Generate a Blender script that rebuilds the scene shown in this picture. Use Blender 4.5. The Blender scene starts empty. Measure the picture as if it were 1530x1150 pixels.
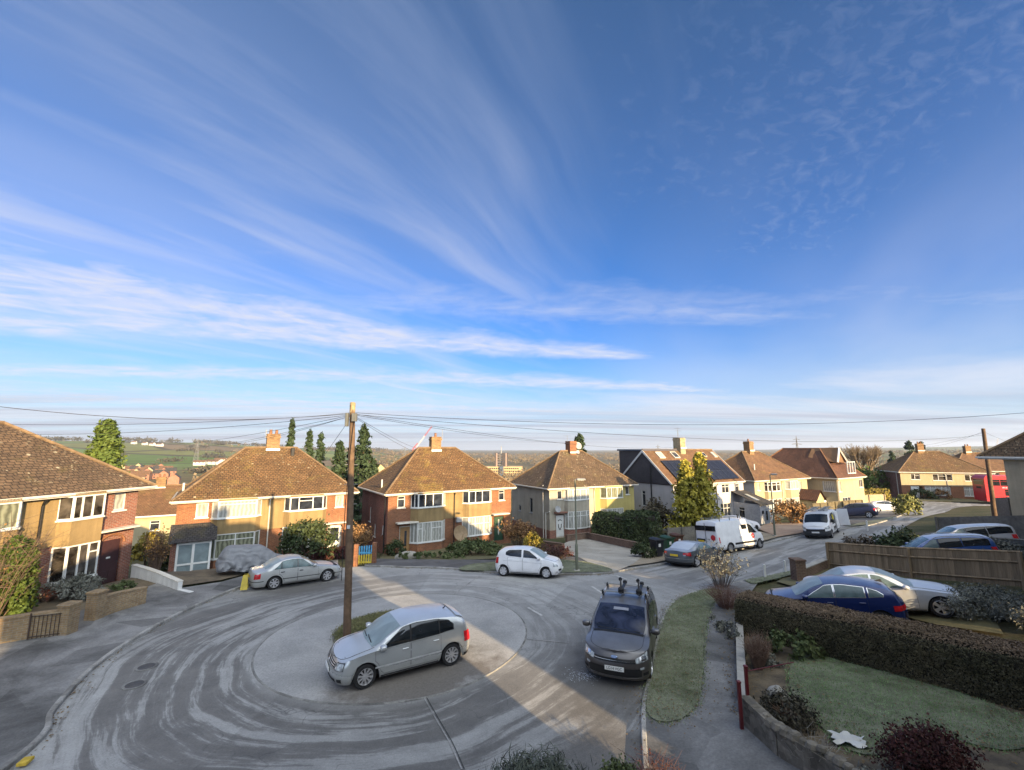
import bpy, bmesh, math, random
import numpy as np
from mathutils import Vector, Matrix
R = math.radians
PI = math.pi
random.seed(11)
rng = np.random.default_rng(5)
scene = bpy.context.scene
COL = scene.collection
EYE = 6.6
FPX = 650.0
PITCH = math.atan(95.0 / 650.0)
cam_d = bpy.data.cameras.new('camera')
cam = bpy.data.objects.new('camera', cam_d)
COL.objects.link(cam)
cam.location = (0, 0, EYE)
cam.rotation_euler = (PI / 2 + PITCH, 0, 0)
cam_d.sensor_width = 36.0
cam_d.lens = FPX / 1530.0 * 36.0
cam_d.clip_start = 0.05
cam_d.clip_end = 30000
scene.camera = cam
CP, SP = math.cos(PITCH), math.sin(PITCH)
def ray(u, v):
 a, b = (u - 765.0) / FPX, (v - 575.0) / FPX
 return a, CP + b * SP, SP - b * CP
def at_h(u, v, h):
 """point seen at (u,v) lying h metres below the eye"""
 a, y, z = ray(u, v)
 k = -h / z
 return Vector((a * k, y * k, EYE - h))
def at_y(u, v, Y):
 a, y, z = ray(u, v)
 k = Y / y
 return Vector((a * k, Y, EYE + z * k))
_ctrl = []
for (u, v, h) in [(545, 1025, 6.6), (672, 990, 6.6), (519, 952, 6.62), (785, 862, 6.87), (448, 874, 7.1),
     (915, 1020, 6.5), (35, 1140, 6.62), (150, 990, 6.62), (540, 845, 7.2), (1090, 828, 7.35),
     (1225, 806, 7.3), (1157, 798, 7.55), (860, 850, 7.0), (1400, 760, 8.0), (1485, 753, 8.5),
     (1349, 744, 8.57), (1378, 920, 6.0), (1150, 858, 6.75), (1513, 774, 5.3), (1487, 777, 5.7),
     (1240, 838, 6.55), (1250, 1050, 6.1), (1090, 1040, 6.45), (990, 900, 6.6), (1440, 862, 5.75),
     (700, 1100, 6.6), (760, 1000, 6.55), (640, 850, 7.05), (300, 900, 6.85), (1300, 770, 7.9),
     (960, 850, 7.0), (880, 820, 7.9)]:
 p = at_h(u, v, h)
 _ctrl.append((p.x, p.y, p.z))
_ctrl += [(-19.5, 24.3, 0.0), (-20, 19, 0.0), (-20, 12, 0.1), (-28, 20, -0.3), (-22.4, 29.4, -1.5), (-17, 33, -1.5),
   (-12.5, 36.2, -1.5), (-9.8, 34.6, -1.5), (-5, 38, -1.6), (.3, 41, -1.8), (3.4, 44, -2.05), (8.5, 46.5, -2.1),
   (13.8, 49.5, -2.1), (17.4, 48, -2.1), (28.5, 54.3, -2.2), (30, 55, -2.2), (41, 61, -2.2), (50, 63, -2.1), (44, 75, -2.4),
   (70, 78, -2), (85, 80, -2), (60, 60, -1.3), (75, 60, -1.0), (0, -1, 2.4), (6, 4, 1.2), (10.5, -1, 2.4), (-10, -2, 1.8), (14, 5, 1.5), (11.8, 11, .6), (9.5, 12.5, .42), (13.5, 8, .9),
   (20, 10, 2.3), (30, 20, 2.2), (45, 30, 2.2), (0, -15, 4.0), (20, -8, 5.0), (40, 10, 4.5), (-16, 50, -4), (10, 62, -4.5),
   (-35, 35, -3), (-30, 5, 0), (30, 70, -4.2), (3, 7.5, 0.3), (-4, 7.5, 0.5)]
_C = np.array(_ctrl)
def _tps(r2):
 return 0.5 * r2 * np.log(r2 + 1e-9)
_n = len(_C)
_A = np.zeros((_n + 3, _n + 3))
_d2 = ((_C[:, None, :2] - _C[None, :, :2]) ** 2).sum(-1)
_A[:_n, :_n] = _tps(_d2) + np.eye(_n) * 1.2
_A[:_n, _n] = 1
_A[:_n, _n + 1:] = _C[:, :2]
_A[_n:, :_n] = _A[:_n, _n:].T
_b = np.zeros(_n + 3)
_b[:_n] = _C[:, 2]
_S = np.linalg.solve(_A, _b)
def sstep(x, a, b):
 t = np.clip((x - a) / (b - a), 0, 1)
 return t * t * (3 - 2 * t)
def far_z(X, Y):
 """the valley and the hills beyond it"""
 r = np.hypot(X, Y)
 az = np.degrees(np.arctan2(X, Y))
 dep = np.interp(az, [-180, -30, -14, 0, 30, 180], [17, 17, 24, 27, 24, 17])
 fall = -3.0 - dep * sstep(r, 80, 330)
 c1 = np.interp(az, [-180, -70, -50, -42, -34, -24, -17, -8, 0, 15, 30, 42, 50, 70, 180],
     [20, 26, 29, 30, 23, 5, -3, -15, -19, -17, -12, -4, 4, 10, 20])
 hill = (c1 + 3 + dep) * sstep(r, 620, 1750)
 c2 = np.interp(az, [-180, -20, -10, 0, 12, 25, 38, 48, 60, 180], [0, 0, -12, -26, -26, -18, 6, 19, 19, 0])
 hill2 = (c2 + 30) * sstep(r, 1900, 4200)
 bump = 2.2 * np.sin(X / 130.0 + 1.3) * np.cos(Y / 170.0) * sstep(r, 300, 900)
 return fall + np.maximum(hill, hill2 * sstep(r, 1900, 2600)) + bump
def GV(X, Y):
 X = np.asarray(X, float)
 Y = np.asarray(Y, float)
 sh = X.shape
 x, y = X.ravel(), Y.ravel()
 r = np.hypot(x, y)
 k = np.minimum(1.0, 118.0 / np.maximum(r, 1e-6))
 xc, yc = x * k, np.maximum(y * k, -22)
 d2 = (xc[:, None] - _C[None, :, 0]) ** 2 + (yc[:, None] - _C[None, :, 1]) ** 2
 z = _tps(d2) @ _S[:_n] + _S[_n] + _S[_n + 1] * xc + _S[_n + 2] * yc
 az = np.degrees(np.arctan2(x, y))
 r1 = np.interp(az, [-180, 8, 32, 180], [72, 72, 112, 112])
 w = sstep(r, r1, r1 + 55) * sstep(y, -40, -5)
 z = z * (1 - w) + far_z(x, y) * w
 return z.reshape(sh)
def G(x, y):
 return float(GV(np.array([x]), np.array([y]))[0])
def at(u, v, off=0.0):
 """the ground point seen at (u,v)"""
 h = 6.8
 for _ in range(30):
  p = at_h(u, v, h)
  h2 = EYE - G(p.x, p.y) - off
  h += 0.6 * (h2 - h)
 p = at_h(u, v, h)
 return Vector((p.x, p.y, G(p.x, p.y) + off))
def thing(name, label, cat, loc=(0, 0, 0), rotz=0.0, group=None):
 o = bpy.data.objects.new(name, None)
 COL.objects.link(o)
 o.location = loc
 o.rotation_euler = (0, 0, rotz)
 o.empty_display_size = 0.2
 o['label'] = label
 o['category'] = cat
 if group:
  o['group'] = group
 return o
def tag(o, label, cat, group=None):
 o['label'] = label
 o['category'] = cat
 if group:
  o['group'] = group
 return o
class MB:
 def __init__(self):
  self.v, self.f, self.m = [], [], []
 def add(self, vs, fs, mi=0):
  n = len(self.v)
  self.v.extend([tuple(p) for p in vs])
  self.f.extend([tuple(i + n for i in f) for f in fs])
  self.m.extend([mi] * len(fs))
  return self
 def quad(self, a, b, c, d, mi=0):
  return self.add([a, b, c, d], [(0, 1, 2, 3)], mi)
 def poly(self, pts, mi=0):
  return self.add(pts, [tuple(range(len(pts)))], mi)
 def box(self, x0, y0, z0, x1, y1, z1, M=None, mi=0):
  vs = [Vector(p) for p in ((x0, y0, z0), (x1, y0, z0), (x1, y1, z0), (x0, y1, z0),
         (x0, y0, z1), (x1, y0, z1), (x1, y1, z1), (x0, y1, z1))]
  if M is not None:
   vs = [M @ p for p in vs]
  return self.add(vs, [(0, 3, 2, 1), (4, 5, 6, 7), (0, 1, 5, 4), (1, 2, 6, 5), (2, 3, 7, 6), (3, 0, 4, 7)], mi)
 def bbox(self, x0, y0, z0, x1, y1, z1, b=.01, M=None, mi=0):
  """box with chamfered vertical and top edges"""
  vs = []
  for (z, i) in ((z0, 0), (z1 - b, 0), (z1, b)):
   for (x, y) in ((x0 + b + i, y0 + i), (x1 - b - i, y0 + i), (x1 - i, y0 + b + i), (x1 - i, y1 - b - i),
       (x1 - b - i, y1 - i), (x0 + b + i, y1 - i), (x0 + i, y1 - b - i), (x0 + i, y0 + b + i)):
    vs.append(Vector((x, y, z)))
  if M is not None:
   vs = [M @ p for p in vs]
  fs = [(7, 6, 5, 4, 3, 2, 1, 0), tuple(range(16, 24))]
  for k in (0, 8):
   for i in range(8):
    j = (i + 1) % 8
    fs.append((k + i, k + j, k + 8 + j, k + 8 + i))
  return self.add(vs, fs, mi)
 def tube(self, pts, r, n=6, mi=0, cap=True):
  pts = [Vector(p) for p in pts]
  rs = r if hasattr(r, '__len__') else [r] * len(pts)
  vs, fs = [], []
  up = Vector((0, 0, 1))
  for i, p in enumerate(pts):
   t = (pts[min(i + 1, len(pts) - 1)] - pts[max(i - 1, 0)])
   t = t.normalized() if t.length > 1e-9 else up
   a = t.cross(up)
   if a.length < .05:
    a = t.cross(Vector((1, 0, 0)))
   a.normalize()
   b = a.cross(t)
   for k in range(n):
    q = 2 * PI * k / n
    vs.append(p + rs[i] * (math.cos(q) * a + math.sin(q) * b))
  for i in range(len(pts) - 1):
   for k in range(n):
    j = (k + 1) % n
    fs.append((i * n + k, i * n + j, i * n + n + j, i * n + n + k))
  if cap:
   fs.append(tuple(range(n - 1, -1, -1)))
   e = (len(pts) - 1) * n
   fs.append(tuple(range(e, e + n)))
  return self.add(vs, fs, mi)
 def lathe(self, prof, n=16, M=None, mi=0):
  """prof: list of (r,z); axis z"""
  vs, fs = [], []
  for (r, z) in prof:
   for k in range(n):
    q = 2 * PI * k / n
    p = Vector((r * math.cos(q), r * math.sin(q), z))
    vs.append(M @ p if M is not None else p)
  for i in range(len(prof) - 1):
   for k in range(n):
    j = (k + 1) % n
    fs.append((i * n + k, i * n + j, i * n + n + j, i * n + n + k))
  return self.add(vs, fs, mi)
 def grid(self, P, mi=0, flip=False):
  """P: 2-D list of points"""
  h, w = len(P), len(P[0])
  vs = [p for row in P for p in row]
  fs = []
  for i in range(h - 1):
   for j in range(w - 1):
    f = (i * w + j, i * w + j + 1, i * w + w + j + 1, i * w + w + j)
    fs.append(f[::-1] if flip else f)
  return self.add(vs, fs, mi)
 def build(self, name, mats, parent=None, smooth=False, uv=True, sharp=None):
  me = bpy.data.meshes.new(name)
  me.from_pydata([tuple(p) for p in self.v], [], self.f)
  if not isinstance(mats, (list, tuple)):
   mats = [mats]
  for m in mats:
   me.materials.append(m)
  if len(mats) > 1:
   me.polygons.foreach_set('material_index', self.m)
  if uv and me.polygons:
   box_uv(me)
  if smooth:
   me.polygons.foreach_set('use_smooth', [True] * len(me.polygons))
   if sharp:
    me.set_sharp_from_angle(angle=R(sharp))
  me.update()
  o = bpy.data.objects.new(name, me)
  COL.objects.link(o)
  if parent is not None:
   o.parent = parent
  return o
def box_uv(me):
 """metres laid along each face: u level, v up the slope"""
 nl = len(me.loops)
 co = np.empty(len(me.vertices) * 3)
 me.vertices.foreach_get('co', co)
 co = co.reshape(-1, 3)
 li = np.empty(nl, int)
 me.loops.foreach_get('vertex_index', li)
 nm = np.empty(len(me.polygons) * 3)
 me.polygons.foreach_get('normal', nm)
 nm = nm.reshape(-1, 3)
 tot = np.empty(len(me.polygons), int)
 me.polygons.foreach_get('loop_total', tot)
 n = np.repeat(nm, tot, axis=0)
 t = np.stack([-n[:, 1], n[:, 0], np.zeros(len(n))], 1)
 ln = np.linalg.norm(t, axis=1)
 t[ln < .05] = (1, 0, 0)
 t /= np.linalg.norm(t, axis=1)[:, None]
 b = np.cross(n, t)
 p = co[li]
 uvs = np.stack([(p * t).sum(1), (p * b).sum(1)], 1).ravel()
 lay = me.uv_layers.new(name='UVMap')
 lay.data.foreach_set('uv', uvs)
def copy_tree(o, parent=None):
 c = o.copy()
 COL.objects.link(c)
 c.parent = parent
 for ch in o.children:
  copy_tree(ch, c)
 return c
def structure(o):
 o['kind'] = 'structure'
 return o
def stuff(o):
 o['kind'] = 'stuff'
 return o
def frame_at(p, q, z):
 """local frame on a wall segment p->q (plan, seen from outside left to right): x along, y inward, z up"""
 d = Vector((q[0] - p[0], q[1] - p[1], 0)).normalized()
 n = Vector((-d.y, d.x, 0))
 M = Matrix.Identity(4)
 M.col[0][:3] = d
 M.col[1][:3] = n
 M.col[3][:3] = (p[0], p[1], z)
 return M
def text_mesh(body, size, depth=.002):
 c = bpy.data.curves.new('lettering', 'FONT')
 c.body = body
 c.size = size
 c.extrude = depth
 c.align_x = 'CENTER'
 c.align_y = 'CENTER'
 o = bpy.data.objects.new('lettering', c)
 COL.objects.link(o)
 dg = bpy.context.evaluated_depsgraph_get()
 me = bpy.data.meshes.new_from_object(o.evaluated_get(dg))
 bpy.data.objects.remove(o)
 return me
def pt_in_poly(x, y, poly):
 """vectorised"""
 x = np.asarray(x)
 y = np.asarray(y)
 ins = np.zeros(x.shape, bool)
 n = len(poly)
 for i in range(n):
  x0, y0 = poly[i][:2]
  x1, y1 = poly[(i + 1) % n][:2]
  c = (y0 > y) != (y1 > y)
  with np.errstate(divide='ignore', invalid='ignore'):
   xi = (x1 - x0) * (y - y0) / (y1 - y0 + 1e-12) + x0
  ins ^= c & (x < xi)
 return ins
SUN_E = 5.0
SKY_S = .12
EXPO = 1.42
TINT_LO = (.15, .39, .66)
TINT_MID = (.072, .345, .70)
SKY_TINT = (.10, .31, .49)
CLOUD_LO = (2.65, 2.75, 3.05)
CLOUD_MID = (2.3, 2.42, 2.9)
CLOUD_HI = (1.15, 1.45, 2.2)
HAZE_COL = (2.0, 2.4, 2.95)
GREY_COL = (1.5, 1.62, 2.05)
FILL_GLOW = (6.7, 6.75, 6.1)  # added sky glow out of view, fills the shade
HAZE_D = .00015
NEAR_HOUSES = [
 dict(label='roughcast house pair the picture is taken from', sx=1.3, dd=-.45, base=2.9, W=12.0, e=5.0, rise=3.5),
 dict(label='roughcast house pair next uphill along the near side of the street', sx=14.4, dd=-3.0, base=3.4, W=11.1, e=4.9, rise=3.6),
 dict(label='roughcast house pair third along the near side of the street', sx=27.05, dd=.5, base=2.6, W=11.4, e=4.7, rise=3.4, gable=True),
 dict(label='roughcast house pair fourth along the near side of the street', sx=39.1, dd=1.2, base=2.4, W=10.2, e=4.7, rise=3.4),
]
MATS = {}
class NT:
 """little node helper"""
 def __init__(self, name):
  m = bpy.data.materials.new(name)
  m.use_nodes = True
  self.m = m
  self.t = m.node_tree
  self.b = self.t.nodes['Principled BSDF']
  self.out = self.t.nodes['Material Output']
 def n(self, kind, **kw):
  x = self.t.nodes.new(kind)
  for k, v in kw.items():
   if k.startswith('i_'):
    x.inputs[k[2:].replace('_', ' ')].default_value = v
   else:
    setattr(x, k, v)
  return x
 def l(self, a, b):
  self.t.links.new(a, b)
 def coord(self, which='Object'):
  return self.n('ShaderNodeTexCoord').outputs[which]
 def noise(self, vec, scale, detail=4, rough=.55, dist=0.0):
  x = self.n('ShaderNodeTexNoise')
  x.inputs['Scale'].default_value = scale
  x.inputs['Detail'].default_value = detail
  x.inputs['Roughness'].default_value = rough
  x.inputs['Distortion'].default_value = dist
  if vec is not None:
   self.l(vec, x.inputs['Vector'])
  return x.outputs['Fac']
 def ramp(self, fac, stops):
  x = self.n('ShaderNodeValToRGB')
  e = x.color_ramp.elements
  while len(e) < len(stops):
   e.new(.5)
  for i, (p, c) in enumerate(stops):
   e[i].position = p
   e[i].color = (c, c, c, 1) if not hasattr(c, '__len__') else (*c, 1)
  self.l(fac, x.inputs[0])
  return x.outputs[0]
 def mix(self, fac, a, b, mode='MIX'):
  x = self.n('ShaderNodeMix', data_type='RGBA', blend_type=mode)
  for sock, val in ((x.inputs[0], fac), (x.inputs[6], a), (x.inputs[7], b)):
   if isinstance(val, bpy.types.NodeSocket):
    self.l(val, sock)
   elif hasattr(val, '__len__'):
    sock.default_value = (*val[:3], 1)
   else:
    sock.default_value = val
  return x.outputs[2]
 def math(self, op, a, b=None, clamp=False):
  x = self.n('ShaderNodeMath', operation=op, use_clamp=clamp)
  for i, val in enumerate((a, b)):
   if val is None:
    continue
   if isinstance(val, bpy.types.NodeSocket):
    self.l(val, x.inputs[i])
   else:
    x.inputs[i].default_value = val
  return x.outputs[0]
 def bump(self, h, strength=.3, dist=.02):
  x = self.n('ShaderNodeBump')
  x.inputs['Strength'].default_value = strength
  x.inputs['Distance'].default_value = dist
  self.l(h, x.inputs['Height'])
  self.l(x.outputs[0], self.b.inputs['Normal'])
 def mapping(self, vec, scale=(1, 1, 1), loc=(0, 0, 0), rot=(0, 0, 0)):
  x = self.n('ShaderNodeMapping')
  x.inputs['Scale'].default_value = scale
  x.inputs['Location'].default_value = loc
  x.inputs['Rotation'].default_value = rot
  self.l(vec, x.inputs['Vector'])
  return x.outputs[0]
 def base(self, c):
  if isinstance(c, bpy.types.NodeSocket):
   self.l(c, self.b.inputs['Base Color'])
  else:
   self.b.inputs['Base Color'].default_value = (*c[:3], 1)
  return self
 def set(self, **kw):
  for k, v in kw.items():
   s = self.b.inputs[k.replace('_', ' ')]
   if isinstance(v, bpy.types.NodeSocket):
    self.l(v, s)
   else:
    s.default_value = v
  return self
def plain(name, c, rough=.6, metal=0.0, var=.25, scale=6.0, bump=0.0, spec=.4):
 """solid colour with uneven tone"""
 if name in MATS:
  return MATS[name]
 t = NT(name)
 co = t.coord()
 f = t.noise(co, scale, 5, .6)
 f2 = t.noise(co, scale * .17, 3)
 k = t.ramp(f, [(.25, 1 - var), (.75, 1 + var * .5)])
 k2 = t.ramp(f2, [(.3, 1 - var * .6), (.7, 1 + var * .3)])
 col = t.mix(1.0, t.mix(1.0, c, k, 'MULTIPLY'), k2, 'MULTIPLY')
 t.base(col).set(Roughness=rough, Metallic=metal)
 t.b.inputs['Specular IOR Level'].default_value = spec
 if bump:
  t.bump(f, bump, .01)
 MATS[name] = t.m
 return t.m
def brick_mat(name, c1, c2, mortar, stain=.35):
 t = NT(name)
 uv = t.coord('UV')
 b = t.n('ShaderNodeTexBrick')
 t.l(uv, b.inputs['Vector'])
 b.inputs['Color1'].default_value = (*c1, 1)
 b.inputs['Color2'].default_value = (*c2, 1)
 b.inputs['Mortar'].default_value = (*mortar, 1)
 b.inputs['Scale'].default_value = 1
 b.inputs['Mortar Size'].default_value = .008
 b.inputs['Mortar Smooth'].default_value = .1
 b.inputs['Brick Width'].default_value = .225
 b.inputs['Row Height'].default_value = .075
 b.inputs['Bias'].default_value = -.1
 co = t.coord()
 n1 = t.noise(co, .7, 5, .65)
 n2 = t.noise(co, 9, 4, .6)
 col = t.mix(1.0, b.outputs['Color'], t.ramp(n1, [(.3, 1 - stain), (.7, 1.08)]), 'MULTIPLY')
 col = t.mix(1.0, col, t.ramp(n2, [(.3, .72), (.7, 1.15)]), 'MULTIPLY')
 t.base(col).set(Roughness=.9)
 t.bump(t.math('MULTIPLY', b.outputs['Fac'], -1.0), .5, .01)
 MATS[name] = t.m
 return t.m
def render_mat(name, c, stain=.25):
 """roughcast wall"""
 t = NT(name)
 co = t.coord()
 n1 = t.noise(co, .6, 6, .65)
 n2 = t.noise(co, 40, 3, .7)
 s = t.noise(t.mapping(co, (2.5, 2.5, .25)), 1.5, 4, .6)
 col = t.mix(1.0, c, t.ramp(n1, [(.3, 1 - stain), (.7, 1.05)]), 'MULTIPLY')
 col = t.mix(1.0, col, t.ramp(s, [(.3, 1 - stain * .8), (.6, 1.0)]), 'MULTIPLY')
 col = t.mix(1.0, col, t.ramp(n2, [(.3, .85), (.7, 1.1)]), 'MULTIPLY')
 t.base(col).set(Roughness=.95)
 t.bump(n2, .35, .012)
 MATS[name] = t.m
 return t.m
def tile_mat(name, c1, c2, lichen=(.42, .36, .22), amount=.5, moss=(.16, .13, .03), moss_amt=.35):
 """plain clay or concrete tiles in courses, with lichen spots and moss"""
 t = NT(name)
 uv = t.coord('UV')
 b = t.n('ShaderNodeTexBrick')
 t.l(uv, b.inputs['Vector'])
 b.inputs['Color1'].default_value = (*c1, 1)
 b.inputs['Color2'].default_value = (*c2, 1)
 b.inputs['Mortar'].default_value = tuple(x * .25 for x in c1) + (1,)
 b.inputs['Scale'].default_value = 1
 b.inputs['Mortar Size'].default_value = .022
 b.inputs['Brick Width'].default_value = .24
 b.inputs['Row Height'].default_value = .19
 co = t.coord()
 n1 = t.noise(co, .55, 6, .7)
 n2 = t.noise(co, 3.5, 5, .7)
 col = t.mix(1.0, b.outputs['Color'], t.ramp(n1, [(.28, .62), (.72, 1.2)]), 'MULTIPLY')
 col = t.mix(1.0, col, t.ramp(n2, [(.3, .66), (.7, 1.25)]), 'MULTIPLY')
 mo = t.noise(co, .35, 6, .72, .6)
 mf = t.math('MULTIPLY', t.ramp(mo, [(.52, 0), (.68, 1)]), moss_amt)
 col = t.mix(mf, col, moss)
 v = t.n('ShaderNodeTexVoronoi')
 v.inputs['Scale'].default_value = 2.3
 v.inputs['Randomness'].default_value = 1
 t.l(t.mapping(co, (1, 1, 1.4)), v.inputs['Vector'])
 sp = t.ramp(v.outputs['Distance'], [(.13, 1), (.24, 0)])
 pt = t.ramp(t.noise(co, .9, 5, .7), [(.46, 0), (.66, 1)])
 rnd = t.ramp(v.outputs['Color'], [(.45, 0), (.5, 1)])
 lf = t.math('MULTIPLY', t.math('MULTIPLY', t.math('MULTIPLY', sp, pt), rnd), amount)
 col = t.mix(lf, col, lichen)
 v2 = t.n('ShaderNodeTexVoronoi')
 v2.inputs['Scale'].default_value = 6
 t.l(co, v2.inputs['Vector'])
 sp2 = t.math('MULTIPLY', t.math('MULTIPLY', t.ramp(v2.outputs['Distance'], [(.18, 1), (.3, 0)]),
         t.ramp(t.noise(co, 1.3, 4, .7), [(.5, 0), (.7, 1)])), amount * .8)
 col = t.mix(sp2, col, tuple(min(1, x * .95) for x in lichen))
 t.base(col).set(Roughness=.92)
 sx = t.n('ShaderNodeSeparateXYZ')
 t.l(uv, sx.inputs[0])
 saw = t.math('FRACT', t.math('MULTIPLY', sx.outputs[1], 1 / .19))
 hgt = t.math('ADD', t.math('MULTIPLY', saw, -1.0), t.math('MULTIPLY', n2, .8))
 t.bump(hgt, .6, .025)
 MATS[name] = t.m
 return t.m
def glass_mat(name, c=(.02, .025, .03), rough=.06, var=.6, scale=1.3, spec=.6):
 t = NT(name)
 co = t.coord()
 f = t.noise(co, scale, 3, .5, .8)
 col = t.mix(t.ramp(f, [(.35, 0), (.7, 1)]), tuple(x * (1 - var) for x in c), tuple(min(1, x * (1 + var)) for x in c))
 t.base(col).set(Roughness=rough)
 t.b.inputs['Specular IOR Level'].default_value = spec
 t.bump(t.noise(co, .9, 2), .04, .05)
 MATS[name] = t.m
 return t.m
def curtain_mat(name, c, dark=.45, freq=26.0):
 """drawn curtain close behind the pane"""
 t = NT(name)
 co = t.coord()
 s = t.n('ShaderNodeSeparateXYZ')
 t.l(co, s.inputs[0])
 x = t.math('ADD', s.outputs[0], s.outputs[1])
 w = t.math('SINE', t.math('ADD', t.math('MULTIPLY', x, freq), t.math('MULTIPLY', t.noise(co, 2.0, 2), 9.0)))
 k = t.ramp(t.math('ADD', t.math('MULTIPLY', w, .5), .5), [(0, dark), (1, 1)])
 t.base(t.mix(1.0, c, k, 'MULTIPLY')).set(Roughness=.12)
 MATS[name] = t.m
 return t.m
def car_paint(name, c, metal=.5, rough=.34, frost=.0, coat=.4, flake=.1):
 t = NT(name)
 co = t.coord()
 f = t.noise(co, 2.2, 4, .6)
 col = t.mix(1.0, c, t.ramp(f, [(.3, 1 - flake), (.7, 1 + flake * .4)]), 'MULTIPLY')
 g = t.n('ShaderNodeSeparateXYZ')
 t.l(co, g.inputs[0])
 dirt = t.math('MULTIPLY', t.ramp(t.math('ADD', g.outputs[2], t.math('MULTIPLY', f, .25)), [(.3, .45), (.62, 0)]), 1.0)
 col = t.mix(dirt, col, (.16, .14, .115))
 rg = t.math('ADD', rough, t.math('MULTIPLY', dirt, .4))
 if frost:
  ge = t.n('ShaderNodeNewGeometry')
  sn = t.n('ShaderNodeSeparateXYZ')
  t.l(ge.outputs['Normal'], sn.inputs[0])
  up = t.ramp(sn.outputs[2], [(.35, 0), (.85, 1)])
  pat = t.ramp(t.noise(co, 1.6, 6, .65), [(.25, .55), (.6, 1)])
  ff = t.math('MULTIPLY', t.math('MULTIPLY', up, pat), frost)
  col = t.mix(ff, col, (.60, .64, .72))
  rg = t.math('ADD', rg, t.math('MULTIPLY', ff, .3))
  t.set(Metallic=t.math('MULTIPLY', t.math('SUBTRACT', 1.0, t.math('MAXIMUM', ff, dirt)), metal))
 else:
  t.set(Metallic=t.math('MULTIPLY', t.math('SUBTRACT', 1.0, dirt), metal))
 t.base(col).set(Roughness=rg)
 t.b.inputs['Coat Weight'].default_value = coat
 t.b.inputs['Coat Roughness'].default_value = .12
 MATS[name] = t.m
 return t.m
def leaf_mat(name, c, c2, scale=.9, rough=.65, trans=.0):
 """foliage: two tones in clumps and a finer mottling"""
 t = NT(name)
 co = t.coord()
 f = t.noise(co, scale, 4, .65)
 f2 = t.noise(co, scale * 9, 3, .6)
 col = t.mix(t.ramp(f, [(.35, 0), (.65, 1)]), c, c2)
 col = t.mix(1.0, col, t.ramp(f2, [(.3, .6), (.7, 1.35)]), 'MULTIPLY')
 t.base(col).set(Roughness=rough)
 t.b.inputs['Specular IOR Level'].default_value = .25
 if trans:
  tr = t.n('ShaderNodeBsdfTranslucent')
  t.l(col, tr.inputs['Color'])
  mx = t.n('ShaderNodeMixShader')
  mx.inputs[0].default_value = trans
  t.l(t.b.outputs[0], mx.inputs[1])
  t.l(tr.outputs[0], mx.inputs[2])
  t.l(mx.outputs[0], t.out.inputs['Surface'])
 MATS[name] = t.m
 return t.m
M_brick = brick_mat('brick_orange', (.30, .108, .042), (.215, .073, .03), (.26, .19, .13))
M_brick_red = brick_mat('brick_red', (.27, .085, .05), (.19, .06, .04), (.32, .27, .22))
M_brick_tan = brick_mat('brick_tan', (.33, .23, .12), (.27, .17, .085), (.30, .26, .2))
M_brick_old = brick_mat('brick_chimney', (.36, .20, .08), (.22, .11, .05), (.3, .25, .16), .5)
M_brick_far = brick_mat('brick_far', (.38, .15, .08), (.3, .11, .06), (.33, .25, .2))
M_rend_tan = render_mat('roughcast_tan', (.315, .22, .10), .3)
M_rend_grey = render_mat('roughcast_grey', (.44, .395, .31))
M_rend_cream = render_mat('render_cream', (.43, .36, .22), .15)
M_rend_yellow = render_mat('render_yellow', (.46, .385, .14), .15)
M_rend_pink = render_mat('render_pale_grey', (.52, .49, .47), .12)
M_rend_white = render_mat('render_white', (.70, .69, .66), .2)
M_slate = plain('cladding_dark', (.06, .055, .06), .8, 0, .3, 5, .2)
M_tile = tile_mat('roof_tile_brown', (.175, .092, .036), (.125, .066, .027), (.46, .38, .2), .75, (.24, .17, .025), .55)
M_tile_b = tile_mat('roof_tile_moss', (.17, .092, .038), (.12, .066, .028), (.46, .40, .26), .8, (.2, .15, .03), .5)
M_tile_c = tile_mat('roof_tile_spotted', (.14, .088, .05), (.105, .066, .038), (.5, .44, .3), .9)
M_tile_new = tile_mat('roof_tile_new', (.145, .062, .036), (.115, .05, .03), (.3, .22, .15), .1, (.1, .07, .03), .1)
M_tile_mix = tile_mat('roof_tile_warm', (.20, .105, .05), (.15, .075, .038), (.4, .32, .2), .35)
M_tile_grey = tile_mat('roof_tile_grey', (.06, .055, .055), (.045, .042, .044), (.3, .3, .28), .2)
M_ridge = plain('ridge_tile', (.21, .14, .08), .9, 0, .45, 4, .3)
M_white = plain('white_trim', (.66, .66, .63), .45, 0, .2, 2)
M_offwhite = plain('offwhite_trim', (.62, .58, .5), .55, 0, .2, 3)
M_black = plain('black_plastic', (.018, .018, .02), .5, 0, .3, 5)
M_grey_pipe = plain('grey_pipe', (.36, .36, .36), .55, 0, .2, 4)
M_lead = plain('lead_flashing', (.42, .42, .42), .6, .2, .25, 4)
M_glass = glass_mat('window_glass', (.03, .035, .045), .05)
M_glass_b = glass_mat('window_glass_warm', (.07, .06, .05), .06, .8)
M_net = curtain_mat('net_curtain', (.42, .42, .38), .6)
M_curt = curtain_mat('green_curtain', (.26, .27, .19), .4)
M_curt_r = curtain_mat('red_curtain', (.3, .04, .05), .4)
M_car_glass = glass_mat('car_glass', (.012, .015, .018), .05, .5, 1.5, .7)
M_frost_glass = glass_mat('frosted_glass', (.24, .30, .32), .38, .18, 2.0, .5)
M_frost_side = glass_mat('hazed_glass', (.11, .16, .165), .22, .35, 2.0, .5)
M_blue_glass = glass_mat('tinted_windscreen', (.028, .033, .058), .05, .6, 2.2, .6)
M_tyre = plain('tyre_rubber', (.018, .018, .019), .85, 0, .3, 8)
M_alloy = plain('alloy_wheel', (.62, .62, .64), .3, .7, .12, 6)
M_dark = plain('dark_trim', (.012, .012, .013), .6, 0, .3, 6)
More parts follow.
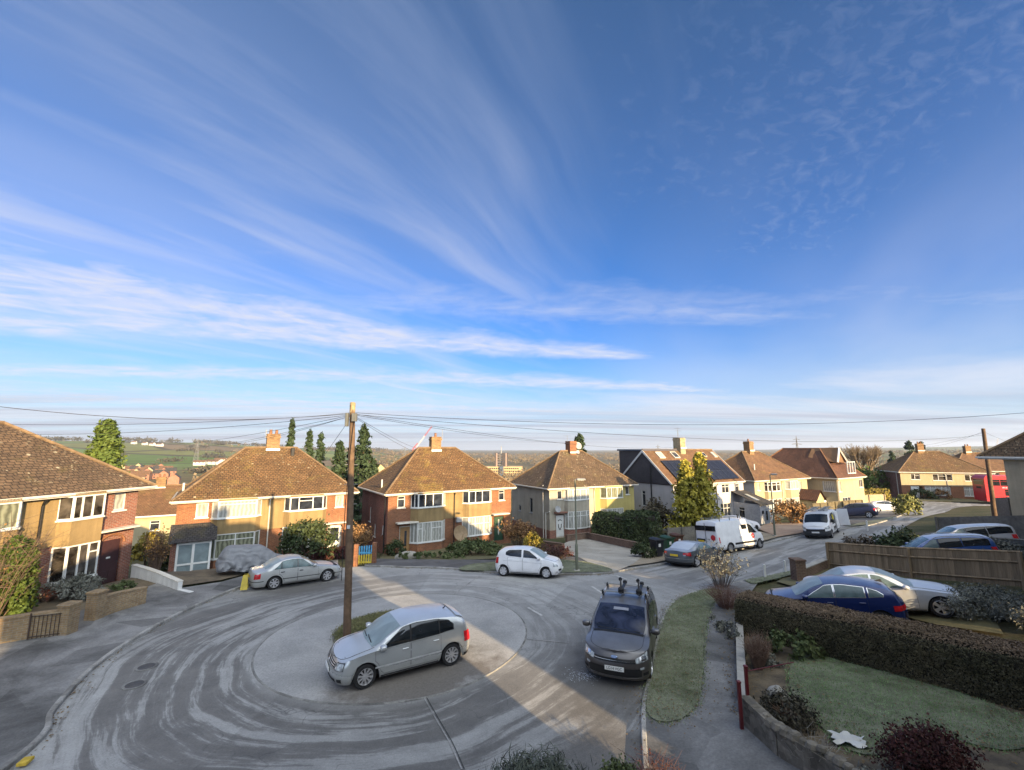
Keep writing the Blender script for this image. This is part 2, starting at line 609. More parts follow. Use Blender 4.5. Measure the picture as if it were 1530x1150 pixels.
M_lamp_clear = glass_mat('headlamp_glass', (.36, .39, .41), .06, .55, 9.0, .8)
M_lamp_red = glass_mat('tail_lamp', (.45, .015, .02), .15, .4, 5.0, .6)
M_lamp_amber = glass_mat('amber_lamp', (.6, .2, .02), .2, .3, 5.0, .6)
M_plate_y = plain('plate_yellow', (.75, .52, .03), .5, 0, .1)
M_plate_w = plain('plate_white', (.75, .75, .72), .5, 0, .1)
M_chrome = plain('chrome', (.75, .75, .76), .15, .95, .05)
M_wood = plain('pole_wood', (.15, .095, .058), .85, 0, .5, 5, .5)
M_fence = None
M_steel = plain('galvanised_steel', (.30, .30, .29), .55, .4, .25, 5)
M_green_steel = plain('green_grey_paint', (.17, .18, .13), .6, .1, .25, 4)
M_concrete = plain('concrete', (.40, .38, .34), .9, 0, .3, 4, .3)
M_soil = plain('soil', (.085, .06, .04), .95, 0, .5, 7, .6)
M_bark = plain('bark', (.10, .075, .05), .9, 0, .45, 9, .5)
M_twig = plain('twig', (.15, .10, .07), .85, 0, .4, 7)
t = NT('fence_boards')
_co = t.coord('UV')
_sx = t.n('ShaderNodeSeparateXYZ')
t.l(_co, _sx.inputs[0])
_bd = t.n('ShaderNodeTexWhiteNoise', noise_dimensions='1D')
t.l(t.math('FLOOR', t.math('MULTIPLY', _sx.outputs[0], 1 / .14)), _bd.inputs['W'])
_gr = t.noise(t.mapping(t.coord(), (12, 12, .8)), 2.0, 5, .6)
_c = t.mix(t.ramp(_gr, [(.3, 0), (.7, 1)]), (.20, .14, .08), (.33, .245, .15))
_c = t.mix(1.0, _c, t.ramp(_bd.outputs[0], [(0, .7), (1, 1.2)]), 'MULTIPLY')
t.base(_c).set(Roughness=.9)
t.bump(t.ramp(t.math('FRACT', t.math('MULTIPLY', _sx.outputs[0], 1 / .14)), [(.0, 0), (.06, 1), (.94, 1), (1, 0)]), .6, .012)
M_fence = t.m
M_fence_grey = plain('fence_grey', (.19, .175, .15), .9, 0, .4, 6, .3)
L_conifer = leaf_mat('conifer_green', (.045, .075, .015), (.10, .135, .022), .5)
L_conifer_d = leaf_mat('conifer_dark', (.022, .04, .018), (.045, .07, .03), .6)
L_golden = leaf_mat('golden_conifer', (.19, .18, .022), (.42, .35, .05), .8)
M_brick_dull = brick_mat('brick_dull', (.20, .115, .075), (.15, .08, .055), (.26, .22, .17), .5)
L_hedge = leaf_mat('hedge_green', (.03, .048, .018), (.065, .08, .03), .7)
L_beech = leaf_mat('privet_hedge', (.07, .067, .036), (.125, .105, .06), .55)
L_beech_top = leaf_mat('privet_tips', (.16, .115, .07), (.21, .15, .10), .8)
L_shrub = leaf_mat('shrub_green', (.06, .085, .03), (.11, .13, .05), 1.2)
L_yellow = leaf_mat('shrub_yellow', (.22, .17, .03), (.32, .26, .05), 1.2)
L_brown = leaf_mat('shrub_brown', (.19, .105, .045), (.30, .17, .07), 1.2)
L_red = leaf_mat('shrub_red', (.05, .018, .017), (.095, .032, .026), 1.5)
L_grey = leaf_mat('shrub_grey', (.12, .125, .1), (.2, .2, .17), 1.5)
L_feather = leaf_mat('shrub_feathery', (.05, .06, .045), (.11, .125, .095), 2.5)
L_wood = leaf_mat('bare_wood', (.13, .095, .055), (.20, .15, .08), .02)
L_bluegrey = leaf_mat('lavender_grey', (.11, .115, .095), (.22, .225, .19), 1.6)
from mathutils.geometry import delaunay_2d_cdt
def smooth_line(pts, n=6, closed=False):
 """Catmull-Rom through plan points"""
 P = [Vector((p[0], p[1])) for p in pts]
 out = []
 m = len(P)
 for i in range(m if closed else m - 1):
  p0 = P[(i - 1) % m] if closed or i > 0 else P[0]
  p1, p2 = P[i], P[(i + 1) % m]
  p3 = P[(i + 2) % m] if closed or i + 2 < m else P[-1]
  for k in range(n):
   s = k / n
   out.append(.5 * ((2 * p1) + (p2 - p0) * s + (2 * p0 - 5 * p1 + 4 * p2 - p3) * s * s + (3 * p1 - p0 - 3 * p2 + p3) * s ** 3))
 if not closed:
  out.append(P[-1])
 return [(p.x, p.y) for p in out]
def px_line(pxs):
 return [tuple(at(u, v)[:2]) for u, v in pxs]
def sheet(name, outline, off, mat, step=.8, skirt=.0):
 V = [Vector(p) for p in outline]
 nb = len(V)
 xs = [p[0] for p in outline]
 ys = [p[1] for p in outline]
 gx, gy = np.meshgrid(np.arange(min(xs), max(xs), step), np.arange(min(ys), max(ys), step))
 gx, gy = gx.ravel(), gy.ravel()
 ok = pt_in_poly(gx, gy, outline)
 gx, gy = gx[ok], gy[ok]
 b = np.array(outline)
 if len(gx):
  d = np.sqrt(((gx[:, None] - b[None, :, 0]) ** 2 + (gy[:, None] - b[None, :, 1]) ** 2).min(1))
  gx, gy = gx[d > step * .4], gy[d > step * .4]
 V += [Vector((x, y)) for x, y in zip(gx, gy)]
 vv, ee, ff, *_ = delaunay_2d_cdt(V, [], [list(range(nb))], 1, 1e-5)
 X = np.array([p.x for p in vv])
 Y = np.array([p.y for p in vv])
 Z = GV(X, Y) + off
 mb = MB()
 mb.add([(x, y, z) for x, y, z in zip(X, Y, Z)], [tuple(f) for f in ff])
 if skirt:
  zz = GV(np.array(xs), np.array(ys)) + off
  for i in range(nb):
   j = (i + 1) % nb
   mb.quad((xs[j], ys[j], zz[j]), (xs[i], ys[i], zz[i]), (xs[i], ys[i], zz[i] - skirt), (xs[j], ys[j], zz[j] - skirt))
 o = mb.build(name, mat, uv=False)
 me = o.data
 bm = bmesh.new()
 bm.from_mesh(me)
 fl = [f for f in bm.faces if f.normal.z < -.3]
 if fl:
  bmesh.ops.reverse_faces(bm, faces=fl)
 bm.to_mesh(me)
 bm.free()
 return structure(o)
def kerb(name, line, w=.13, h=.11, mat=None, base=-.05):
 P = [Vector((p[0], p[1])) for p in line]
 Z = GV(np.array([p.x for p in P]), np.array([p.y for p in P]))
 rows = []
 for i, p in enumerate(P):
  t = (P[min(i + 1, len(P) - 1)] - P[max(i - 1, 0)]).normalized()
  nrm = Vector((-t.y, t.x))
  prof = [(-w / 2, base), (-w / 2, h - .02), (-w / 2 + .02, h), (w / 2 - .02, h), (w / 2, h - .02), (w / 2, base)]
  rows.append([(p.x + nrm.x * a, p.y + nrm.y * a, Z[i] + b) for a, b in prof])
 mb = MB()
 mb.grid(rows, flip=True)
 return structure(mb.build(name, mat, uv=False))
CIR = Vector((-4.1, 17.0))
def road_mat():
 t = NT('frosted_road')
 co = t.coord()
 s = t.n('ShaderNodeSeparateXYZ')
 t.l(co, s.inputs[0])
 dx = t.math('SUBTRACT', s.outputs[0], CIR.x)
 dy = t.math('SUBTRACT', s.outputs[1], CIR.y)
 r = t.math('SQRT', t.math('ADD', t.math('MULTIPLY', dx, dx), t.math('MULTIPLY', dy, dy)))
 wob = t.math('MULTIPLY', t.math('SUBTRACT', t.noise(co, .14, 2), .5), 2.0)
 rw = t.math('ADD', r, wob)
 ux = t.math('DIVIDE', dx, r)
 uy = t.math('DIVIDE', dy, r)
 cmb = t.n('ShaderNodeCombineXYZ')
 t.l(t.math('MULTIPLY', ux, .95), cmb.inputs[0])
 t.l(t.math('MULTIPLY', uy, .95), cmb.inputs[1])
 t.l(t.math('MULTIPLY', rw, 1.8), cmb.inputs[2])
 tr = t.noise(cmb.outputs[0], 1.0, 8, .68, .12)
 st = t.noise(t.mapping(t.mapping(co, rot=(0, 0, R(-40))), (.14, 1.1, 1)), 1.0, 6, .62, .3)
 lane = t.ramp(t.math('MULTIPLY', t.math('ADD', t.math('MULTIPLY', s.outputs[0], .8), t.math('MULTIPLY', s.outputs[1], .6)), .02), [(.38, 0), (.44, 1)])
 pat = t.mix(lane, tr, st)
 trk = t.ramp(t.math('ADD', pat, t.math('MULTIPLY', t.math('SUBTRACT', t.noise(co, 5, 5, .7), .5), .10)), [(.44, 1), (.49, .85), (.53, .2), (.60, 0)])
 left = t.ramp(t.math('ADD', t.math('MULTIPLY', dx, -.05), t.math('ADD', t.math('MULTIPLY', dy, -.05), .5)), [(.2, .45), (.55, 1)])
 ring = t.ramp(t.math('MULTIPLY', r, .05), [(.225, .3), (.25, 1), (.44, 1), (.52, .35)])
 amt = t.math('MULTIPLY', t.math('MULTIPLY', left, ring), 1.0)
 amt = t.mix(lane, amt, (.75, .75, .75))
 trk = t.math('MULTIPLY', trk, amt)
 fine = t.noise(co, 26, 4, .75)
 mid = t.noise(co, 1.1, 6, .7)
 frost = t.mix(t.ramp(mid, [(.3, 0), (.7, 1)]), (.27, .267, .258), (.385, .38, .368))
 dark = t.mix(t.ramp(mid, [(.3, 0), (.7, 1)]), (.115, .111, .107), (.18, .172, .162))
 col = t.mix(trk, frost, dark)
 pv = t.n('ShaderNodeTexVoronoi', feature='F1')
 pv.inputs['Scale'].default_value = .16
 t.l(t.mapping(co, (1, 1, 0), rot=(0, 0, .6)), pv.inputs['Vector'])
 col = t.mix(1.0, col, t.ramp(pv.outputs['Color'], [(.2, .86), (.8, 1.06)]), 'MULTIPLY')
 col = thaw(t, co, col, [(2.9, 14.2, 3.4, 1.5, R(68)), (-10.4, 23.6, 2.6, 1.2, .5), (1.6, 25.3, 2.3, 1.0, 0), (2.2, 10.2, 1.6, 1.4, 0)], (.115, .108, .10))
 ck = t.n('ShaderNodeTexVoronoi', feature='DISTANCE_TO_EDGE')
 ck.inputs['Scale'].default_value = .55
 dis = t.n('ShaderNodeTexNoise')
 dis.inputs['Scale'].default_value = 1.6
 t.l(co, dis.inputs['Vector'])
 va = t.n('ShaderNodeVectorMath', operation='ADD')
 t.l(co, va.inputs[0])
 t.l(dis.outputs['Color'], va.inputs[1])
 t.l(va.outputs[0], ck.inputs['Vector'])
 cf = t.math('MULTIPLY', t.ramp(ck.outputs['Distance'], [(0, 1), (.012, 0)]), t.ramp(t.noise(co, .3, 2), [(.5, 0), (.62, .6)]))
 col = t.mix(cf, col, (.05, .05, .05))
 col = t.mix(1.0, col, t.ramp(fine, [(.3, .8), (.7, 1.18)]), 'MULTIPLY')
 t.base(col).set(Roughness=.85)
 t.bump(fine, .35, .012)
 return t.m
def thaw(t, co, col, spots, bare):
 """bare patches without frost round parked cars: (x, y, rx, ry, angle)"""
 nz = t.math('MULTIPLY', t.math('SUBTRACT', t.noise(co, .9, 5, .65), .5), 1.5)
 for (x, y, rx, ry, a) in spots:
  m = t.mapping(t.mapping(co, loc=(-x, -y, 0)), rot=(0, 0, -a))
  m = t.mapping(m, (1 / rx, 1 / ry, 0))
  ln = t.n('ShaderNodeVectorMath', operation='LENGTH')
  t.l(m, ln.inputs[0])
  f = t.ramp(t.math('ADD', ln.outputs['Value'], nz), [(.62, .9), (1.0, 0)])
  col = t.mix(f, col, bare)
 return col
def tarmac_mat(name, lo, hi, patch=.8, detail=18, spots=(), bare=(.13, .115, .10), cells=0.0):
 t = NT(name)
 co = t.coord()
 a = t.noise(co, patch, 6, .68, .5)
 b = t.noise(co, detail, 4, .7)
 col = t.mix(t.ramp(a, [(.36, 0), (.62, 1)]), lo, hi)
 if cells:
  v = t.n('ShaderNodeTexVoronoi')
  v.inputs['Scale'].default_value = cells
  t.l(co, v.inputs['Vector'])
  sc = t.n('ShaderNodeSeparateColor')
  t.l(v.outputs['Color'], sc.inputs[0])
  col = t.mix(1.0, col, t.ramp(sc.outputs[0], [(.1, .68), (.9, 1.15)]), 'MULTIPLY')
 if spots:
  col = thaw(t, co, col, spots, bare)
 col = t.mix(1.0, col, t.ramp(b, [(.3, .78), (.7, 1.2)]), 'MULTIPLY')
 t.base(col).set(Roughness=.9)
 t.bump(b, .35, .012)
 return t.m
M_road = road_mat()
M_apron = tarmac_mat('apron_surface', (.26, .258, .252), (.36, .352, .342), .5, spots=[(-2.6, 13.6, 3.1, 1.7, .55)])
M_pave = tarmac_mat('pavement_tarmac', (.085, .083, .08), (.235, .23, .225), .45, cells=.5)
M_pave2 = tarmac_mat('pavement_dark', (.07, .068, .068), (.13, .128, .13), .6)
M_drive = tarmac_mat('drive_concrete', (.27, .25, .21), (.40, .37, .32), .5)
M_gravel = tarmac_mat('drive_gravel', (.22, .18, .125), (.34, .28, .2), 1.4, 30)
M_block = tarmac_mat('drive_block', (.30, .20, .14), (.38, .27, .19), .8, 9)
M_kerb = tarmac_mat('kerb_stone', (.20, .19, .175), (.36, .35, .33), 1.5, cells=1.0)
M_kerb_d = tarmac_mat('kerb_dark', (.13, .125, .12), (.24, .235, .22), 1.5, cells=1.6)
M_grass = tarmac_mat('frosted_turf', (.085, .09, .05), (.20, .205, .14), 1.3, 16)
M_turf_dry = tarmac_mat('garden_turf', (.09, .085, .04), (.15, .13, .06), .9, 14)
M_dirt = tarmac_mat('garden_soil', (.07, .055, .038), (.16, .125, .08), 1.2, 16)
def ground_mat():
 t = NT('terrain')
 co = t.coord()
 s = t.n('ShaderNodeSeparateXYZ')
 t.l(co, s.inputs[0])
 r = t.math('SQRT', t.math('ADD', t.math('MULTIPLY', s.outputs[0], s.outputs[0]), t.math('MULTIPLY', s.outputs[1], s.outputs[1])))
 near = t.mix(t.ramp(t.noise(co, .35, 6, .7), [(.35, 0), (.65, 1)]), (.05, .062, .026), (.12, .10, .06))
 near = t.mix(1.0, near, t.ramp(t.noise(co, 9, 4, .7), [(.3, .6), (.7, 1.3)]), 'MULTIPLY')
 fv = t.mapping(co, (1, 1, 0), rot=(0, 0, .35))
 w = t.n('ShaderNodeTexNoise')
 w.inputs['Scale'].default_value = .004
 t.l(co, w.inputs['Vector'])
 ad = t.n('ShaderNodeVectorMath', operation='MULTIPLY_ADD')
 t.l(w.outputs['Color'], ad.inputs[0])
 ad.inputs[1].default_value = (90, 90, 0)
 t.l(fv, ad.inputs[2])
 v = t.n('ShaderNodeTexVoronoi')
 v.inputs['Scale'].default_value = .0042
 t.l(ad.outputs[0], v.inputs['Vector'])
 e = t.n('ShaderNodeTexVoronoi', feature='DISTANCE_TO_EDGE')
 e.inputs['Scale'].default_value = .0042
 t.l(ad.outputs[0], e.inputs['Vector'])
 sc = t.n('ShaderNodeSeparateColor')
 t.l(v.outputs['Color'], sc.inputs[0])
 rp = t.n('ShaderNodeValToRGB')
 rp.color_ramp.interpolation = 'CONSTANT'
 el = rp.color_ramp.elements
 cs = [(0, (.13, .20, .05)), (.26, (.11, .165, .045)), (.42, (.15, .16, .05)), (.55, (.16, .20, .06)), (.68, (.17, .125, .07)), (.80, (.09, .14, .03)), (.92, (.19, .15, .085))]
 while len(el) < len(cs):
  el.new(.5)
 for i, (p, c) in enumerate(cs):
  el[i].position = p
  el[i].color = (*c, 1)
 t.l(sc.outputs[0], rp.inputs[0])
 fld = t.mix(t.ramp(e.outputs['Distance'], [(.018, 1), (.045, 0)]), rp.outputs[0], (.06, .052, .028))
 fld = t.mix(1.0, fld, t.ramp(t.noise(co, .03, 5, .7), [(.3, .75), (.7, 1.15)]), 'MULTIPLY')
 vly = t.mix(t.ramp(t.noise(co, .02, 6, .7), [(.4, 0), (.6, 1)]), (.085, .075, .035), (.14, .11, .06))
 bear = t.math('DIVIDE', s.outputs[0], t.math('MAXIMUM', s.outputs[1], 1.0))
 past = t.ramp(t.math('ADD', t.math('MULTIPLY', bear, .5), .5), [(.32, 1), (.40, .12), (.80, .1), (.95, .5)])
 wdl = t.mix(t.ramp(t.noise(co, .012, 6, .72), [(.4, 0), (.6, 1)]), (.085, .07, .04), (.15, .115, .065))
 fld = t.mix(past, wdl, fld)
 farc = t.mix(t.ramp(t.math('MULTIPLY', r, .0005), [(.25, 0), (.4, 1)]), vly, fld)
 col = t.mix(t.ramp(t.math('MULTIPLY', r, .005), [(.4, 0), (.7, 1)]), near, farc)
 t.base(col).set(Roughness=.97)
 t.b.inputs['Specular IOR Level'].default_value = .1
 return t.m
rr = [0.0]
x = 1.2
while x < 7000:
 rr.append(x)
 x *= 1.05 if x < 60 else 1.07
azs = np.radians(np.concatenate([np.arange(-180, -70, 6), np.arange(-70, 70, 1.25), np.arange(70, 180, 6)]))
mb = MB()
rows = []
RR, AZ = np.meshgrid(np.array(rr[1:]), azs, indexing='ij')
X = RR * np.sin(AZ)
Y = RR * np.cos(AZ)
Z = GV(X, Y) - .05
na = len(azs)
vs = [(0, 0, G(0, 0) - .05)] + [(a, b, c) for a, b, c in zip(X.ravel(), Y.ravel(), Z.ravel())]
fs = []
for i in range(len(rr) - 2):
 for k in range(na):
  j = (k + 1) % na
  fs.append((1 + i * na + k, 1 + (i + 1) * na + k, 1 + (i + 1) * na + j, 1 + i * na + j))
for k in range(na):
 fs.append((0, 1 + k, 1 + (k + 1) % na))
me = bpy.data.meshes.new('ground')
me.from_pydata(vs, [], fs)
me.materials.append(ground_mat())
me.polygons.foreach_set('use_smooth', [True] * len(me.polygons))
bm = bmesh.new()
bm.from_mesh(me)
fl = [f for f in bm.faces if f.normal.z < 0]
if fl:
 bmesh.ops.reverse_faces(bm, faces=fl)
bm.to_mesh(me)
bm.free()
go = bpy.data.objects.new('ground', me)
COL.objects.link(go)
structure(go)
road_poly = [(-16, 4), (-17, 10), (-17, 16), (-16, 22), (-12.5, 27), (-4, 29.3), (4, 28.3), (8, 29), (14, 33.2), (20, 38), (28, 44.5), (36, 51.5),
    (46, 60), (54, 68.5), (66, 73), (90, 75), (120, 78), (120, 69), (88, 67), (66, 64), (52, 54), (42, 46), (32, 37), (24, 31), (16, 25), (10.5, 22.2),
    (8, 19.5), (7.2, 15), (6.5, 8.5), (4, 6.5), (-6, 6)]
sheet('road', smooth_line(road_poly, 4, True), 0.0, M_road, .6)
def circle(c, r, n=64, r2=None, rot=0):
 r2 = r2 or r
 out = []
 for i in range(n):
  a, b = r * math.cos(2 * PI * i / n), r2 * math.sin(2 * PI * i / n)
  out.append((c[0] + a * math.cos(rot) - b * math.sin(rot), c[1] + a * math.sin(rot) + b * math.cos(rot)))
 return out
AP = circle(CIR, 4.62, 72)
sheet('island_apron', AP, .020, M_apron, .5, .08)
kerb('apron_kerb', AP + [AP[0]], .07, .026, M_kerb_d, 0)
ISL = circle((-4.45, 17.15), 1.95, 48)
sheet('island_turf', ISL, .09, M_grass, .35, .1)
kerb('island_kerb', ISL + [ISL[0]], .10, .09, M_kerb_d, 0.0)
kL = px_line([(45, 1120), (80, 1062), (150, 990), (245, 930), (320, 894), (375, 874), (440, 861), (505, 849)])
kL = [(-9.6, 6.2)] + kL
kL = smooth_line(kL, 6)
kerb('kerb', kL, .13, .11, M_kerb)
pl = kL + px_line([(505, 838), (430, 846), (330, 872), (265, 882)]) + [(-17.4, 22.5), (-17.6, 17), (-17.4, 12), (-16.5, 5)]
sheet('pavement', pl, .095, M_pave, .6)
kF = smooth_line(px_line([(545, 846), (610, 848), (672, 850), (740, 856), (800, 858), (860, 858.5), (900, 857.5), (930, 853), (975, 846), (1040, 833), (1110, 820), (1160, 808),
       (1210, 797), (1262, 790), (1300, 785), (1334, 775), (1352, 768)]), 6)
kerb('kerb', kF, .13, .09, M_kerb)
nF = len(kF)
i1 = int(nF * .30)
back1 = px_line([(880, 838), (860, 833), (800, 835), (740, 838), (670, 838), (545, 836)])
sheet('pavement', kF[:i1 + 14] + px_line([(900, 838)]) + back1, .085, M_pave2, .6)
turf_far = smooth_line(px_line([(688, 853.5), (740, 855.5), (800, 857.5), (860, 857.7), (915, 855.5), (893, 846), (862, 840), (800, 838), (740, 842), (700, 846)]), 4, True)
sheet('verge', turf_far, .11, M_grass, .5)
sheet('driveway', smooth_line(px_line([(846, 812), (868, 806), (910, 812), (962, 824), (952, 840), (930, 852), (900, 855), (868, 836), (836, 822)]), 3, True), .105, M_drive, .5)
sheet('driveway', px_line([(962, 822), (1000, 814), (1046, 812), (1100, 806), (1135, 795), (1165, 803), (1110, 818), (1040, 831), (975, 843), (940, 848)]), .10, M_gravel, .6)
sheet('driveway', px_line([(1128, 790), (1150, 783), (1236, 779), (1246, 788), (1190, 799), (1160, 804)]), .11, M_block, .5)
sheet('driveway', px_line([(1246, 772), (1350, 764), (1352, 768.5), (1320, 777), (1262, 786)]), .10, M_pave2, .7)
sheet('verge', px_line([(1262, 789), (1282, 783), (1335, 773), (1334, 776), (1300, 785)]), .125, M_grass, .5)
kR_px = [(962, 1068), (974, 1005), (985, 950), (996, 916), (1018, 894), (1058, 882), (1100, 872), (1150, 862), (1190, 853), (1225, 843), (1300, 826), (1390, 803), (1480, 783)]
kR = smooth_line([(2.4, 8.6)] + px_line(kR_px), 6)
kerb('kerb', kR, .12, .10, M_kerb)
sheet('pavement', kR[:50] + px_line([(1135, 870), (1110, 905), (1104, 935), (1108, 1000), (1112, 1070)]) + [(6.2, 8.2), (3.5, 6.8)], .085, M_pave, .5)
vR = smooth_line(px_line([(967, 1070), (976, 1005), (987, 951), (998, 918), (1020, 896), (1058, 884), (1076, 887), (1060, 915), (1052, 960), (1050, 1010), (1040, 1060), (1005, 1085)]), 4, True)
sheet('verge', vR, .115, M_grass, .4)
vR2 = px_line([(1112, 870), (1150, 863), (1190, 854), (1200, 858), (1160, 868), (1125, 876)])
sheet('verge', vR2, .125, M_grass, .4)
fp = px_line([(1196, 852), (1230, 842), (1262, 856), (1460, 885), (1500, 950), (1400, 935), (1280, 905), (1160, 870)])
sheet('front_drive', fp, .05, M_turf_dry, .7)
lawn = smooth_line(px_line([(1190, 985), (1250, 975), (1340, 1000), (1440, 1040), (1525, 1075), (1560, 1110), (1500, 1125), (1420, 1110), (1340, 1130), (1270, 1125), (1215, 1075), (1180, 1030)]), 3, True)
sheet('lawn', lawn, .06, M_grass, .4)
gsoil = px_line([(1112, 935), (1160, 935), (1300, 960), (1420, 1000), (1560, 1060), (1640, 1120), (1560, 1190), (1350, 1190), (1235, 1160), (1180, 1110), (1118, 1075)])
sheet('flower_bed', gsoil, .03, M_dirt, .5)
sheet('front_lawn', px_line([(1262, 850), (1400, 872), (1525, 900), (1560, 930), (1460, 925), (1380, 890), (1290, 866)]), .075, M_turf_dry, .6)
sheet('front_garden', px_line([(566, 838), (690, 838), (790, 833), (800, 822), (770, 812), (640, 818), (572, 824)]), .06, M_turf_dry, .6)
sheet('front_garden', px_line([(262, 878), (330, 868), (430, 844), (505, 834), (520, 826), (440, 826), (320, 850), (250, 866)]), .06, M_dirt, .6)
sheet('front_garden', [(-17.3, 11), (-17.4, 17), (-17.1, 22), (-16.4, 24.0), (-17.6, 26), (-19.8, 25), (-20.2, 18), (-20.6, 11)], .05, M_dirt, .6)
sheet('verge', px_line([(1340, 754), (1380, 749), (1500, 752), (1560, 752), (1560, 746), (1340, 744)]), .1, M_turf_dry, .8)
def mark(line, w, mat, name='road_marking'):
 P = [Vector(p) for p in line]
 rows = []
 for i, p in enumerate(P):
  tt = (P[min(i + 1, len(P) - 1)] - P[max(i - 1, 0)]).normalized()
  n = Vector((-tt.y, tt.x)) * w / 2
  rows.append([(p.x - n.x, p.y - n.y, G(p.x - n.x, p.y - n.y) + .014), (p.x + n.x, p.y + n.y, G(p.x + n.x, p.y + n.y) + .014)])
 mb = MB()
 mb.grid(rows, flip=True)
 o = mb.build(name, mat, uv=False)
 return structure(o)
M_line = tarmac_mat('worn_white_line', (.33, .33, .32), (.55, .54, .52), 3)
for a, b in (((921, 860), (937, 866)), ((884, 876), (904, 889)), ((789, 908), (810, 920)), ((868, 843), (870, 844)), ((950, 872), (962, 877))):
 mark(px_line([a, b]), .11, M_line)
for a, b in (((1235, 1), (1236, 2)),)[:0]:
 pass
_y = at(38, 1136, .1)
mb = MB()
mb.bbox(-.09, -.11, -.05, .09, .11, .012, .006)
_o = structure(mb.build('painted_kerb_square', plain('worn_yellow', (.55, .38, .05), .8, 0, .4, 9), uv=False))
_o.location = (_y.x, _y.y, _y.z + .006)
_o.rotation_euler = (0, 0, .25)
M_joint = plain('tarmac_joint', (.05, .05, .05), .8)
M_joint_l = tarmac_mat('tarmac_joint_pale', (.17, .168, .165), (.36, .35, .34), 1.2)
for line, w, m in (([(632, 1040), (650, 1072), (672, 1110), (690, 1150)], .035, M_joint_l), ([(636, 1040), (654, 1072), (676, 1110), (694, 1150)], .018, M_joint),
     ([(775, 954), (812, 957), (850, 961)], .05, M_joint_l), ([(672, 893), (700, 872), (724, 855)], .04, M_joint_l)):
 mark(smooth_line(px_line(line), 5), w, m, 'road_joint')
def wall_face(mb, M, w, h, openings=(), reveal=.16, z0=0.0, mi=0):
 """wall sheet in frame M (x along, y inward, z up) with real openings (x,z,w,h)"""
 xs = sorted(set([0.0, w] + [o[0] for o in openings] + [o[0] + o[2] for o in openings]))
 zs = sorted(set([z0, h] + [o[1] for o in openings] + [o[1] + o[3] for o in openings]))
 for i in range(len(xs) - 1):
  for j in range(len(zs) - 1):
   cx, cz = (xs[i] + xs[i + 1]) / 2, (zs[j] + zs[j + 1]) / 2
   if any(o[0] < cx < o[0] + o[2] and o[1] < cz < o[1] + o[3] for o in openings):
    continue
   mb.quad(M @ Vector((xs[i], 0, zs[j])), M @ Vector((xs[i + 1], 0, zs[j])), M @ Vector((xs[i + 1], 0, zs[j + 1])), M @ Vector((xs[i], 0, zs[j + 1])), mi)
 for (x, z, a, b) in openings:
  q = [(x, z), (x + a, z), (x + a, z + b), (x, z + b)]
  for k in range(4):
   p, r = q[k], q[(k + 1) % 4]
   mb.quad(M @ Vector((r[0], 0, r[1])), M @ Vector((p[0], 0, p[1])), M @ Vector((p[0], reveal, p[1])), M @ Vector((r[0], reveal, r[1])), mi)
def add_frame(mf, mp, M, w, h, cols, transom=None, bar=.06, y0=.06, y1=.12, tcols=None):
 """window frame bars into mf, panes into mp; cols = fractions of the mullions"""
 mf.box(0, y0, 0, w, y1, bar, M)
 mf.box(0, y0, h - bar, w, y1, h, M)
 mf.box(0, y0, bar, bar, y1, h - bar, M)
 mf.box(w - bar, y0, bar, w, y1, h - bar, M)
 ed = [0.0] + [c * w for c in cols] + [w]
 for c in ed[1:-1]:
  mf.box(c - bar * .6, y0, bar, c + bar * .6, y1, h - bar, M)
 if transom:
  for i in range(len(ed) - 1):
   if tcols is None or i in tcols:
    mf.box(ed[i] + bar * .6, y0 + .004, h * transom - bar * .45, ed[i + 1] - bar * .6, y1 - .004, h * transom + bar * .45, M)
 y = (y0 + y1) / 2 + .012
 mp.quad(M @ Vector((bar * .5, y, bar * .5)), M @ Vector((w - bar * .5, y, bar * .5)), M @ Vector((w - bar * .5, y, h - bar * .5)), M @ Vector((bar * .5, y, h - bar * .5)))
def window(parent, M, w, h, cols=(), transom=None, pane=None, frame=None, tcols=None, sill=True, curtain=None):
 mf, mp = MB(), MB()
 add_frame(mf, mp, M, w, h, cols, transom, tcols=tcols)
 o = mf.build('window', frame or M_white, parent)
 mp.build('pane', pane or M_glass, o)
 if curtain:
  mc = MB()
  for (a, b, m_) in curtain:
   mc.quad(M @ Vector((a * w + .04, .095, .05)), M @ Vector((b * w - .04, .055, .05)), M @ Vector((b * w - .04, .055, h - .05)), M @ Vector((a * w + .04, .055, h - .05)))
  mc.build('curtain', curtain[0][2], o)
 if sill:
  ms = MB()
  ms.bbox(-.06, -.07, -.07, w + .06, .03, 0, .012, M)
  ms.build('sill', frame or M_white, o)
 return o
def door(parent, M, w, h, mat, glass=None, frame=M_white, panel=True, gl=(.3, .35, .7, .85), handle=True):
 mf = MB()
 mf.box(-.07, .0, 0, 0, .09, h + .07, M)
 mf.box(w, .0, 0, w + .07, .09, h + .07, M)
 mf.box(0, .0, h, w, .09, h + .07, M)
 md = MB()
 md.box(0.005, .045, .02, w - .005, .085, h - .005, M)
 if panel:
  md.box(.12 * w, .033, .12 * h, .45 * w, .046, .30 * h, M)
  md.box(.55 * w, .033, .12 * h, .88 * w, .046, .30 * h, M)
 d = md.build('door', mat, parent)
 f = mf.build('frame', frame, d)
 if glass:
  mg = MB()
  a, b, c, e = gl
  mg.box(a * w, .036, b * h, c * w, .047, e * h, M)
  mg.build('pane', glass, d)
 if handle:
  mh = MB()
  mh.box(w * .86, .0, h * .47, w * .92, .05, h * .50, M)
  mh.build('handle', M_chrome, d)
 return d
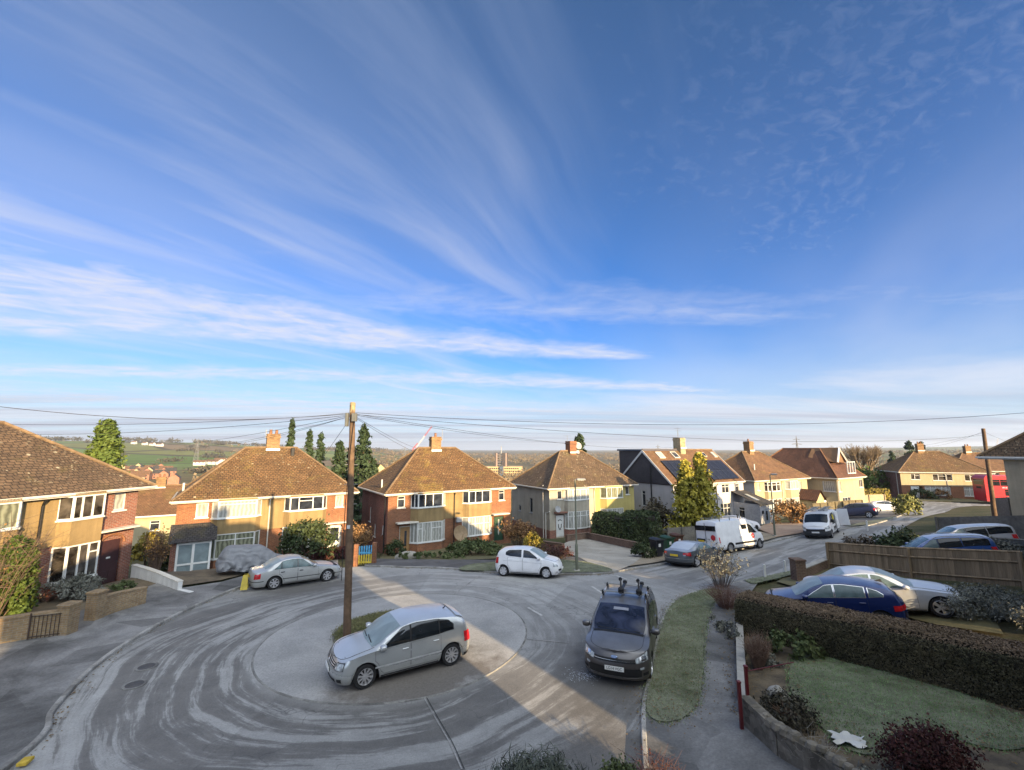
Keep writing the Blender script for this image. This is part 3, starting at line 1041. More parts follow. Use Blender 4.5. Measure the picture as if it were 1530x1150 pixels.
def bay(parent, x0, x1, proj, cant, levels, eave, base_mat, mid_mat, curved=False, y=0.0, zb=-.5, top_mat=None, sidecols=()):
 """two-storey bay. levels = [(z0,z1,cols,transom,pane,tcols), ...] windows from bottom to top"""
 if curved:
  n = 6
  pts = []
  cx, hw = (x0 + x1) / 2, (x1 - x0) / 2
  for i in range(n + 1):
   a = PI - PI * i / n
   pts.append((cx + hw * math.copysign(abs(math.cos(a)) ** .85, math.cos(a)), y - proj * math.sin(a) ** .8))
 else:
  pts = [(x0, y), (x0 + cant, y - proj), (x1 - cant, y - proj), (x1, y)]
 mbb, mbs = MB(), []
 zs = [zb] + [q for lv in levels for q in lv[:2]] + [eave]
 for k in range(0, len(zs) - 1, 2):
  za, zz = zs[k], zs[k + 1]
  if k:
   mbs.append(MB())
  tgt = mbb if k == 0 else mbs[-1]
  for i in range(len(pts) - 1):
   p, q = pts[i], pts[i + 1]
   tgt.quad((p[0], p[1], za), (q[0], q[1], za), (q[0], q[1], zz), (p[0], p[1], zz))
  tgt.poly([(p[0], p[1], zz) for p in pts])
  if k:
   tgt.poly([(p[0], p[1], za) for p in reversed(pts)])
 o1 = mbb.build('bay', base_mat, parent)
 for m_ in mbs:
  m_.build('bay_panel', mid_mat, o1)
 for lv in levels:
  z0, z1, cols, tr, pane, tcols = lv
  mf, mp, ms = MB(), MB(), MB()
  nseg = len(pts) - 1
  for i in range(nseg):
   Mx = frame_at(pts[i], pts[i + 1], z0)
   L = (Vector(pts[i + 1]) - Vector(pts[i])).length
   front = (not curved) and i == 1
   add_frame(mf, mp, Mx, L, z1 - z0, cols if front else sidecols, tr if (front or curved) else None, tcols=tcols if front else None, y0=-.01, y1=.05)
   ms.box(-.01, -.06, -.06, L + .01, .02, 0.0, Mx)
  wo = mf.build('window', M_white, parent)
  mp.build('pane', pane, wo)
  ms.build('sill', M_white, wo)
 return o1
def slope(mb, a, b, c, d, nu=14, nv=8, jit=.018, mi=0):
 """roof slope a-b along the eave, d-c along the ridge; rows a little uneven"""
 P = []
 for j in range(nv + 1):
  row = []
  for i in range(nu + 1):
   s, q = i / nu, j / nv
   p = (Vector(a).lerp(Vector(b), s)).lerp(Vector(d).lerp(Vector(c), s), q)
   if 0 < i < nu and 0 < j < nv:
    p = p + Vector((0, 0, random.uniform(-jit, jit) - .07 * math.sin(PI * s) * math.sin(PI * q)))
   elif j == 0 and 0 < i < nu:
    p = p + Vector((0, 0, random.uniform(-jit, 0) * .5))
   row.append(p)
  P.append(row)
 mb.grid(P, mi)
def hip_roof(parent, W, D, eave, rise, rl, mat, oh=.32, oh_front=None, ridge_mat=None, gutter_mat=None, y0=0.0, gable_left=False, gable_right=False, name='roof'):
 """ridge along x, half length rl; front at y0"""
 of = oh if oh_front is None else oh_front
 xa, xb, ya, yb = -W / 2 - oh, W / 2 + oh, y0 - of, y0 + D + oh
 ym = y0 + D / 2
 z, zr = eave, eave + rise
 ra = (xa if gable_left else -rl, ym, zr)
 rb = (xb if gable_right else rl, ym, zr)
 mb = MB()
 A, B, C_, E = (xa, ya, z), (xb, ya, z), (xb, yb, z), (xa, yb, z)
 slope(mb, A, B, rb, ra)
 slope(mb, C_, E, ra, rb)
 if not gable_left:
  slope(mb, E, A, ra, ra, 10, 8)
 if not gable_right:
  slope(mb, B, C_, rb, rb, 10, 8)
 mb.poly([(xa, ya, z - .02), (xa, yb, z - .02), (xb, yb, z - .02), (xb, ya, z - .02)])
 ro = mb.build(name, mat, parent, smooth=False)
 rm = ridge_mat or M_ridge
 mr = MB()
 lift = Vector((0, 0, .03))
 def hipline(p, q, r=.085):
  n = max(3, int((Vector(q) - Vector(p)).length / .42))
  pts = [Vector(p).lerp(Vector(q), i / n) + lift + Vector((0, 0, random.uniform(-.008, .008))) for i in range(n + 1)]
  mr.tube(pts, r, 6)
 hipline(ra, rb, .10)
 if not gable_left:
  hipline(A, ra)
  hipline(E, ra)
 if not gable_right:
  hipline(B, rb)
  hipline(C_, rb)
 mr.build('ridge_tile', rm, ro)
 mg = MB()
 g = gutter_mat or M_offwhite
 sides = [((xa, ya), (xb, ya)), ((xb, yb), (xa, yb))]
 if not gable_right:
  sides.append(((xb, ya), (xb, yb)))
 if not gable_left:
  sides.append(((xa, yb), (xa, ya)))
 for p, q in sides:
  Mx = frame_at(p, q, z)
  L = (Vector(q) - Vector(p)).length
  mg.box(0, -.005, -.17, L, .03, -.015, Mx)          # fascia
  mg.bbox(-.05, -.11, -.10, L + .05, -.008, .0, .03, Mx)   # gutter
 mg.build('gutter', g, ro)
 return ro
def chimney(roof, x, y, z0, z1, w=.95, d=.6, mat=None, pots=2, cap=True):
 mb = MB()
 m = mat or M_brick_old
 mb.box(x - w / 2, y - d / 2, z0, x + w / 2, y + d / 2, z1)
 mb.box(x - w / 2 - .05, y - d / 2 - .05, z1 - .28, x + w / 2 + .05, y + d / 2 + .05, z1 - .13)
 mb.box(x - w / 2 - .02, y - d / 2 - .02, z1, x + w / 2 + .02, y + d / 2 + .02, z1 + .05)
 c = mb.build('chimney', m, roof)
 ml = MB()
 ml.box(x - w / 2 - .03, y - d / 2 - .10, z1 - 1.32, x + w / 2 + .03, y - d / 2 - .004, z1 - 1.14)
 ml.build('flashing', M_white, roof)
 mp = MB()
 for i in range(pots):
  px = x + (i - (pots - 1) / 2) * w * .45
  mp.lathe([(.11, z1 + .05), (.12, z1 + .2), (.095, z1 + .34), (.12, z1 + .36), (.12, z1 + .40), (.07, z1 + .40)], 10, Matrix.Translation((px, y, 0)))
 if pots:
  mp.build('chimney_pot', plain('terracotta', (.22, .11, .06), .85, 0, .3, 5), roof)
 return c
def downpipe(parent, x, y, z0, z1, mat, r=.04, name='downpipe'):
 mb = MB()
 mb.tube([(x, y - .28, z1), (x, y - .12, z1 - .25), (x, y - .07, z1 - .38), (x, y - .07, z0)], r, 7)
 return mb.build(name, mat, parent)
def body(parent, W, D, eave, front_op, mats, left_op=(), right_op=(), front_mat_split=None, zb=-.6):
 """four walls; openings measured from the left end of each wall as seen from outside.
 mats = (front, left, right, back)"""
 def one(p, q, op, m, nm):
  mb = MB()
  Mx = frame_at(p, q, 0)
  wall_face(mb, Mx, (Vector(q) - Vector(p)).length, eave, op, z0=zb)
  return mb.build(nm, m, parent)
 h = W / 2
 one((-h, 0), (h, 0), front_op, mats[0], 'wall')
 one((h, 0), (h, D), right_op, mats[2], 'wall')
 one((h, D), (-h, D), (), mats[3], 'wall')
 one((-h, D), (-h, 0), left_op, mats[1], 'wall')
def aerial(parent, x, y, z, h=.9):
 mb = MB()
 mb.tube([(x, y, z), (x, y, z + h)], .018, 5)
 mb.tube([(x - .45, y, z + h * .92), (x + .45, y, z + h * .92)], .012, 4)
 for i in range(7):
  xx = x - .42 + i * .14
  mb.tube([(xx, y - .16, z + h * .92), (xx, y + .16, z + h * .92)], .008, 4)
 return mb.build('aerial', M_steel, parent)
def dish(parent, loc, r, mat, aim=(0, -1, .35), name='satellite_dish'):
 mb = MB()
 q = Vector(aim).to_track_quat('Z', 'Y').to_matrix().to_4x4()
 Mx = Matrix.Translation(loc) @ q
 mb.lathe([(0.001, 0.0), (r * .5, r * .07), (r * .85, r * .2), (r, r * .3), (r * 1.02, r * .3), (r * .86, r * .17), (r * .5, r * .03), (.001, -.03)], 20, Mx)
 mb.tube([Mx @ Vector((0, -r * .9, r * .25)), Mx @ Vector((0, -r * .3, r * 1.0))], .018, 5)
 mb.box(-.04, -r * .36, r * .92, .04, -r * .22, r * 1.08, Mx)
 mb.tube([Mx @ Vector((0, 0, -.02)), Mx @ Vector((0, 0, -.02)) + Vector((0, .35, -.12))], .03, 6)
 return mb.build(name, mat, parent, smooth=True, sharp=40)
def strip_pipe(parent, pts, r, mat, name):
 mb = MB()
 mb.tube(pts, r, 6)
 return mb.build(name, mat, parent)
EV = 4.65
def semi_front(o, layout, mir=1):
 pass
def house_mid():
 o = thing('semi_detached_house', 'orange brick house pair with tan spandrels, big brown dish and mossy roof top', 'house', (-4.9, 38.1, -1.55), R(32.7), 'semi-detached houses')
 W, D = 11.4, 7.8
 fo = [(.75, 3.5, .62, .9), (W - 1.3, 3.5, .62, .9), (1.05, -.1, .92, 2.15), (W - 1.75, .02, .92, 2.1)]
 body(o, W, D, EV, fo, (M_brick, M_brick_red, M_brick, M_brick), left_op=[(2.6, 1.9, .5, 1.2), (4.2, .9, .5, 1.0)])
 mb = MB()
 mb.box(-.95, -.03, 2.35, .85, .05, EV - .02)
 mb.build('render_panel', M_rend_tan, o)
 bay(o, -3.85, -.85, .5, .45, [(.75, 2.3, (.2, .55), .68, M_net, (0, 2)), (3.45, 4.52, (.28, .6), None, M_glass, None)], EV - .02, M_brick, M_rend_tan, sidecols=(.5,))
 bay(o, .75, 3.65, .45, .4, [(.8, 2.35, (.3, .7), .62, M_net, (0, 1, 2)), (3.5, 4.52, (.3, .62), None, M_glass, None)], EV - .02, M_brick, M_rend_tan)
 for (x, z, w, h) in fo[:2]:
  window(o, frame_at((-W / 2 + x, 0), (W / 2, 0), z), w, h, (), .72, M_glass)
 door(o, frame_at((-W / 2 + 1.05, 0), (W / 2, 0), -.1), .92, 2.1, plain('door_oak', (.33, .19, .08), .5), M_glass, M_offwhite, gl=(.4, .3, .6, .85))
 door(o, frame_at((W / 2 - 1.75, 0), (W / 2, 0), .02), .92, 2.05, plain('door_green', (.03, .075, .045), .45), M_net, M_dark, gl=(.42, .25, .58, .9))
 for x in (-W / 2 + 1.5, W / 2 - 1.3):
  mb = MB()
  mb.bbox(x - .85, -.6, 2.32, x + .85, .05, 2.42, .02)
  mb.build('canopy', M_offwhite, o)
 for (y, z, w, h) in ((2.6, 1.9, .5, 1.2), (4.2, .9, .5, 1.0)):
  window(o, frame_at((-W / 2, D - y), (-W / 2, 0), z), w, h, (), None, M_glass)
 r = hip_roof(o, W, D, EV, 3.55, 1.85, M_tile)
 chimney(r, -.25, D / 2, EV + 2.9, EV + 4.55, .95, .62, pots=1)
 mb = MB()
 mb.tube([(.45, D / 2, EV + 4.2), (.45, D / 2, EV + 5.3)], .02, 5)
 mb.build('aerial', M_steel, r)
 mv = MB()
 mv.tube([(-W / 2 + .1, 2.2, EV + .15), (-W / 2 + .1, 2.2, EV + .95)], .06, 8)
 mv.build('soil_vent', M_white, r)
 downpipe(o, -.05, -.03, 0, EV - .1, M_black)
 dish(o, (.25, -.62, 1.15), .62, plain('dish_brown', (.30, .21, .12), .6))
 mb = MB()
 mb.bbox(.12, -.3, 2.0, .62, -.02, 2.4, .05)
 mb.build('alarm_box', M_grey_pipe, o)
 strip_pipe(o, [(-W / 2 - .08, .5, EV - .2), (-W / 2 - .08, .5, 0)], .05, M_black, 'downpipe')
 strip_pipe(o, [(-W / 2 - .08, 1.2, 1.3), (-W / 2 - .2, .5, 1.5), (-W / 2 - .2, .4, 2.2)], .035, M_grey_pipe, 'waste_pipe')
 return o
house_mid()
def house_left():
 o = thing('semi_detached_house', 'orange brick house pair with a white glazed porch, behind the silver saloon', 'house', (-17.6, 33.05, -1.5), R(34.5), 'semi-detached houses')
 W, D = 11.4, 7.8
 fo = [(1.05, 3.45, .7, .95), (W - 1.35, 3.5, .62, .9), (W - 1.75, .02, .92, 2.1)]
 body(o, W, D, EV, fo, (M_brick, M_brick_red, M_brick, M_brick))
 mb = MB()
 mb.box(-1.0, -.03, 2.3, .95, .05, EV - .02)
 mb.build('render_panel', M_rend_tan, o)
 bay(o, -3.75, -.75, .45, .35, [(.7, 2.3, (.5,), .74, M_curt, None), (3.35, 4.5, (), .78, M_net, None)], EV - .02, M_brick, M_rend_tan)
 bay(o, .7, 3.7, .45, .35, [(.8, 2.35, (.26, .62), .74, M_curt, (0, 1, 2)), (3.5, 4.5, (.26, .68), .7, M_glass, (1,))], EV - .02, M_brick_red, M_rend_tan)
 for (x, z, w, h) in fo[:2]:
  window(o, frame_at((-W / 2 + x, 0), (W / 2, 0), z), w, h, (), None, M_net)
 door(o, frame_at((W / 2 - 1.75, 0), (W / 2, 0), .02), .92, 2.05, M_white, M_glass, M_white, gl=(.15, .45, .85, .93))
 mb = MB()
 mb.bbox(W / 2 - 2.3, -.55, 2.3, W / 2 - .3, .04, 2.38, .02)
 mb.build('canopy', M_offwhite, o)
 x0, x1, y0 = -W / 2 - .05, -3.6, -1.5
 mw = MB()
 mw.quad((x0, 0, -.5), (x0, y0, -.5), (x0, y0, 2.15), (x0, 0, 2.15))
 mw.box(x0, y0, -.4, x0 + .28, y0 + .2, 2.15)
 porch = mw.build('porch', M_brick_red, o)
 mr = MB()
 slope(mr, (x0 - .15, y0 - .2, 2.2), (x1 + .25, y0 - .2, 2.2), (x1 + .25, .02, 3.12), (x0 - .15, .02, 3.12), 8, 6)
 mr.quad((x0 - .15, y0 - .2, 2.18), (x0 - .15, .02, 3.10), (x1 + .25, .02, 3.10), (x1 + .25, y0 - .2, 2.18))
 mr.build('porch_roof', M_tile_grey, porch)
 mf, mp = MB(), MB()
 Mx = frame_at((x0 + .3, y0), (x1, y0), -.1)
 add_frame(mf, mp, Mx, x1 - x0 - .3, 2.22, (.48,), .40, bar=.12)
 M2 = frame_at((x1, y0), (x1, 0), -.1)
 add_frame(mf, mp, M2, -y0, 2.22, (.5,), .40, bar=.10)
 wo = mf.build('porch_glazing', plain('white_upvc', (.82, .82, .80), .35, 0, .06, 3), porch)
 mp.build('pane', M_frost_glass, porch)
 r = hip_roof(o, W, D, EV, 3.5, 1.85, M_tile_b)
 chimney(r, .05, D / 2, EV + 2.9, EV + 4.6, .95, .62, pots=2)
 mb = MB()
 mb.tube([(-.5, D / 2, EV + 4.3), (-.5, D / 2, EV + 5.0)], .02, 5)
 mb.build('aerial', M_steel, r)
 mv = MB()
 mv.bbox(1.35, D / 2 - .75, EV + 2.65, 1.62, D / 2 - .5, EV + 3.5, .03)
 mv.build('flue', M_dark, r)
 mv = MB()
 mv.tube([(-W / 2 + .1, 4.2, EV + .15), (-W / 2 + .1, 4.2, EV + .9)], .07, 8)
 mv.build('soil_vent', M_white, r)
 downpipe(o, -.25, -.03, .2, EV - .1, M_offwhite, .045)
 return o
house_left()
def house_edge():
 o = thing('semi_detached_house', 'tan and brick house pair with arched dark door and bare creeper at left edge', 'house', (-20.65, 18.4, -.05), R(82), 'semi-detached houses')
 W, D = 10.8, 7.9
 fo = [(W - 1.2, 3.55, .6, .85), (W - 1.55, .03, .95, 2.15), (.6, 3.5, .6, .9)]
 body(o, W, D, EV, fo, (M_brick_red, M_brick_red, M_brick_red, M_brick_red))
 mb = MB()
 mb.box(-2.2, -.03, 2.35, 1.8, .05, EV - .02)
 mb.build('render_panel', M_rend_tan, o)
 bay(o, 1.75, 3.7, .45, .3, [(.75, 2.3, (.36, .66), .72, M_glass_b, (2,)), (3.45, 4.5, (.28, .62), None, M_glass_b, None)], EV - .02, M_brick_red, M_rend_tan)
 bay(o, -2.3, .45, .45, .35, [(.75, 2.3, (.3, .66), .72, M_glass, (0, 2)), (3.45, 4.5, (.4,), .7, M_curt, (0,))], EV - .02, M_brick_red, M_rend_tan)
 window(o, frame_at((-W / 2 + W - 1.2, 0), (W / 2, 0), 3.55), .6, .85, (), None, M_net)
 window(o, frame_at((-W / 2 + .6, 0), (W / 2, 0), 3.5), .6, .9, (), None, M_net)
 d = door(o, frame_at((W / 2 - 1.55, 0), (W / 2, 0), .03), .95, 2.1, plain('door_dark', (.045, .02, .022), .5), None, M_brick_red)
 mb = MB()
 mb.box(W / 2 - 1.22, -.005, 1.25, W / 2 - 1.05, .04, 1.33)
 mb.build('letter_plate', M_white, d)
 ma = MB()
 cx = W / 2 - 1.08
 pts = [(cx + .62 * math.cos(a), -.04, 1.95 + .45 * math.sin(a)) for a in np.linspace(0, PI, 13)]
 ma.tube(pts, .06, 6)
 ma.build('door_arch', M_brick, o)
 mb = MB()
 mb.bbox(W / 2 - 2.0, -.5, 2.62, W / 2 - .1, .04, 2.70, .02)
 mb.build('canopy', M_offwhite, o)
 r = hip_roof(o, W, D, EV, 3.2, 1.9, M_tile_c, oh=.62, oh_front=.34)
 chimney(r, .05, D / 2, EV + 2.6, EV + 4.3, .95, .62)
 downpipe(o, 1.1, -.03, .2, EV - .1, M_dark, .05)
 return o
house_edge()
def house_grey():
 e = 4.78
 o = thing('semi_detached_house', 'house pair, grey roughcast with white door on one half, yellow on the other', 'house', (8.6, 46.8, -2.08), R(27.9), 'semi-detached houses')
 W, D = 11.1, 7.9
 fo = [(.95, 3.65, .6, .85), (W - 1.2, 3.7, .55, .85), (.75, .05, .95, 2.1)]
 for (a, b, m, ops) in ((-W / 2, .0, M_rend_grey, [fo[0], fo[2]]), (.0, W / 2, M_rend_yellow, [(W - 1.2 - W / 2, 3.7, .55, .85)])):
  mb = MB()
  wall_face(mb, frame_at((a, 0), (b, 0), 0), b - a, e, ops, z0=-.6)
  mb.build('wall', m, o)
 for (p, q, m, ops) in (((W / 2, 0), (W / 2, D), M_rend_yellow, ()), ((W / 2, D), (-W / 2, D), M_rend_grey, ()), ((-W / 2, D), (-W / 2, 0), M_rend_grey, [(4.0, 2.0, .62, 1.5), (1.6, 1.9, .5, .6)])):
  mb = MB()
  wall_face(mb, frame_at(p, q, 0), (Vector(q) - Vector(p)).length, e, ops, z0=-.6)
  mb.build('wall', m, o)
 for (y, z, w, h) in ((4.0, 2.0, .62, 1.5), (1.6, 1.9, .5, .6)):
  window(o, frame_at((-W / 2, D - y), (-W / 2, 0), z), w, h, (), None, M_glass, M_grey_pipe)
 mb = MB()
 mb.box(-W / 2 - .025, -.025, -.6, -W / 2 + .74, .02, .72)
 mb.box(-W / 2 + 1.72, -.025, -.6, 0, .02, .72)
 mb.box(-W / 2 - .025, .02, -.6, -W / 2, D, .72)
 mb.build('plinth', M_brick_red, o)
 bay(o, -3.75, -.75, .62, .4, [(.8, 2.45, (), .72, M_net, None), (3.55, 4.6, (), None, M_net, None)], e - .02, M_brick_red, M_rend_grey, True)
 bay(o, .8, 3.8, .6, .4, [(.8, 2.45, (.3, .6), None, M_net, None), (3.5, 4.62, (.3, .65), None, M_curt, None)], e - .02, M_rend_yellow, M_rend_yellow)
 window(o, frame_at((-W / 2 + .95, 0), (W / 2, 0), 3.65), .6, .85, (), None, M_glass)
 window(o, frame_at((W / 2 - 1.2, 0), (W / 2, 0), 3.7), .55, .85, (), None, M_glass)
 d = door(o, frame_at((-W / 2 + .75, 0), (W / 2, 0), .05), .95, 2.05, M_white, None, M_brick_red, panel=False)
 mb = MB()
 Mx = frame_at((-W / 2 + .75, 0), (W / 2, 0), .05)
 pts = [(.475 + .2 * math.cos(a), .03, 1.45 + .17 * math.sin(a)) for a in np.linspace(.3, PI - .3, 9)]
 mb.tube([Mx @ Vector(p) for p in pts], .035, 6)
 mb.tube([Mx @ Vector((.475 + .17 * math.cos(a), .03, 1.0 + .22 * math.sin(a))) for a in np.linspace(PI, 2 * PI, 9)], .035, 6)
 mb.tube([Mx @ Vector((.305, .03, 1.0)), Mx @ Vector((.305, .03, 1.22))], .035, 6)
 mb.tube([Mx @ Vector((.645, .03, 1.0)), Mx @ Vector((.645, .03, 1.22))], .035, 6)
 mb.box(.36, .02, .66, .6, .04, .7, Mx)
 mb.build('door_glazing', M_dark, d)
 mb = MB()
 mb.bbox(-W / 2 + .5, -.35, 2.32, -W / 2 + 2.0, .03, 2.45, .03)
 mb.build('canopy', M_brick_red, o)
 dish(o, (-W / 2 + .75, -.3, 2.75), .32, M_grey_pipe)
 r = hip_roof(o, W, D, e, 3.62, 1.5, M_tile_c, gutter_mat=M_offwhite)
 chimney(r, .0, D / 2, e + 2.9, e + 4.7, .9, .9, M_brick, 0)
 dish(r, (.75, D / 2 - .3, e + 4.2), .42, M_grey_pipe)
 dish(r, (.55, D / 2 - .5, e + 3.5), .22, M_grey_pipe)
 aerial(r, -.5, D / 2, e + 4.6, .8)
 for (x, y, z0, z1) in ((-W / 2 - .1, 1.0, -.2, e + .25), (-W / 2 - .1, .55, -.2, 2.4)):
  strip_pipe(o, [(x, y, z1), (x, y, z0)], .055, M_offwhite, 'soil_pipe')
 strip_pipe(o, [(-W / 2 - .1, .55, 2.3), (-W / 2 - .05, -.1, 2.55)], .045, M_offwhite, 'waste_pipe')
 downpipe(o, .0, -.0, .0, e - .1, M_offwhite)
 return o
house_grey()
def house_solar():
 e = 4.85
 o = thing('semi_detached_house', 'gabled house pair with dark clad gable, solar panels and rooflights', 'house', (22.85, 51.3, -2.15), R(29.6), 'semi-detached houses')
 W, D = 12.4, 8.2
 fo = [(8.3, 3.55, 1.35, 1.05), (10.9, 3.6, .7, .95), (7.9, .5, 1.9, 1.9)]
 body(o, W, D, e, fo, (M_rend_pink, M_rend_pink, M_rend_pink, M_rend_pink), left_op=[(3.6, 2.2, .55, 1.7)])
 window(o, frame_at((-W / 2, D - 3.6), (-W / 2, 0), 2.2), .55, 1.7, (), .78, M_glass)
 for (x, z, w, h), c in zip(fo, ((.5,), (), (.3, .65))):
  window(o, frame_at((-W / 2 + x, 0), (W / 2, 0), z), w, h, c, .7, M_glass)
 for s in (-1, 1):
  mb = MB()
  x = s * (W / 2 + .03)
  tri = [(x, -.05, e - .1), (x, D + .05, e - .1), (x, D / 2, e + 3.55)]
  tri2 = [(x - s * .12, p[1], p[2]) for p in tri]
  mb.poly(tri if s > 0 else tri[::-1])
  mb.poly(tri2[::-1] if s > 0 else tri2)
  mb.quad(tri[0], tri[1], tri2[1], tri2[0])
  mb.build('gable', M_slate, o)
 r = hip_roof(o, W, D, e, 3.75, 4, M_tile_mix, gable_left=True, gable_right=True, gutter_mat=M_offwhite, oh=.15)
 for s in (-1, 1):
  mb = MB()
  x = s * (W / 2 + .16)
  for (ya, yb) in ((-.15, D / 2), (D + .15, D / 2)):
   p, q = Vector((x, ya, e - .02)), Vector((x, yb, e + 3.74))
   mb.quad(p + Vector((0, 0, -.24)), q + Vector((0, 0, -.28)), q, p)
   mb.quad(p + Vector((s * .05, 0, -.24)), q + Vector((s * .05, 0, -.28)), q + Vector((s * .05, 0, .02)), p + Vector((s * .05, 0, .02)))
   mb.quad(p + Vector((0, 0, .02)), q + Vector((0, 0, .02)), q + Vector((s * .05, 0, .02)), p + Vector((s * .05, 0, .02)))
  mb.build('barge_board', M_white, r)
 mb = MB()
 mb.box(-W / 2 + .05, D / 2 + .05, e + .1, -.6, D - .05, e + 3.62)
 dm = mb.build('box_dormer', M_slate, r)
 mb = MB()
 mb.box(-W / 2 - .12, D / 2 - .1, e + 3.63, -.45, D + .15, e + 3.82)
 mb.build('dormer_roof', plain('felt_blue', (.06, .075, .11), .6), dm)
 sl = Vector((0, D / 2 + .15, 3.75)).normalized()
 nrm = Vector((0, -sl.z, sl.y))
 x_ax = Vector((1, 0, 0))
 def on_roof(x, s):
  return Vector((x, -.15, e)) + sl * s
 M_pv = NT('solar_cells')
 _uv = M_pv.coord('UV')
 _b = M_pv.n('ShaderNodeTexBrick', offset=0.0)
 M_pv.l(_uv, _b.inputs['Vector'])
 _b.inputs['Color1'].default_value = (.012, .014, .022, 1)
 _b.inputs['Color2'].default_value = (.016, .018, .028, 1)
 _b.inputs['Mortar'].default_value = (.05, .055, .065, 1)
 _b.inputs['Scale'].default_value = 1
 _b.inputs['Mortar Size'].default_value = .012
 _b.inputs['Brick Width'].default_value = .98
 _b.inputs['Row Height'].default_value = 1.62
 M_pv.l(_b.outputs[0], M_pv.b.inputs['Base Color'])
 M_pv.set(Roughness=.22)
 for (x0, x1, s0, s1) in ((-5.1, -1.0, .5, 3.7), (.75, 5.7, .35, 3.6)):
  nx = round((x1 - x0) / 1.0)
  for i in range(nx):
   for j in range(2):
    a, b = x0 + i * (x1 - x0) / nx + .02, x0 + (i + 1) * (x1 - x0) / nx - .02
    c, d = s0 + j * (s1 - s0) / 2 + .02, s0 + (j + 1) * (s1 - s0) / 2 - .02
    mb = MB()
    q = [on_roof(a, c), on_roof(b, c), on_roof(b, d), on_roof(a, d)]
    top = [p + nrm * .13 for p in q]
    low = [p + nrm * .07 for p in q]
    mb.poly(top)
    mb.poly(low[::-1])
    for k in range(4):
     mb.quad(low[k], low[(k + 1) % 4], top[(k + 1) % 4], top[k])
    mb.build('solar_panel', M_pv.m, r)
 for (x, s, w, h, m) in ((-4.7, 4.15, .95, 1.05, M_net), (-2.2, 4.15, .95, 1.05, M_glass), (2.6, 4.3, .9, .85, M_net), (3.4, 4.3, .5, .7, M_glass), (5.3, 4.2, .55, .9, M_net)):
  mb = MB()
  q = [on_roof(x, s), on_roof(x + w, s), on_roof(x + w, s + h), on_roof(x, s + h)]
  top = [p + nrm * .12 for p in q]
  mb.poly(top)
  for k in range(4):
   mb.quad(q[k], q[(k + 1) % 4], top[(k + 1) % 4], top[k])
  rl = mb.build('rooflight', M_offwhite, r)
  cen = sum(top, Vector()) / 4
  mb = MB()
  mb.poly([cen + (p - cen) * .8 + nrm * .01 for p in top])
  mb.build('pane', m, rl)
 chimney(r, .1, D / 2, e + 3.0, e + 5.2, .9, 1.1, plain('stone_chimney', (.40, .32, .19), .9, 0, .5, 5), 0)
 aerial(r, -.1, D / 2, e + 5.2, 1.3)
 aerial(r, .35, D / 2 + .3, e + 5.2, 1.0)
 strip_pipe(o, [(-W / 2 - .12, 3.0, e + 2.0), (-W / 2 - .12, 3.0, -.3)], .075, M_black, 'soil_pipe')
 strip_pipe(o, [(-W / 2 - .12, 4.0, 2.4), (-W / 2 - .12, 3.0, 2.2)], .045, M_black, 'waste_pipe')
 strip_pipe(o, [(-W / 2 - .12, 2.2, .9), (-W / 2 - .12, 3.0, .4)], .05, M_black, 'waste_pipe')
 downpipe(o, 1.0, 0, 0, e - .1, M_black)
 mb = MB()
 x0, x1, y0 = 3.9, 6.35, -3.3
 wall_face(mb, frame_at((x0, 0), (x0, y0), 0), 3.3, 2.5, [(.7, .8, .75, 1.2)], z0=-.5)
 wall_face(mb, frame_at((x0, y0), (x1, y0), 0), x1 - x0, 2.5, [(.8, .0, .95, 2.1)], z0=-.5)
 wall_face(mb, frame_at((x1, y0), (x1, 0), 0), 3.3, 2.5, [], z0=-.5)
 po = mb.build('porch', plain('porch_grey', (.36, .38, .42), .8), o)
 window(po, frame_at((x0, -.7), (x0, y0), .8), .75, 1.2, (), .7, M_glass)
 door(po, frame_at((x0 + .8, y0), (x1, y0), 0), .95, 2.05, plain('door_greyblue', (.28, .31, .36), .5), M_glass, M_white)
 mb = MB()
 slope(mb, (x0 - .2, y0 - .3, 2.5), (x1 + .2, y0 - .3, 2.5), (x1 + .2, .02, 3.75), (x0 - .2, .02, 3.75), 8, 6)
 mb.quad((x0 - .2, y0 - .3, 2.46), (x0 - .2, .02, 3.71), (x1 + .2, .02, 3.71), (x1 + .2, y0 - .3, 2.46))
 mb.build('porch_roof', M_tile_grey, po)
 mb = MB()
 mb.quad((x0 + .75, -2.5, 2.86), (x0 + 1.4, -2.5, 2.86), (x0 + 1.4, -1.0, 3.43), (x0 + .75, -1.0, 3.43))
 mb.build('rooflight', M_net, po)
 mb = MB()
 for xx in (x0 + .4, x0 + 2.05):
  mb.bbox(xx - .07, y0 - .14, 1.5, xx + .07, y0 - .005, 1.85, .02)
 mb.build('wall_lantern', M_dark, po)
 return o
house_solar()
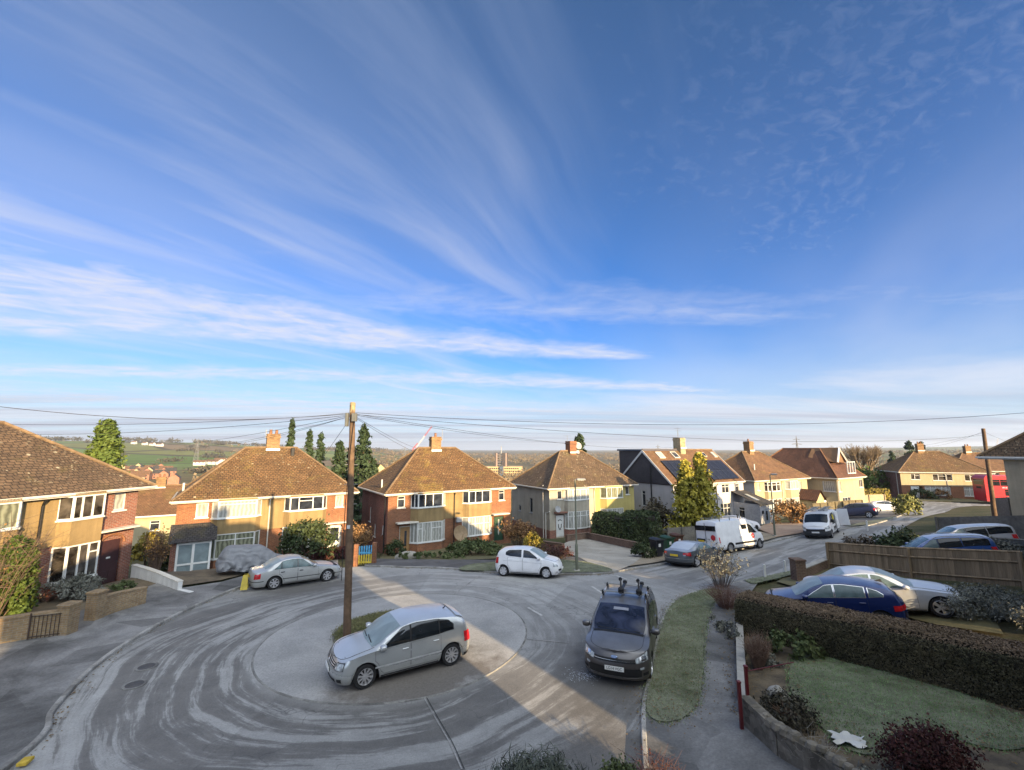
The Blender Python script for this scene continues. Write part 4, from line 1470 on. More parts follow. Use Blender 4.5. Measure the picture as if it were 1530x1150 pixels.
def house_cream():
 e = 4.85
 o = thing('semi_detached_house', 'sunlit cream house pair with tall curved bays behind the tall thin lamp post', 'house', (35.4, 58.3, -2.2), R(29.2), 'semi-detached houses')
 W, D = 12.0, 8.0
 fo = [(.55, 3.6, .6, .9), (W - 2.5, 2.7, 1.1, 1.7), (.5, .05, .95, 2.1)]
 body(o, W, D, e, fo, (M_rend_cream, M_rend_pink, M_rend_cream, M_rend_cream))
 bay(o, -4.0, -.8, .65, .4, [(.8, 2.5, (), .72, M_glass_b, None), (3.45, 4.6, (.5,), .68, M_glass_b, None)], e - .02, M_rend_cream, M_rend_cream, True)
 bay(o, .6, 3.2, .5, .4, [(.6, 2.4, (.3, .65), .7, M_net, None), (3.5, 4.6, (.3, .65), None, M_net, None)], e - .02, M_rend_cream, M_rend_cream)
 window(o, frame_at((-W / 2 + .55, 0), (W / 2, 0), 3.6), .6, .9, (), None, M_net)
 window(o, frame_at((W / 2 - 2.5, 0), (W / 2, 0), 2.7), 1.1, 1.7, (.5,), None, M_net)
 door(o, frame_at((-W / 2 + .5, 0), (W / 2, 0), .05), .95, 2.05, plain('door_brown', (.12, .06, .035), .5), None)
 r = hip_roof(o, W, D, e, 3.5, 1.9, M_tile_mix, gutter_mat=M_offwhite)
 chimney(r, -.3, D / 2, e + 2.8, e + 4.9, .95, .9, M_brick_old, 1)
 mv = MB()
 mv.tube([(-3.8, 1.2, e + 1.2), (-3.8, 1.2, e + 1.95)], .07, 8)
 mv.build('soil_vent', M_white, r)
 downpipe(o, -.1, 0, 0, e - .1, M_offwhite)
 mb = MB()
 x0, x1, y0 = 3.5, 5.4, -2.2
 mb.box(x0, y0, -.6, x1, .0, 2.3)
 mb.poly([(x0, y0 - .002, 2.3), (x1, y0 - .002, 2.3), ((x0 + x1) / 2, y0 - .002, 3.35)])
 po = mb.build('porch', M_rend_cream, o)
 mb = MB()
 xm = (x0 + x1) / 2
 for (xa, xb, za, zb_) in ((x0 - .25, xm, 2.15, 3.42), (x1 + .25, xm, 2.15, 3.42)):
  mb.quad((xa, y0 - .2, za), (xb, y0 - .2, zb_), (xb, 0, zb_), (xa, 0, za))
  mb.quad((xa, y0 - .2, za - .1), (xb, y0 - .2, zb_ - .1), (xb, 0, zb_ - .1), (xa, 0, za - .1))
 mb.build('porch_roof', M_tile_new, po)
 window(po, frame_at((x0 + .35, y0 - .06), (x1, y0 - .06), .7), 1.2, 1.3, (.5,), None, M_net)
 mb = MB()
 mb.box(5.45, -1.6, -.6, 7.6, 3, 2.25)
 ga = mb.build('garage', M_rend_white, o)
 mb = MB()
 mb.box(5.65, -1.66, -.3, 7.4, -1.61, 2.0)
 mb.build('garage_door', M_white, ga)
 mb = MB()
 slope(mb, (5.35, -1.8, 2.3), (7.75, -1.8, 2.3), (7.75, .3, 3.1), (5.35, .3, 3.1), 6, 4)
 mb.build('garage_roof', M_tile_new, ga)
 return o
house_cream()
def house_new():
 e = 4.8
 o = thing('detached_house', 'cream house with new dark red tiles and a half built white gable on its roof', 'house', (46.6, 61.2, -2.1), R(31.4))
 W, D = 8.0, 12.0
 fo = [(.15, 3.0, 1.0, 1.35), (W - 1.35, 3.3, 1.15, 1.1), (1.2, .7, 2.4, 1.5)]
 body(o, W, D, e, fo, (M_rend_cream, M_rend_cream, M_rend_cream, M_rend_cream), left_op=[(D - 1.7, 3.0, 1.5, 1.35)])
 for (x, z, w, h), c in zip(fo, ((), (.5,), (.33, .66))):
  window(o, frame_at((-W / 2 + x, 0), (W / 2, 0), z), w, h, c, None, M_net if x < 1 else M_glass)
 window(o, frame_at((-W / 2, 1.7), (-W / 2, 0), 3.0), 1.5, 1.35, (), None, M_net)
 mb = MB()
 xa, xb, ya, yb, zr = -W / 2 - .3, W / 2 + .3, -.3, D + .3, e + 3.9
 A, B, C_, E = (xa, ya, e), (xb, ya, e), (xb, yb, e), (xa, yb, e)
 r0, r1 = (0, 3.4, zr), (0, D - 3.5, zr)
 slope(mb, A, B, r0, r0, 10, 8)
 slope(mb, B, C_, r1, r0)
 slope(mb, C_, E, r1, r1, 10, 8)
 slope(mb, E, A, r0, r1)
 mb.poly([(xa, ya, e - .02), (xa, yb, e - .02), (xb, yb, e - .02), (xb, ya, e - .02)])
 r = mb.build('roof', M_tile_new, o)
 mr = MB()
 for p, q in ((A, r0), (B, r0), (C_, r1), (E, r1), (r0, r1)):
  n = max(3, int((Vector(q) - Vector(p)).length / .42))
  mr.tube([Vector(p).lerp(Vector(q), i / n) + Vector((0, 0, .03)) for i in range(n + 1)], .09, 6)
 mr.build('ridge_tile', plain('ridge_new', (.24, .12, .06), .9, 0, .3), r)
 mg = MB()
 for p, q in ((A, B), (C_, E), (B, C_), (E, A)):
  Mx = frame_at(p[:2], q[:2], e)
  L = (Vector(q) - Vector(p)).length
  mg.box(0, -.005, -.17, L, .03, -.015, Mx)
  mg.bbox(-.05, -.11, -.10, L + .05, -.008, .0, .03, Mx)
 mg.build('gutter', M_offwhite, r)
 gy, gz, hw = .75, e + 1.05, 1.55
 apex = Vector((-.05, gy + .3, zr + .05))
 mb = MB()
 for s in (-1, 1):
  p = Vector((-.05 + s * hw, gy, gz + .95))
  d = (apex - p)
  mb.tube([p + Vector((0, -.12, 0)), apex + Vector((0, -.12, 0))], .13, 4)
 mb.build('barge_board', M_white, r)
 mb = MB()
 mb.poly([(-.05 - hw, gy + .25, gz + .95), (-.05 + hw, gy + .25, gz + .95), (apex.x, gy + .25, apex.z - .05)])
 mb.quad((-.05 - hw - .1, gy, gz + .93), apex + Vector((0, 0, .1)), (0, 4.4, zr + .08), (-1.4, 4.4, gz + 1.6))
 mb.quad((-.05 + hw + .1, gy, gz + .93), (1.4, 4.4, gz + 1.6), (0, 4.4, zr + .08), apex + Vector((0, 0, .1)))
 mb.build('gable', plain('sheathing', (.20, .115, .06), .85, 0, .3), r)
 mb = MB()
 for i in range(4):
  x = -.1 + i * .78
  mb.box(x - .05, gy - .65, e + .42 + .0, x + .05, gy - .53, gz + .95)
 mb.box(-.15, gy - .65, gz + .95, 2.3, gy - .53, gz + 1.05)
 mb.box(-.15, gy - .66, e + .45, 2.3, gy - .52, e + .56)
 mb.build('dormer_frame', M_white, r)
 downpipe(o, -W / 2 + .1, 0, 0, e - .1, M_grey_pipe)
 return o
house_new()
def house_far(label, x, y, ang, base, seed, tilemat, second=False):
 e = 4.6
 o = thing('semi_detached_house', label, 'house', (x, y, base), R(ang), 'semi-detached houses')
 W, D = 12.6, 8.2
 fo = [(1.5, 3.3, 1.3, 1.0), (5.0 - .4, 3.2, 2.7, 1.1), (W - 3.6, 3.2, 2.6, 1.1)]
 up = MB()
 wall_face(up, frame_at((-W / 2, -.04), (W / 2, -.04), 0), W, e, fo, z0=2.3)
 up.quad((-W / 2, -.04, 2.3), (-W / 2, 0, 2.3), (W / 2, 0, 2.3), (W / 2, -.04, 2.3))
 lo = [(1.3, .05, 1.7, 2.1), (3.3, .7, 3.6, 1.5), (W - 3.9, .7, 3.2, 1.5)]
 body(o, W, D, 2.3, lo, (M_brick, M_brick_red, M_brick_red, M_brick))
 up.build('render_panel', M_rend_cream if not second else M_brick, o)
 mb = MB()
 for (p, q) in (((W / 2, 0), (W / 2, D)), ((W / 2, D), (-W / 2, D)), ((-W / 2, D), (-W / 2, 0))):
  wall_face(mb, frame_at(p, q, 0), (Vector(q) - Vector(p)).length, e, (), z0=2.3)
 mb.build('wall', M_brick_red, o)
 for (a, z, w, h), c in zip(fo, ((.45,), (.3, .7), (.3, .7))):
  window(o, frame_at((-W / 2 + a, -.04), (W / 2, -.04), z), w, h, c, .68, M_glass_b, tcols=(1,))
 for (a, z, w, h), c in zip(lo[1:], ((.22, .44, .66, .83), (.25, .5, .75))):
  window(o, frame_at((-W / 2 + a, 0), (W / 2, 0), z), w, h, c, .72, M_net)
 d = door(o, frame_at((-W / 2 + 1.4, 0), (W / 2, 0), .05), 1.0, 2.05, M_white, M_glass, M_white, gl=(.3, .5, .7, .8))
 r = hip_roof(o, W, D, e, 3.5, 1.9, tilemat)
 chimney(r, -1.0, D / 2, e + 2.8, e + 4.9, .95, .8)
 downpipe(o, .2, -.04, 0, e - .1, M_grey_pipe)
 mb = MB()
 mb.tube([(-W / 2 - .1, 1.0, e - .2), (-W / 2 - .1, 1.0, -.3)], .06, 6)
 mb.build('downpipe', M_offwhite, o)
house_far('cream over brick house pair beyond the main road, left of the bus', 74.4, 76.3, -17, -2.05, 1, M_tile_b)
house_far('brown roofed brick house pair partly hidden behind the red bus', 95.5, 88, -12, -2.4, 2, M_tile_mix, True)
def near_house(label, sx, dd, base, low=False, gable=False, W=11.3, D=8.0, e=4.75, rise=3.5, rl=1.9, oh_front=.35, wallm=None, tile=None, ang=None, loc=None, chim=True, windows=True):
 a = R(214.8) if ang is None else ang
 if loc is None:
  X, Y = .819 * sx - .574 * dd, .574 * sx + .819 * dd
 else:
  X, Y = loc
 o = thing('semi_detached_house', label, 'house', (X, Y, base), a, 'semi-detached houses')
 m = wallm or M_rend_grey
 fo = [(1.0, 3.5, 1.2, 1.0), (3.6, 3.4, 2.0, 1.1), (W - 4.8, 3.4, 2.0, 1.1), (.9, .05, .95, 2.1), (3.4, .8, 2.4, 1.5), (W - 5.4, .8, 2.4, 1.5)]
 if low:
  fo = [(x, .9, .9, 1.1) for x in (1.2, 3.4, 6.0, 8.6)]
 body(o, W, D, e, fo, (m, m, m, m))
 for i, (x, z, w, h) in enumerate(fo):
  if i == 3 and not low:
   door(o, frame_at((-W / 2 + x, 0), (W / 2, 0), z), w, 2.05, plain('door_blue', (.05, .08, .15), .5), M_glass)
  else:
   window(o, frame_at((-W / 2 + x, 0), (W / 2, 0), z), w, h, (.33, .66) if w > 1 else (), .7, M_net if i % 2 else M_glass)
 r = hip_roof(o, W, D, e, rise, rl, tile or M_tile, oh_front=oh_front, gutter_mat=M_white, gable_left=gable)
 if gable:
  mb = MB()
  x = -W / 2
  mb.poly([(x, 0, e - .1), (x, D / 2, e + rise), (x, D, e - .1)])
  mb.poly([(x + .1, 0, e - .1), (x + .1, D, e - .1), (x + .1, D / 2, e + rise)])
  mb.build('gable', m, o)
 if chim:
  chimney(r, 0, D / 2, e + rise - .6, e + rise + 1.0)
 return o
for args in NEAR_HOUSES:
 near_house(**args)
h9 = near_house('grey rendered house with a mossy tiled roof and white corner window at the right edge', 0, 0, 1.35, ang=R(217), loc=(34.2, 30.2), W=9.0, e=4.75, oh_front=1.05, tile=M_tile_c, wallm=render_mat('pebbledash', (.60, .50, .35)))
def _curve(pts, sig=.06):
 p = np.array(sorted(pts))
 xs = np.linspace(p[0, 0] - .4, p[-1, 0] + .4, 900)
 ys = np.interp(xs, p[:, 0], p[:, 1])
 dx = xs[1] - xs[0]
 k = np.arange(-3 * sig, 3 * sig + dx, dx)
 g = np.exp(-.5 * (k / sig) ** 2)
 g /= g.sum()
 pad = len(g) // 2
 yy = np.convolve(np.pad(ys, pad, 'edge'), g, 'valid')[:len(xs)]
 return lambda x: float(np.interp(x, xs, yy))
class Car:
 def __init__(s, L, W, H, fa, ra, wr, top, belt, tumble=.30, sill=.22, pf=2.9, pr=3.4, cf=.62, cr=.55, fprof=None, rprof=None, wprof=None, crown=.05, bonnet_edge=.82):
  s.L, s.W, s.H, s.fa, s.ra, s.wr = L, W, H, fa, ra, wr
  s.zt, s.zb = _curve(top), _curve(belt)
  s.tumble, s.sill, s.pf, s.pr = tumble, sill, pf, pr
  s.xf, s.xr = L / 2 - cf, -L / 2 + cr
  s.fp = fprof or [(0, .10), (.2, .02), (.5, .0), (.8, .05), (1, .16)]
  s.rp = rprof or [(0, .10), (.25, .02), (.5, .0), (.8, .03), (1, .07)]
  s.wp = wprof or [(0, .93), (.15, .985), (.45, 1.0), (.75, .99), (1, .955)]
  s.crown = crown
  s.be = bonnet_edge
  s.ar = wr + .055
 def w(s, zn):
  return s.W / 2 * float(np.interp(zn, [a for a, _ in s.wp], [b for _, b in s.wp]))
 def xe(s, t):
  return (s.L / 2 - float(np.interp(t, [a for a, _ in s.fp], [b for _, b in s.fp])),
    -s.L / 2 + float(np.interp(t, [a for a, _ in s.rp], [b for _, b in s.rp])))
 def hw(s, x, t=1.0):
  """half width of the plan outline of row t at x"""
  w = s.w(t)
  f, r = s.xe(t)
  if x > s.xf:
   q = min(1, (x - s.xf) / (f - s.xf))
   return w * max(0, 1 - q ** s.pf) ** (1 / s.pf)
  if x < s.xr:
   q = min(1, (s.xr - x) / (s.xr - r))
   return w * max(0, 1 - q ** s.pr) ** (1 / s.pr)
  return w
 def corner(s, end, a, t):
  """point on the rounded end; a from 0 (side) to pi/2 (centre line)"""
  w = s.w(t)
  f, r = s.xe(t)
  if end > 0:
   p, x0, x1 = s.pf, s.xf, f
  else:
   p, x0, x1 = s.pr, s.xr, r
  x = x0 + (x1 - x0) * math.sin(a) ** (2 / p)
  y = w * max(0, math.cos(a)) ** (2 / p)
  zb = s.zb(x)
  return Vector((x, y, s.sill + t * (zb - s.sill)))
 def low(s, x, z, off=0.0):
  """point on the side below the belt"""
  t = (z - s.sill) / (s.zb(x) - s.sill)
  return Vector((x, s.hw(x, min(1, max(0, t))) + off, z))
 def sect(s, x, k):
  """cross line above the belt; k 0..1 belt to roof edge, 1..2 roof edge to centre"""
  y0, z0, z1 = s.hw(x), s.zb(x), s.zt(x)
  h = max(0.0, z1 - z0)
  g = min(1, max(0, (h - .10) / .22))
  g = g * g * (3 - 2 * g)
  yb = y0 * (1 - (1 - s.be) * k) if k <= 1 else y0 * s.be * (2 - k)
  zbn = z0 + h * (1 - (yb / max(y0, 1e-6)) ** 2.6) if y0 > 1e-6 else z0
  cr = min(s.crown, h * .3)
  y1 = max(0, y0 - s.tumble * h)
  if k <= 1:
   yc = y0 + (y1 - y0) * k + .025 * math.sin(PI * k) * g
   zc = z0 + (h - cr) * k
  else:
   q = 2 - k
   yc = y1 * q
   zc = z1 - cr * q ** 2.4
  return Vector((x, yb + (yc - yb) * g, zbn + (zc - zbn) * g))
 def body(s):
  arch = [(s.fa, s.ar), (s.ra, s.ar)]
  xs = list(np.arange(s.xr, s.xf + .001, .045))
  ts = [0, .07, .16, .3, .45, .6, .75, .88, .95, 1]
  na = 10
  angs = [PI / 2 * i / na for i in range(1, na + 1)]
  st = [('r', a) for a in reversed(angs)] + [('s', x) for x in xs] + [('f', a) for a in angs]
  P = []
  for kind, q in st:
   col = []
   if kind == 's':
    lo = s.sill
    for (ax, r) in arch:
     if abs(q - ax) < r:
      lo = max(lo, s.wr + math.sqrt(r * r - (q - ax) ** 2))
    zb = s.zb(q)
    for t in ts:
     z = lo + t * (zb - lo)
     col.append(s.low(q, z))
   else:
    e = 1 if kind == 'f' else -1
    for t in ts:
     col.append(s.corner(e, q, t))
   top = col[-1]
   x = top.x
   ks = [.25, .5, .75, 1, 1.2, 1.45, 1.7, 1.88, 2.0]
   for k in ks:
    p = s.sect(x, k)
    if kind != 's' and abs(q - PI / 2) < 1e-6:
     p = Vector((x, 0, s.zb(x) + (s.zt(x) - s.zb(x)) * min(1, k)))
    col.append(p)
   P.append(col)
  mb = MB()
  mb.grid(P)
  Q = [[Vector((p.x, -p.y, p.z)) for p in col] for col in P]
  mb.grid(Q, flip=True)
  return mb
 def merged(s, mat, name, parent):
  o = s.body().build(name, mat, parent, smooth=True, uv=False)
  bm = bmesh.new()
  bm.from_mesh(o.data)
  bmesh.ops.remove_doubles(bm, verts=bm.verts, dist=.0015)
  bmesh.ops.recalc_face_normals(bm, faces=bm.faces)
  bm.to_mesh(o.data)
  bm.free()
  o.data.polygons.foreach_set('use_smooth', [True] * len(o.data.polygons))
  o.data.set_sharp_from_angle(angle=R(38))
  return o
 def side_glass(s, lower, upper, n=14, m=4, off=.007, side=1):
  """lower/upper: polylines (x, k) with k 0..1 over the side of the cabin"""
  lo, up = np.array(sorted(lower)), np.array(sorted(upper))
  x0, x1 = max(lo[0, 0], up[0, 0]), min(lo[-1, 0], up[-1, 0])
  P = []
  for i in range(n + 1):
   x = x0 + (x1 - x0) * i / n
   a, b = np.interp(x, lo[:, 0], lo[:, 1]), np.interp(x, up[:, 0], up[:, 1])
   row = []
   for j in range(m + 1):
    p = s.sect(x, a + (b - a) * j / m)
    row.append(Vector((p.x, (p.y + off) * side, p.z + off * .25)))
   P.append(row)
  mb = MB()
  mb.grid(P, flip=side < 0)
  return mb
 def top_patch(s, x0, x1, f=.93, bow=.06, n=10, m=12, off=(.006, .006), kmin=None, f1=None, end_bow=.02):
  """windscreen / rear glass / roof patch between stations x0 (low end) and x1"""
  P = []
  for i in range(n + 1):
   row = []
   q = i / n
   ff = f + ((f1 if f1 is not None else f) - f) * q
   for j in range(-m, m + 1):
    fr = j / m * ff
    b = (bow * (1 - q) + end_bow * q) * (1 - fr * fr)
    x = x0 + (x1 - x0) * q + b * (1 if x0 > x1 else -1)
    p = s.sect(x, 2 - abs(fr))
    row.append(Vector((p.x + off[0], math.copysign(p.y, fr) if fr else 0, p.z + off[1])))
   P.append(row)
  mb = MB()
  mb.grid(P, flip=(x0 < x1))
  return mb
 def low_patch(s, pts_lo, pts_hi, n=12, m=4, off=.004, side=1):
  lo, hi = np.array(sorted(pts_lo)), np.array(sorted(pts_hi))
  x0, x1 = max(lo[0, 0], hi[0, 0]), min(lo[-1, 0], hi[-1, 0])
  P = []
  for i in range(n + 1):
   x = x0 + (x1 - x0) * i / n
   a, b = np.interp(x, lo[:, 0], lo[:, 1]), np.interp(x, hi[:, 0], hi[:, 1])
   P.append([Vector((p.x, p.y * side, p.z)) for p in (s.low(x, a + (b - a) * j / m, off) for j in range(m + 1))])
  mb = MB()
  mb.grid(P, flip=side < 0)
  return mb
 def end_patch(s, end, a0, a1, t0, t1, side=1, n=8, m=3, off=.008, t0b=None, t1b=None, both=False):
  """patch on the rounded nose or tail"""
  mb = MB()
  for sd in ((1, -1) if both else (side,)):
   P = []
   for i in range(n + 1):
    q = i / n
    a = a0 + (a1 - a0) * q
    ta, tb = t0 + ((t0b if t0b is not None else t0) - t0) * q, t1 + ((t1b if t1b is not None else t1) - t1) * q
    row = []
    for j in range(m + 1):
     t = ta + (tb - ta) * j / m
     p = s.corner(end, a, t)
     n_ = Vector((end * math.sin(a), math.cos(a), .15)).normalized()
     p = p + n_ * off
     row.append(Vector((p.x, p.y * sd, p.z)))
    P.append(row)
   mb.grid(P, flip=(sd * 1 < 0))
  return mb
WHEELS = {}
def wheel_mesh(key, r, w, spokes, rim_mat, style='alloy'):
 if key in WHEELS:
  return WHEELS[key]
 ax = Matrix.Rotation(PI / 2, 4, 'X')     # lathe axis z -> y ; outer face towards -y
 rr = r * .70
 mt = MB()
 mt.lathe([(rr, w / 2), (r * .93, w / 2), (r, w / 2 - .035), (r, -w / 2 + .035), (r * .93, -w / 2), (rr * 1.0, -w / 2 + .004), (rr * .98, -w / 2 + .03)], 28, ax)
 mh = MB()
 mh.lathe([(.001, -.03), (rr * .97, -.03), (rr * .97, .05)], 20, ax)
 mr = MB()
 mr.lathe([(rr * .97, w / 2 - .06), (rr * .99, w / 2 - .008), (rr * .93, w / 2 - .004), (rr * .88, w / 2 - .03), (rr * .87, w / 2 - .10)], 28, ax)
 mr.lathe([(.001, w / 2 - .012), (rr * .16, w / 2 - .015), (rr * .2, w / 2 - .03), (rr * .2, w / 2 - .07)], 14, ax)
 for i in range(spokes):
  a = 2 * PI * i / spokes
  wd = rr * (2.3 / spokes if style == 'alloy' else 3.6 / spokes)
  M = ax @ Matrix.Rotation(a, 4, 'Z')
  vs = []
  for (x, hwid, z) in ((rr * .14, wd * .40, w / 2 - .02), (rr * .55, wd * .42, w / 2 - .022), (rr * .92, wd * .62, w / 2 - .012)):
   vs += [M @ Vector((x, -hwid, z)), M @ Vector((x, hwid, z)), M @ Vector((x, hwid * .8, z - .05)), M @ Vector((x, -hwid * .8, z - .05))]
  fs = []
  for k in (0, 4):
   for q in range(4):
    fs.append((k + q, k + (q + 1) % 4, k + 4 + (q + 1) % 4, k + 4 + q))
  mr.add(vs, fs)
 out = []
 for nm, m_, mat in (('wheel', mh, M_dark), ('tyre', mt, M_tyre), ('rim', mr, rim_mat)):
  o = m_.build(nm, mat, None, smooth=True, uv=False, sharp=35)
  bm = bmesh.new()
  bm.from_mesh(o.data)
  bmesh.ops.recalc_face_normals(bm, faces=bm.faces)
  bm.to_mesh(o.data)
  bm.free()
  out.append(o.data)
  bpy.data.objects.remove(o)
 WHEELS[key] = out
 return out
def add_wheels(o, c, key, w=.2, spokes=7, mat=None, style='alloy', steer=0.0, track_in=.02):
 me = wheel_mesh(key, c.wr, w, spokes, mat or M_alloy, style)
 for ax in (c.fa, c.ra):
  for sd in (-1, 1):
   h = bpy.data.objects.new('wheel', me[0])
   COL.objects.link(h)
   h.parent = o
   h.location = (ax, sd * (c.W / 2 - w / 2 - track_in), c.wr)
   h.rotation_euler = (0, random.uniform(0, 2), (0 if sd < 0 else PI) + (steer if ax == c.fa else 0))
   for nm, d in (('tyre', me[1]), ('rim', me[2])):
    x = bpy.data.objects.new(nm, d)
    COL.objects.link(x)
    x.parent = h
def under(o, c):
 """floor pan and arch liners: dark"""
 mb = MB()
 mb.box(-c.L / 2 + .35, -c.W / 2 + .30, .17, c.L / 2 - .35, c.W / 2 - .30, c.zb(0) - .12)
 mb.box(c.ra + c.ar + .02, -c.W / 2 + .06, .19, c.fa - c.ar - .02, c.W / 2 - .06, c.sill + .12)
 mb.build('underbody', M_dark, o)
def mirrors(o, c, x, mat, z=None, out=.09, sz=(.10, .11, .075)):
 z = z or c.zb(x) + .08
 for sd in (-1, 1):
  mb = MB()
  vs, fs = [], []
  y = sd * (c.hw(x) + out)
  nu, nv = 8, 6
  for i in range(nv + 1):
   for j in range(nu):
    a, b = -PI / 2 + PI * i / nv, 2 * PI * j / nu
    vs.append((x + sz[0] * math.copysign(abs(math.cos(a) * math.cos(b)) ** .7, math.cos(b)), y + sz[1] * math.copysign(abs(math.cos(a) * math.sin(b)) ** .7, math.sin(b)), z + sz[2] * math.copysign(abs(math.sin(a)) ** .7, math.sin(a))))
  for i in range(nv):
   for j in range(nu):
    k = (j + 1) % nu
    fs.append((i * nu + j, i * nu + k, i * nu + nu + k, i * nu + nu + j))
  mb.add(vs, fs)
  mb.box(x - .03, min(y, sd * (c.hw(x) - .03)), z - .05, x + .03, max(y, sd * (c.hw(x) - .03)), z - .01)
  mb.build('mirror', mat, o, smooth=True, uv=False, sharp=50)
def doors(o, c, mat, spans, zlo=None, handle=None, zh=.80):
 """spans: (x0,x1) door edges; seam below, door skin above it"""
 for sd in (-1, 1):
  for (x0, x1) in spans:
   n = 12
   lo = []
   for i in range(n + 1):
    x = x0 + (x1 - x0) * i / n
    z = (zlo or c.sill + .10)
    for ax in (c.fa, c.ra):
     d = abs(x - ax)
     if d < c.ar + .06:
      z = max(z, c.wr + math.sqrt(max(0, (c.ar + .06) ** 2 - d * d)))
    lo.append((x, z))
   hi = [(x, c.zb(x) - .012) for x, _ in lo]
   sm = c.low_patch([(x, z - .0) for x, z in lo], hi, n, 5, .0025, sd)
   d = c.low_patch([(x0 + .009 + (x1 - x0 - .018) * i / n, lo[i][1] + .009) for i in range(n + 1)], [(x0 + .009 + (x1 - x0 - .018) * i / n, hi[i][1] - .002) for i in range(n + 1)], n, 5, .0055, sd)
   dd = d.build('door', mat, o, smooth=True, uv=False)
   sm.build('seam', M_dark, dd, uv=False)
   if handle is not None:
    xh = x0 + .16 if True else x1
    zz = c.zb(xh) - (.12)
    p = c.low(xh, zz, .02)
    mb = MB()
    mb.bbox(xh - .09, min(p.y - .03, p.y), zz - .016, xh + .09, max(p.y - .03, p.y + .012), zz + .016, .008, Matrix.Scale(sd, 4, (0, 1, 0)))
    mb.build('handle', handle, dd)
def plate(o, x, z, mat, facing=1, w=.52, h=.11, text=None, tilt=0.0, y=0.0):
 M = Matrix.Translation((x, y, z)) @ Matrix.Rotation(tilt, 4, 'Y')
 mb = MB()
 mb.box(-.008, -w / 2, -h / 2, .008, w / 2, h / 2, M)
 p = mb.build('number_plate', mat, o)
 if text:
  me = text_mesh(text, h * .92, .001)
  me.materials.append(M_dark)
  q = bpy.data.objects.new('lettering', me)
  COL.objects.link(q)
  q.parent = p
  R_ = Matrix(((0, 0, facing), (facing, 0, 0), (0, 1, 0))).to_4x4()
  q.matrix_local = M @ Matrix.Translation((facing * .011, 0, 0)) @ R_ @ Matrix.Scale(.92, 4, (1, 0, 0))
 return p
def place(o, pf, pr, c):
 """stand the car with its axles above two ground points (front, rear; centre line)"""
 pf, pr = Vector(pf), Vector(pr)
 d = (pf - pr).normalized()
 mid = (pf + pr) / 2
 off = (c.fa + c.ra) / 2
 base = mid - d * off
 yv = Vector((0, 0, 1)).cross(d).normalized()
 e = .7
 gl, gr = G(mid.x + yv.x * e, mid.y + yv.y * e), G(mid.x - yv.x * e, mid.y - yv.y * e)
 yv = Vector((yv.x * 2 * e, yv.y * 2 * e, gl - gr)).normalized()
 zv = d.cross(yv).normalized()
 yv = zv.cross(d)
 M = Matrix.Identity(4)
 M.col[0][:3], M.col[1][:3], M.col[2][:3] = d, yv, zv
 M.col[3][:3] = base
 o.matrix_world = M
def by_wheels(o, c, f_uv, r_uv, side, lift=0.0):
 """place from the two wheel contact pixels of the side that shows (side +1 = car's left)"""
 a, b = at(*f_uv, lift), at(*r_uv, lift)
 d = (a - b)
 d.z = 0
 d.normalize()
 mid = (a + b) / 2
 ctr = mid - Vector((-d.y, d.x, 0)) * side * (c.W / 2 - .12)
 by_axis(o, c, ctr, math.atan2(d.y, d.x), lift)
def by_axis(o, c, mid, ang, lift=0.0):
 d = Vector((math.cos(ang), math.sin(ang), 0))
 wb = (c.fa - c.ra) / 2
 f, r = Vector(mid) + d * wb, Vector(mid) - d * wb
 f.z, r.z = G(f.x, f.y) + lift, G(r.x, r.y) + lift
 place(o, f, r, c)
def arch_trim(o, c, mat=None):
 for sd in (-1, 1):
  for ax in (c.fa, c.ra):
   P = []
   for i in range(17):
    a = PI * i / 16
    x = ax + (c.ar + .0) * math.cos(a)
    z = c.wr + (c.ar) * math.sin(a)
    if z < c.sill - .02:
     continue
    x2, z2 = ax + (c.ar - .03) * math.cos(a), c.wr + (c.ar - .03) * math.sin(a)
    p = c.low(x, max(z, c.sill), .004)
    P.append([Vector((p.x, p.y * sd, p.z)), Vector((x2, (p.y - .06) * sd, z2)), Vector((x2, (p.y - .25) * sd, z2))])
   mb = MB()
   mb.grid(P)
   mb.build('arch_liner', mat or M_dark, o, uv=False)
def sidewin(o, c, wins, mat, frame=None):
 """wins: list of (lower polyline, upper polyline)"""
 for sd in (-1, 1):
  for lo, up in wins:
   g = c.side_glass(lo, up, off=.008, side=sd).build('side_window', mat, o, smooth=True, uv=False)
   if frame:
    lo2 = [(x, k - .03) for x, k in lo]
    up2 = [(x, k + .03) for x, k in up]
    xa, xb = min(x for x, _ in lo), max(x for x, _ in lo)
    sc = lambda x: (x - (xa + xb) / 2) * (1 + .05 / (xb - xa)) + (xa + xb) / 2
    c.side_glass([(sc(x), k) for x, k in lo2], [(sc(x), k) for x, k in up2], off=.004, side=sd).build('window_trim', frame, g, smooth=True, uv=False)
def shutlines(o, c, x0, x1, k, tail=False):
 """the gap round the bonnet, and a strip of rubber round the windscreen"""
 mb = MB()
 P = [c.sect(x, k) + Vector((0, 0, .004)) for x in np.linspace(x0, x1, 14)]
 q = c.sect(x1, 1.5) + Vector((.03, 0, .003))
 e = c.sect(min(x1 + .06, c.L / 2 - .05), 1.92) + Vector((0, 0, .003))
 L_ = P + [q, e]
 mb.tube(L_ + [Vector((p.x, -p.y, p.z)) for p in reversed(L_)], .006, 4)
 mb.build('bonnet_gap', M_dark, o, uv=False)
 for sd in (-1, 1):
  mb = MB()
  z = c.sill + .04
  mb.tube([Vector((x, sd * (c.hw(x, .05) + .006), z)) for x in np.linspace(c.ra + c.ar + .06, c.fa - c.ar - .06, 6)], .018, 5)
  mb.build('sill_strip', M_dark, o, uv=False)
P_silver = car_paint('silver_paint', (.50, .52, .52), .6, .25, .45)
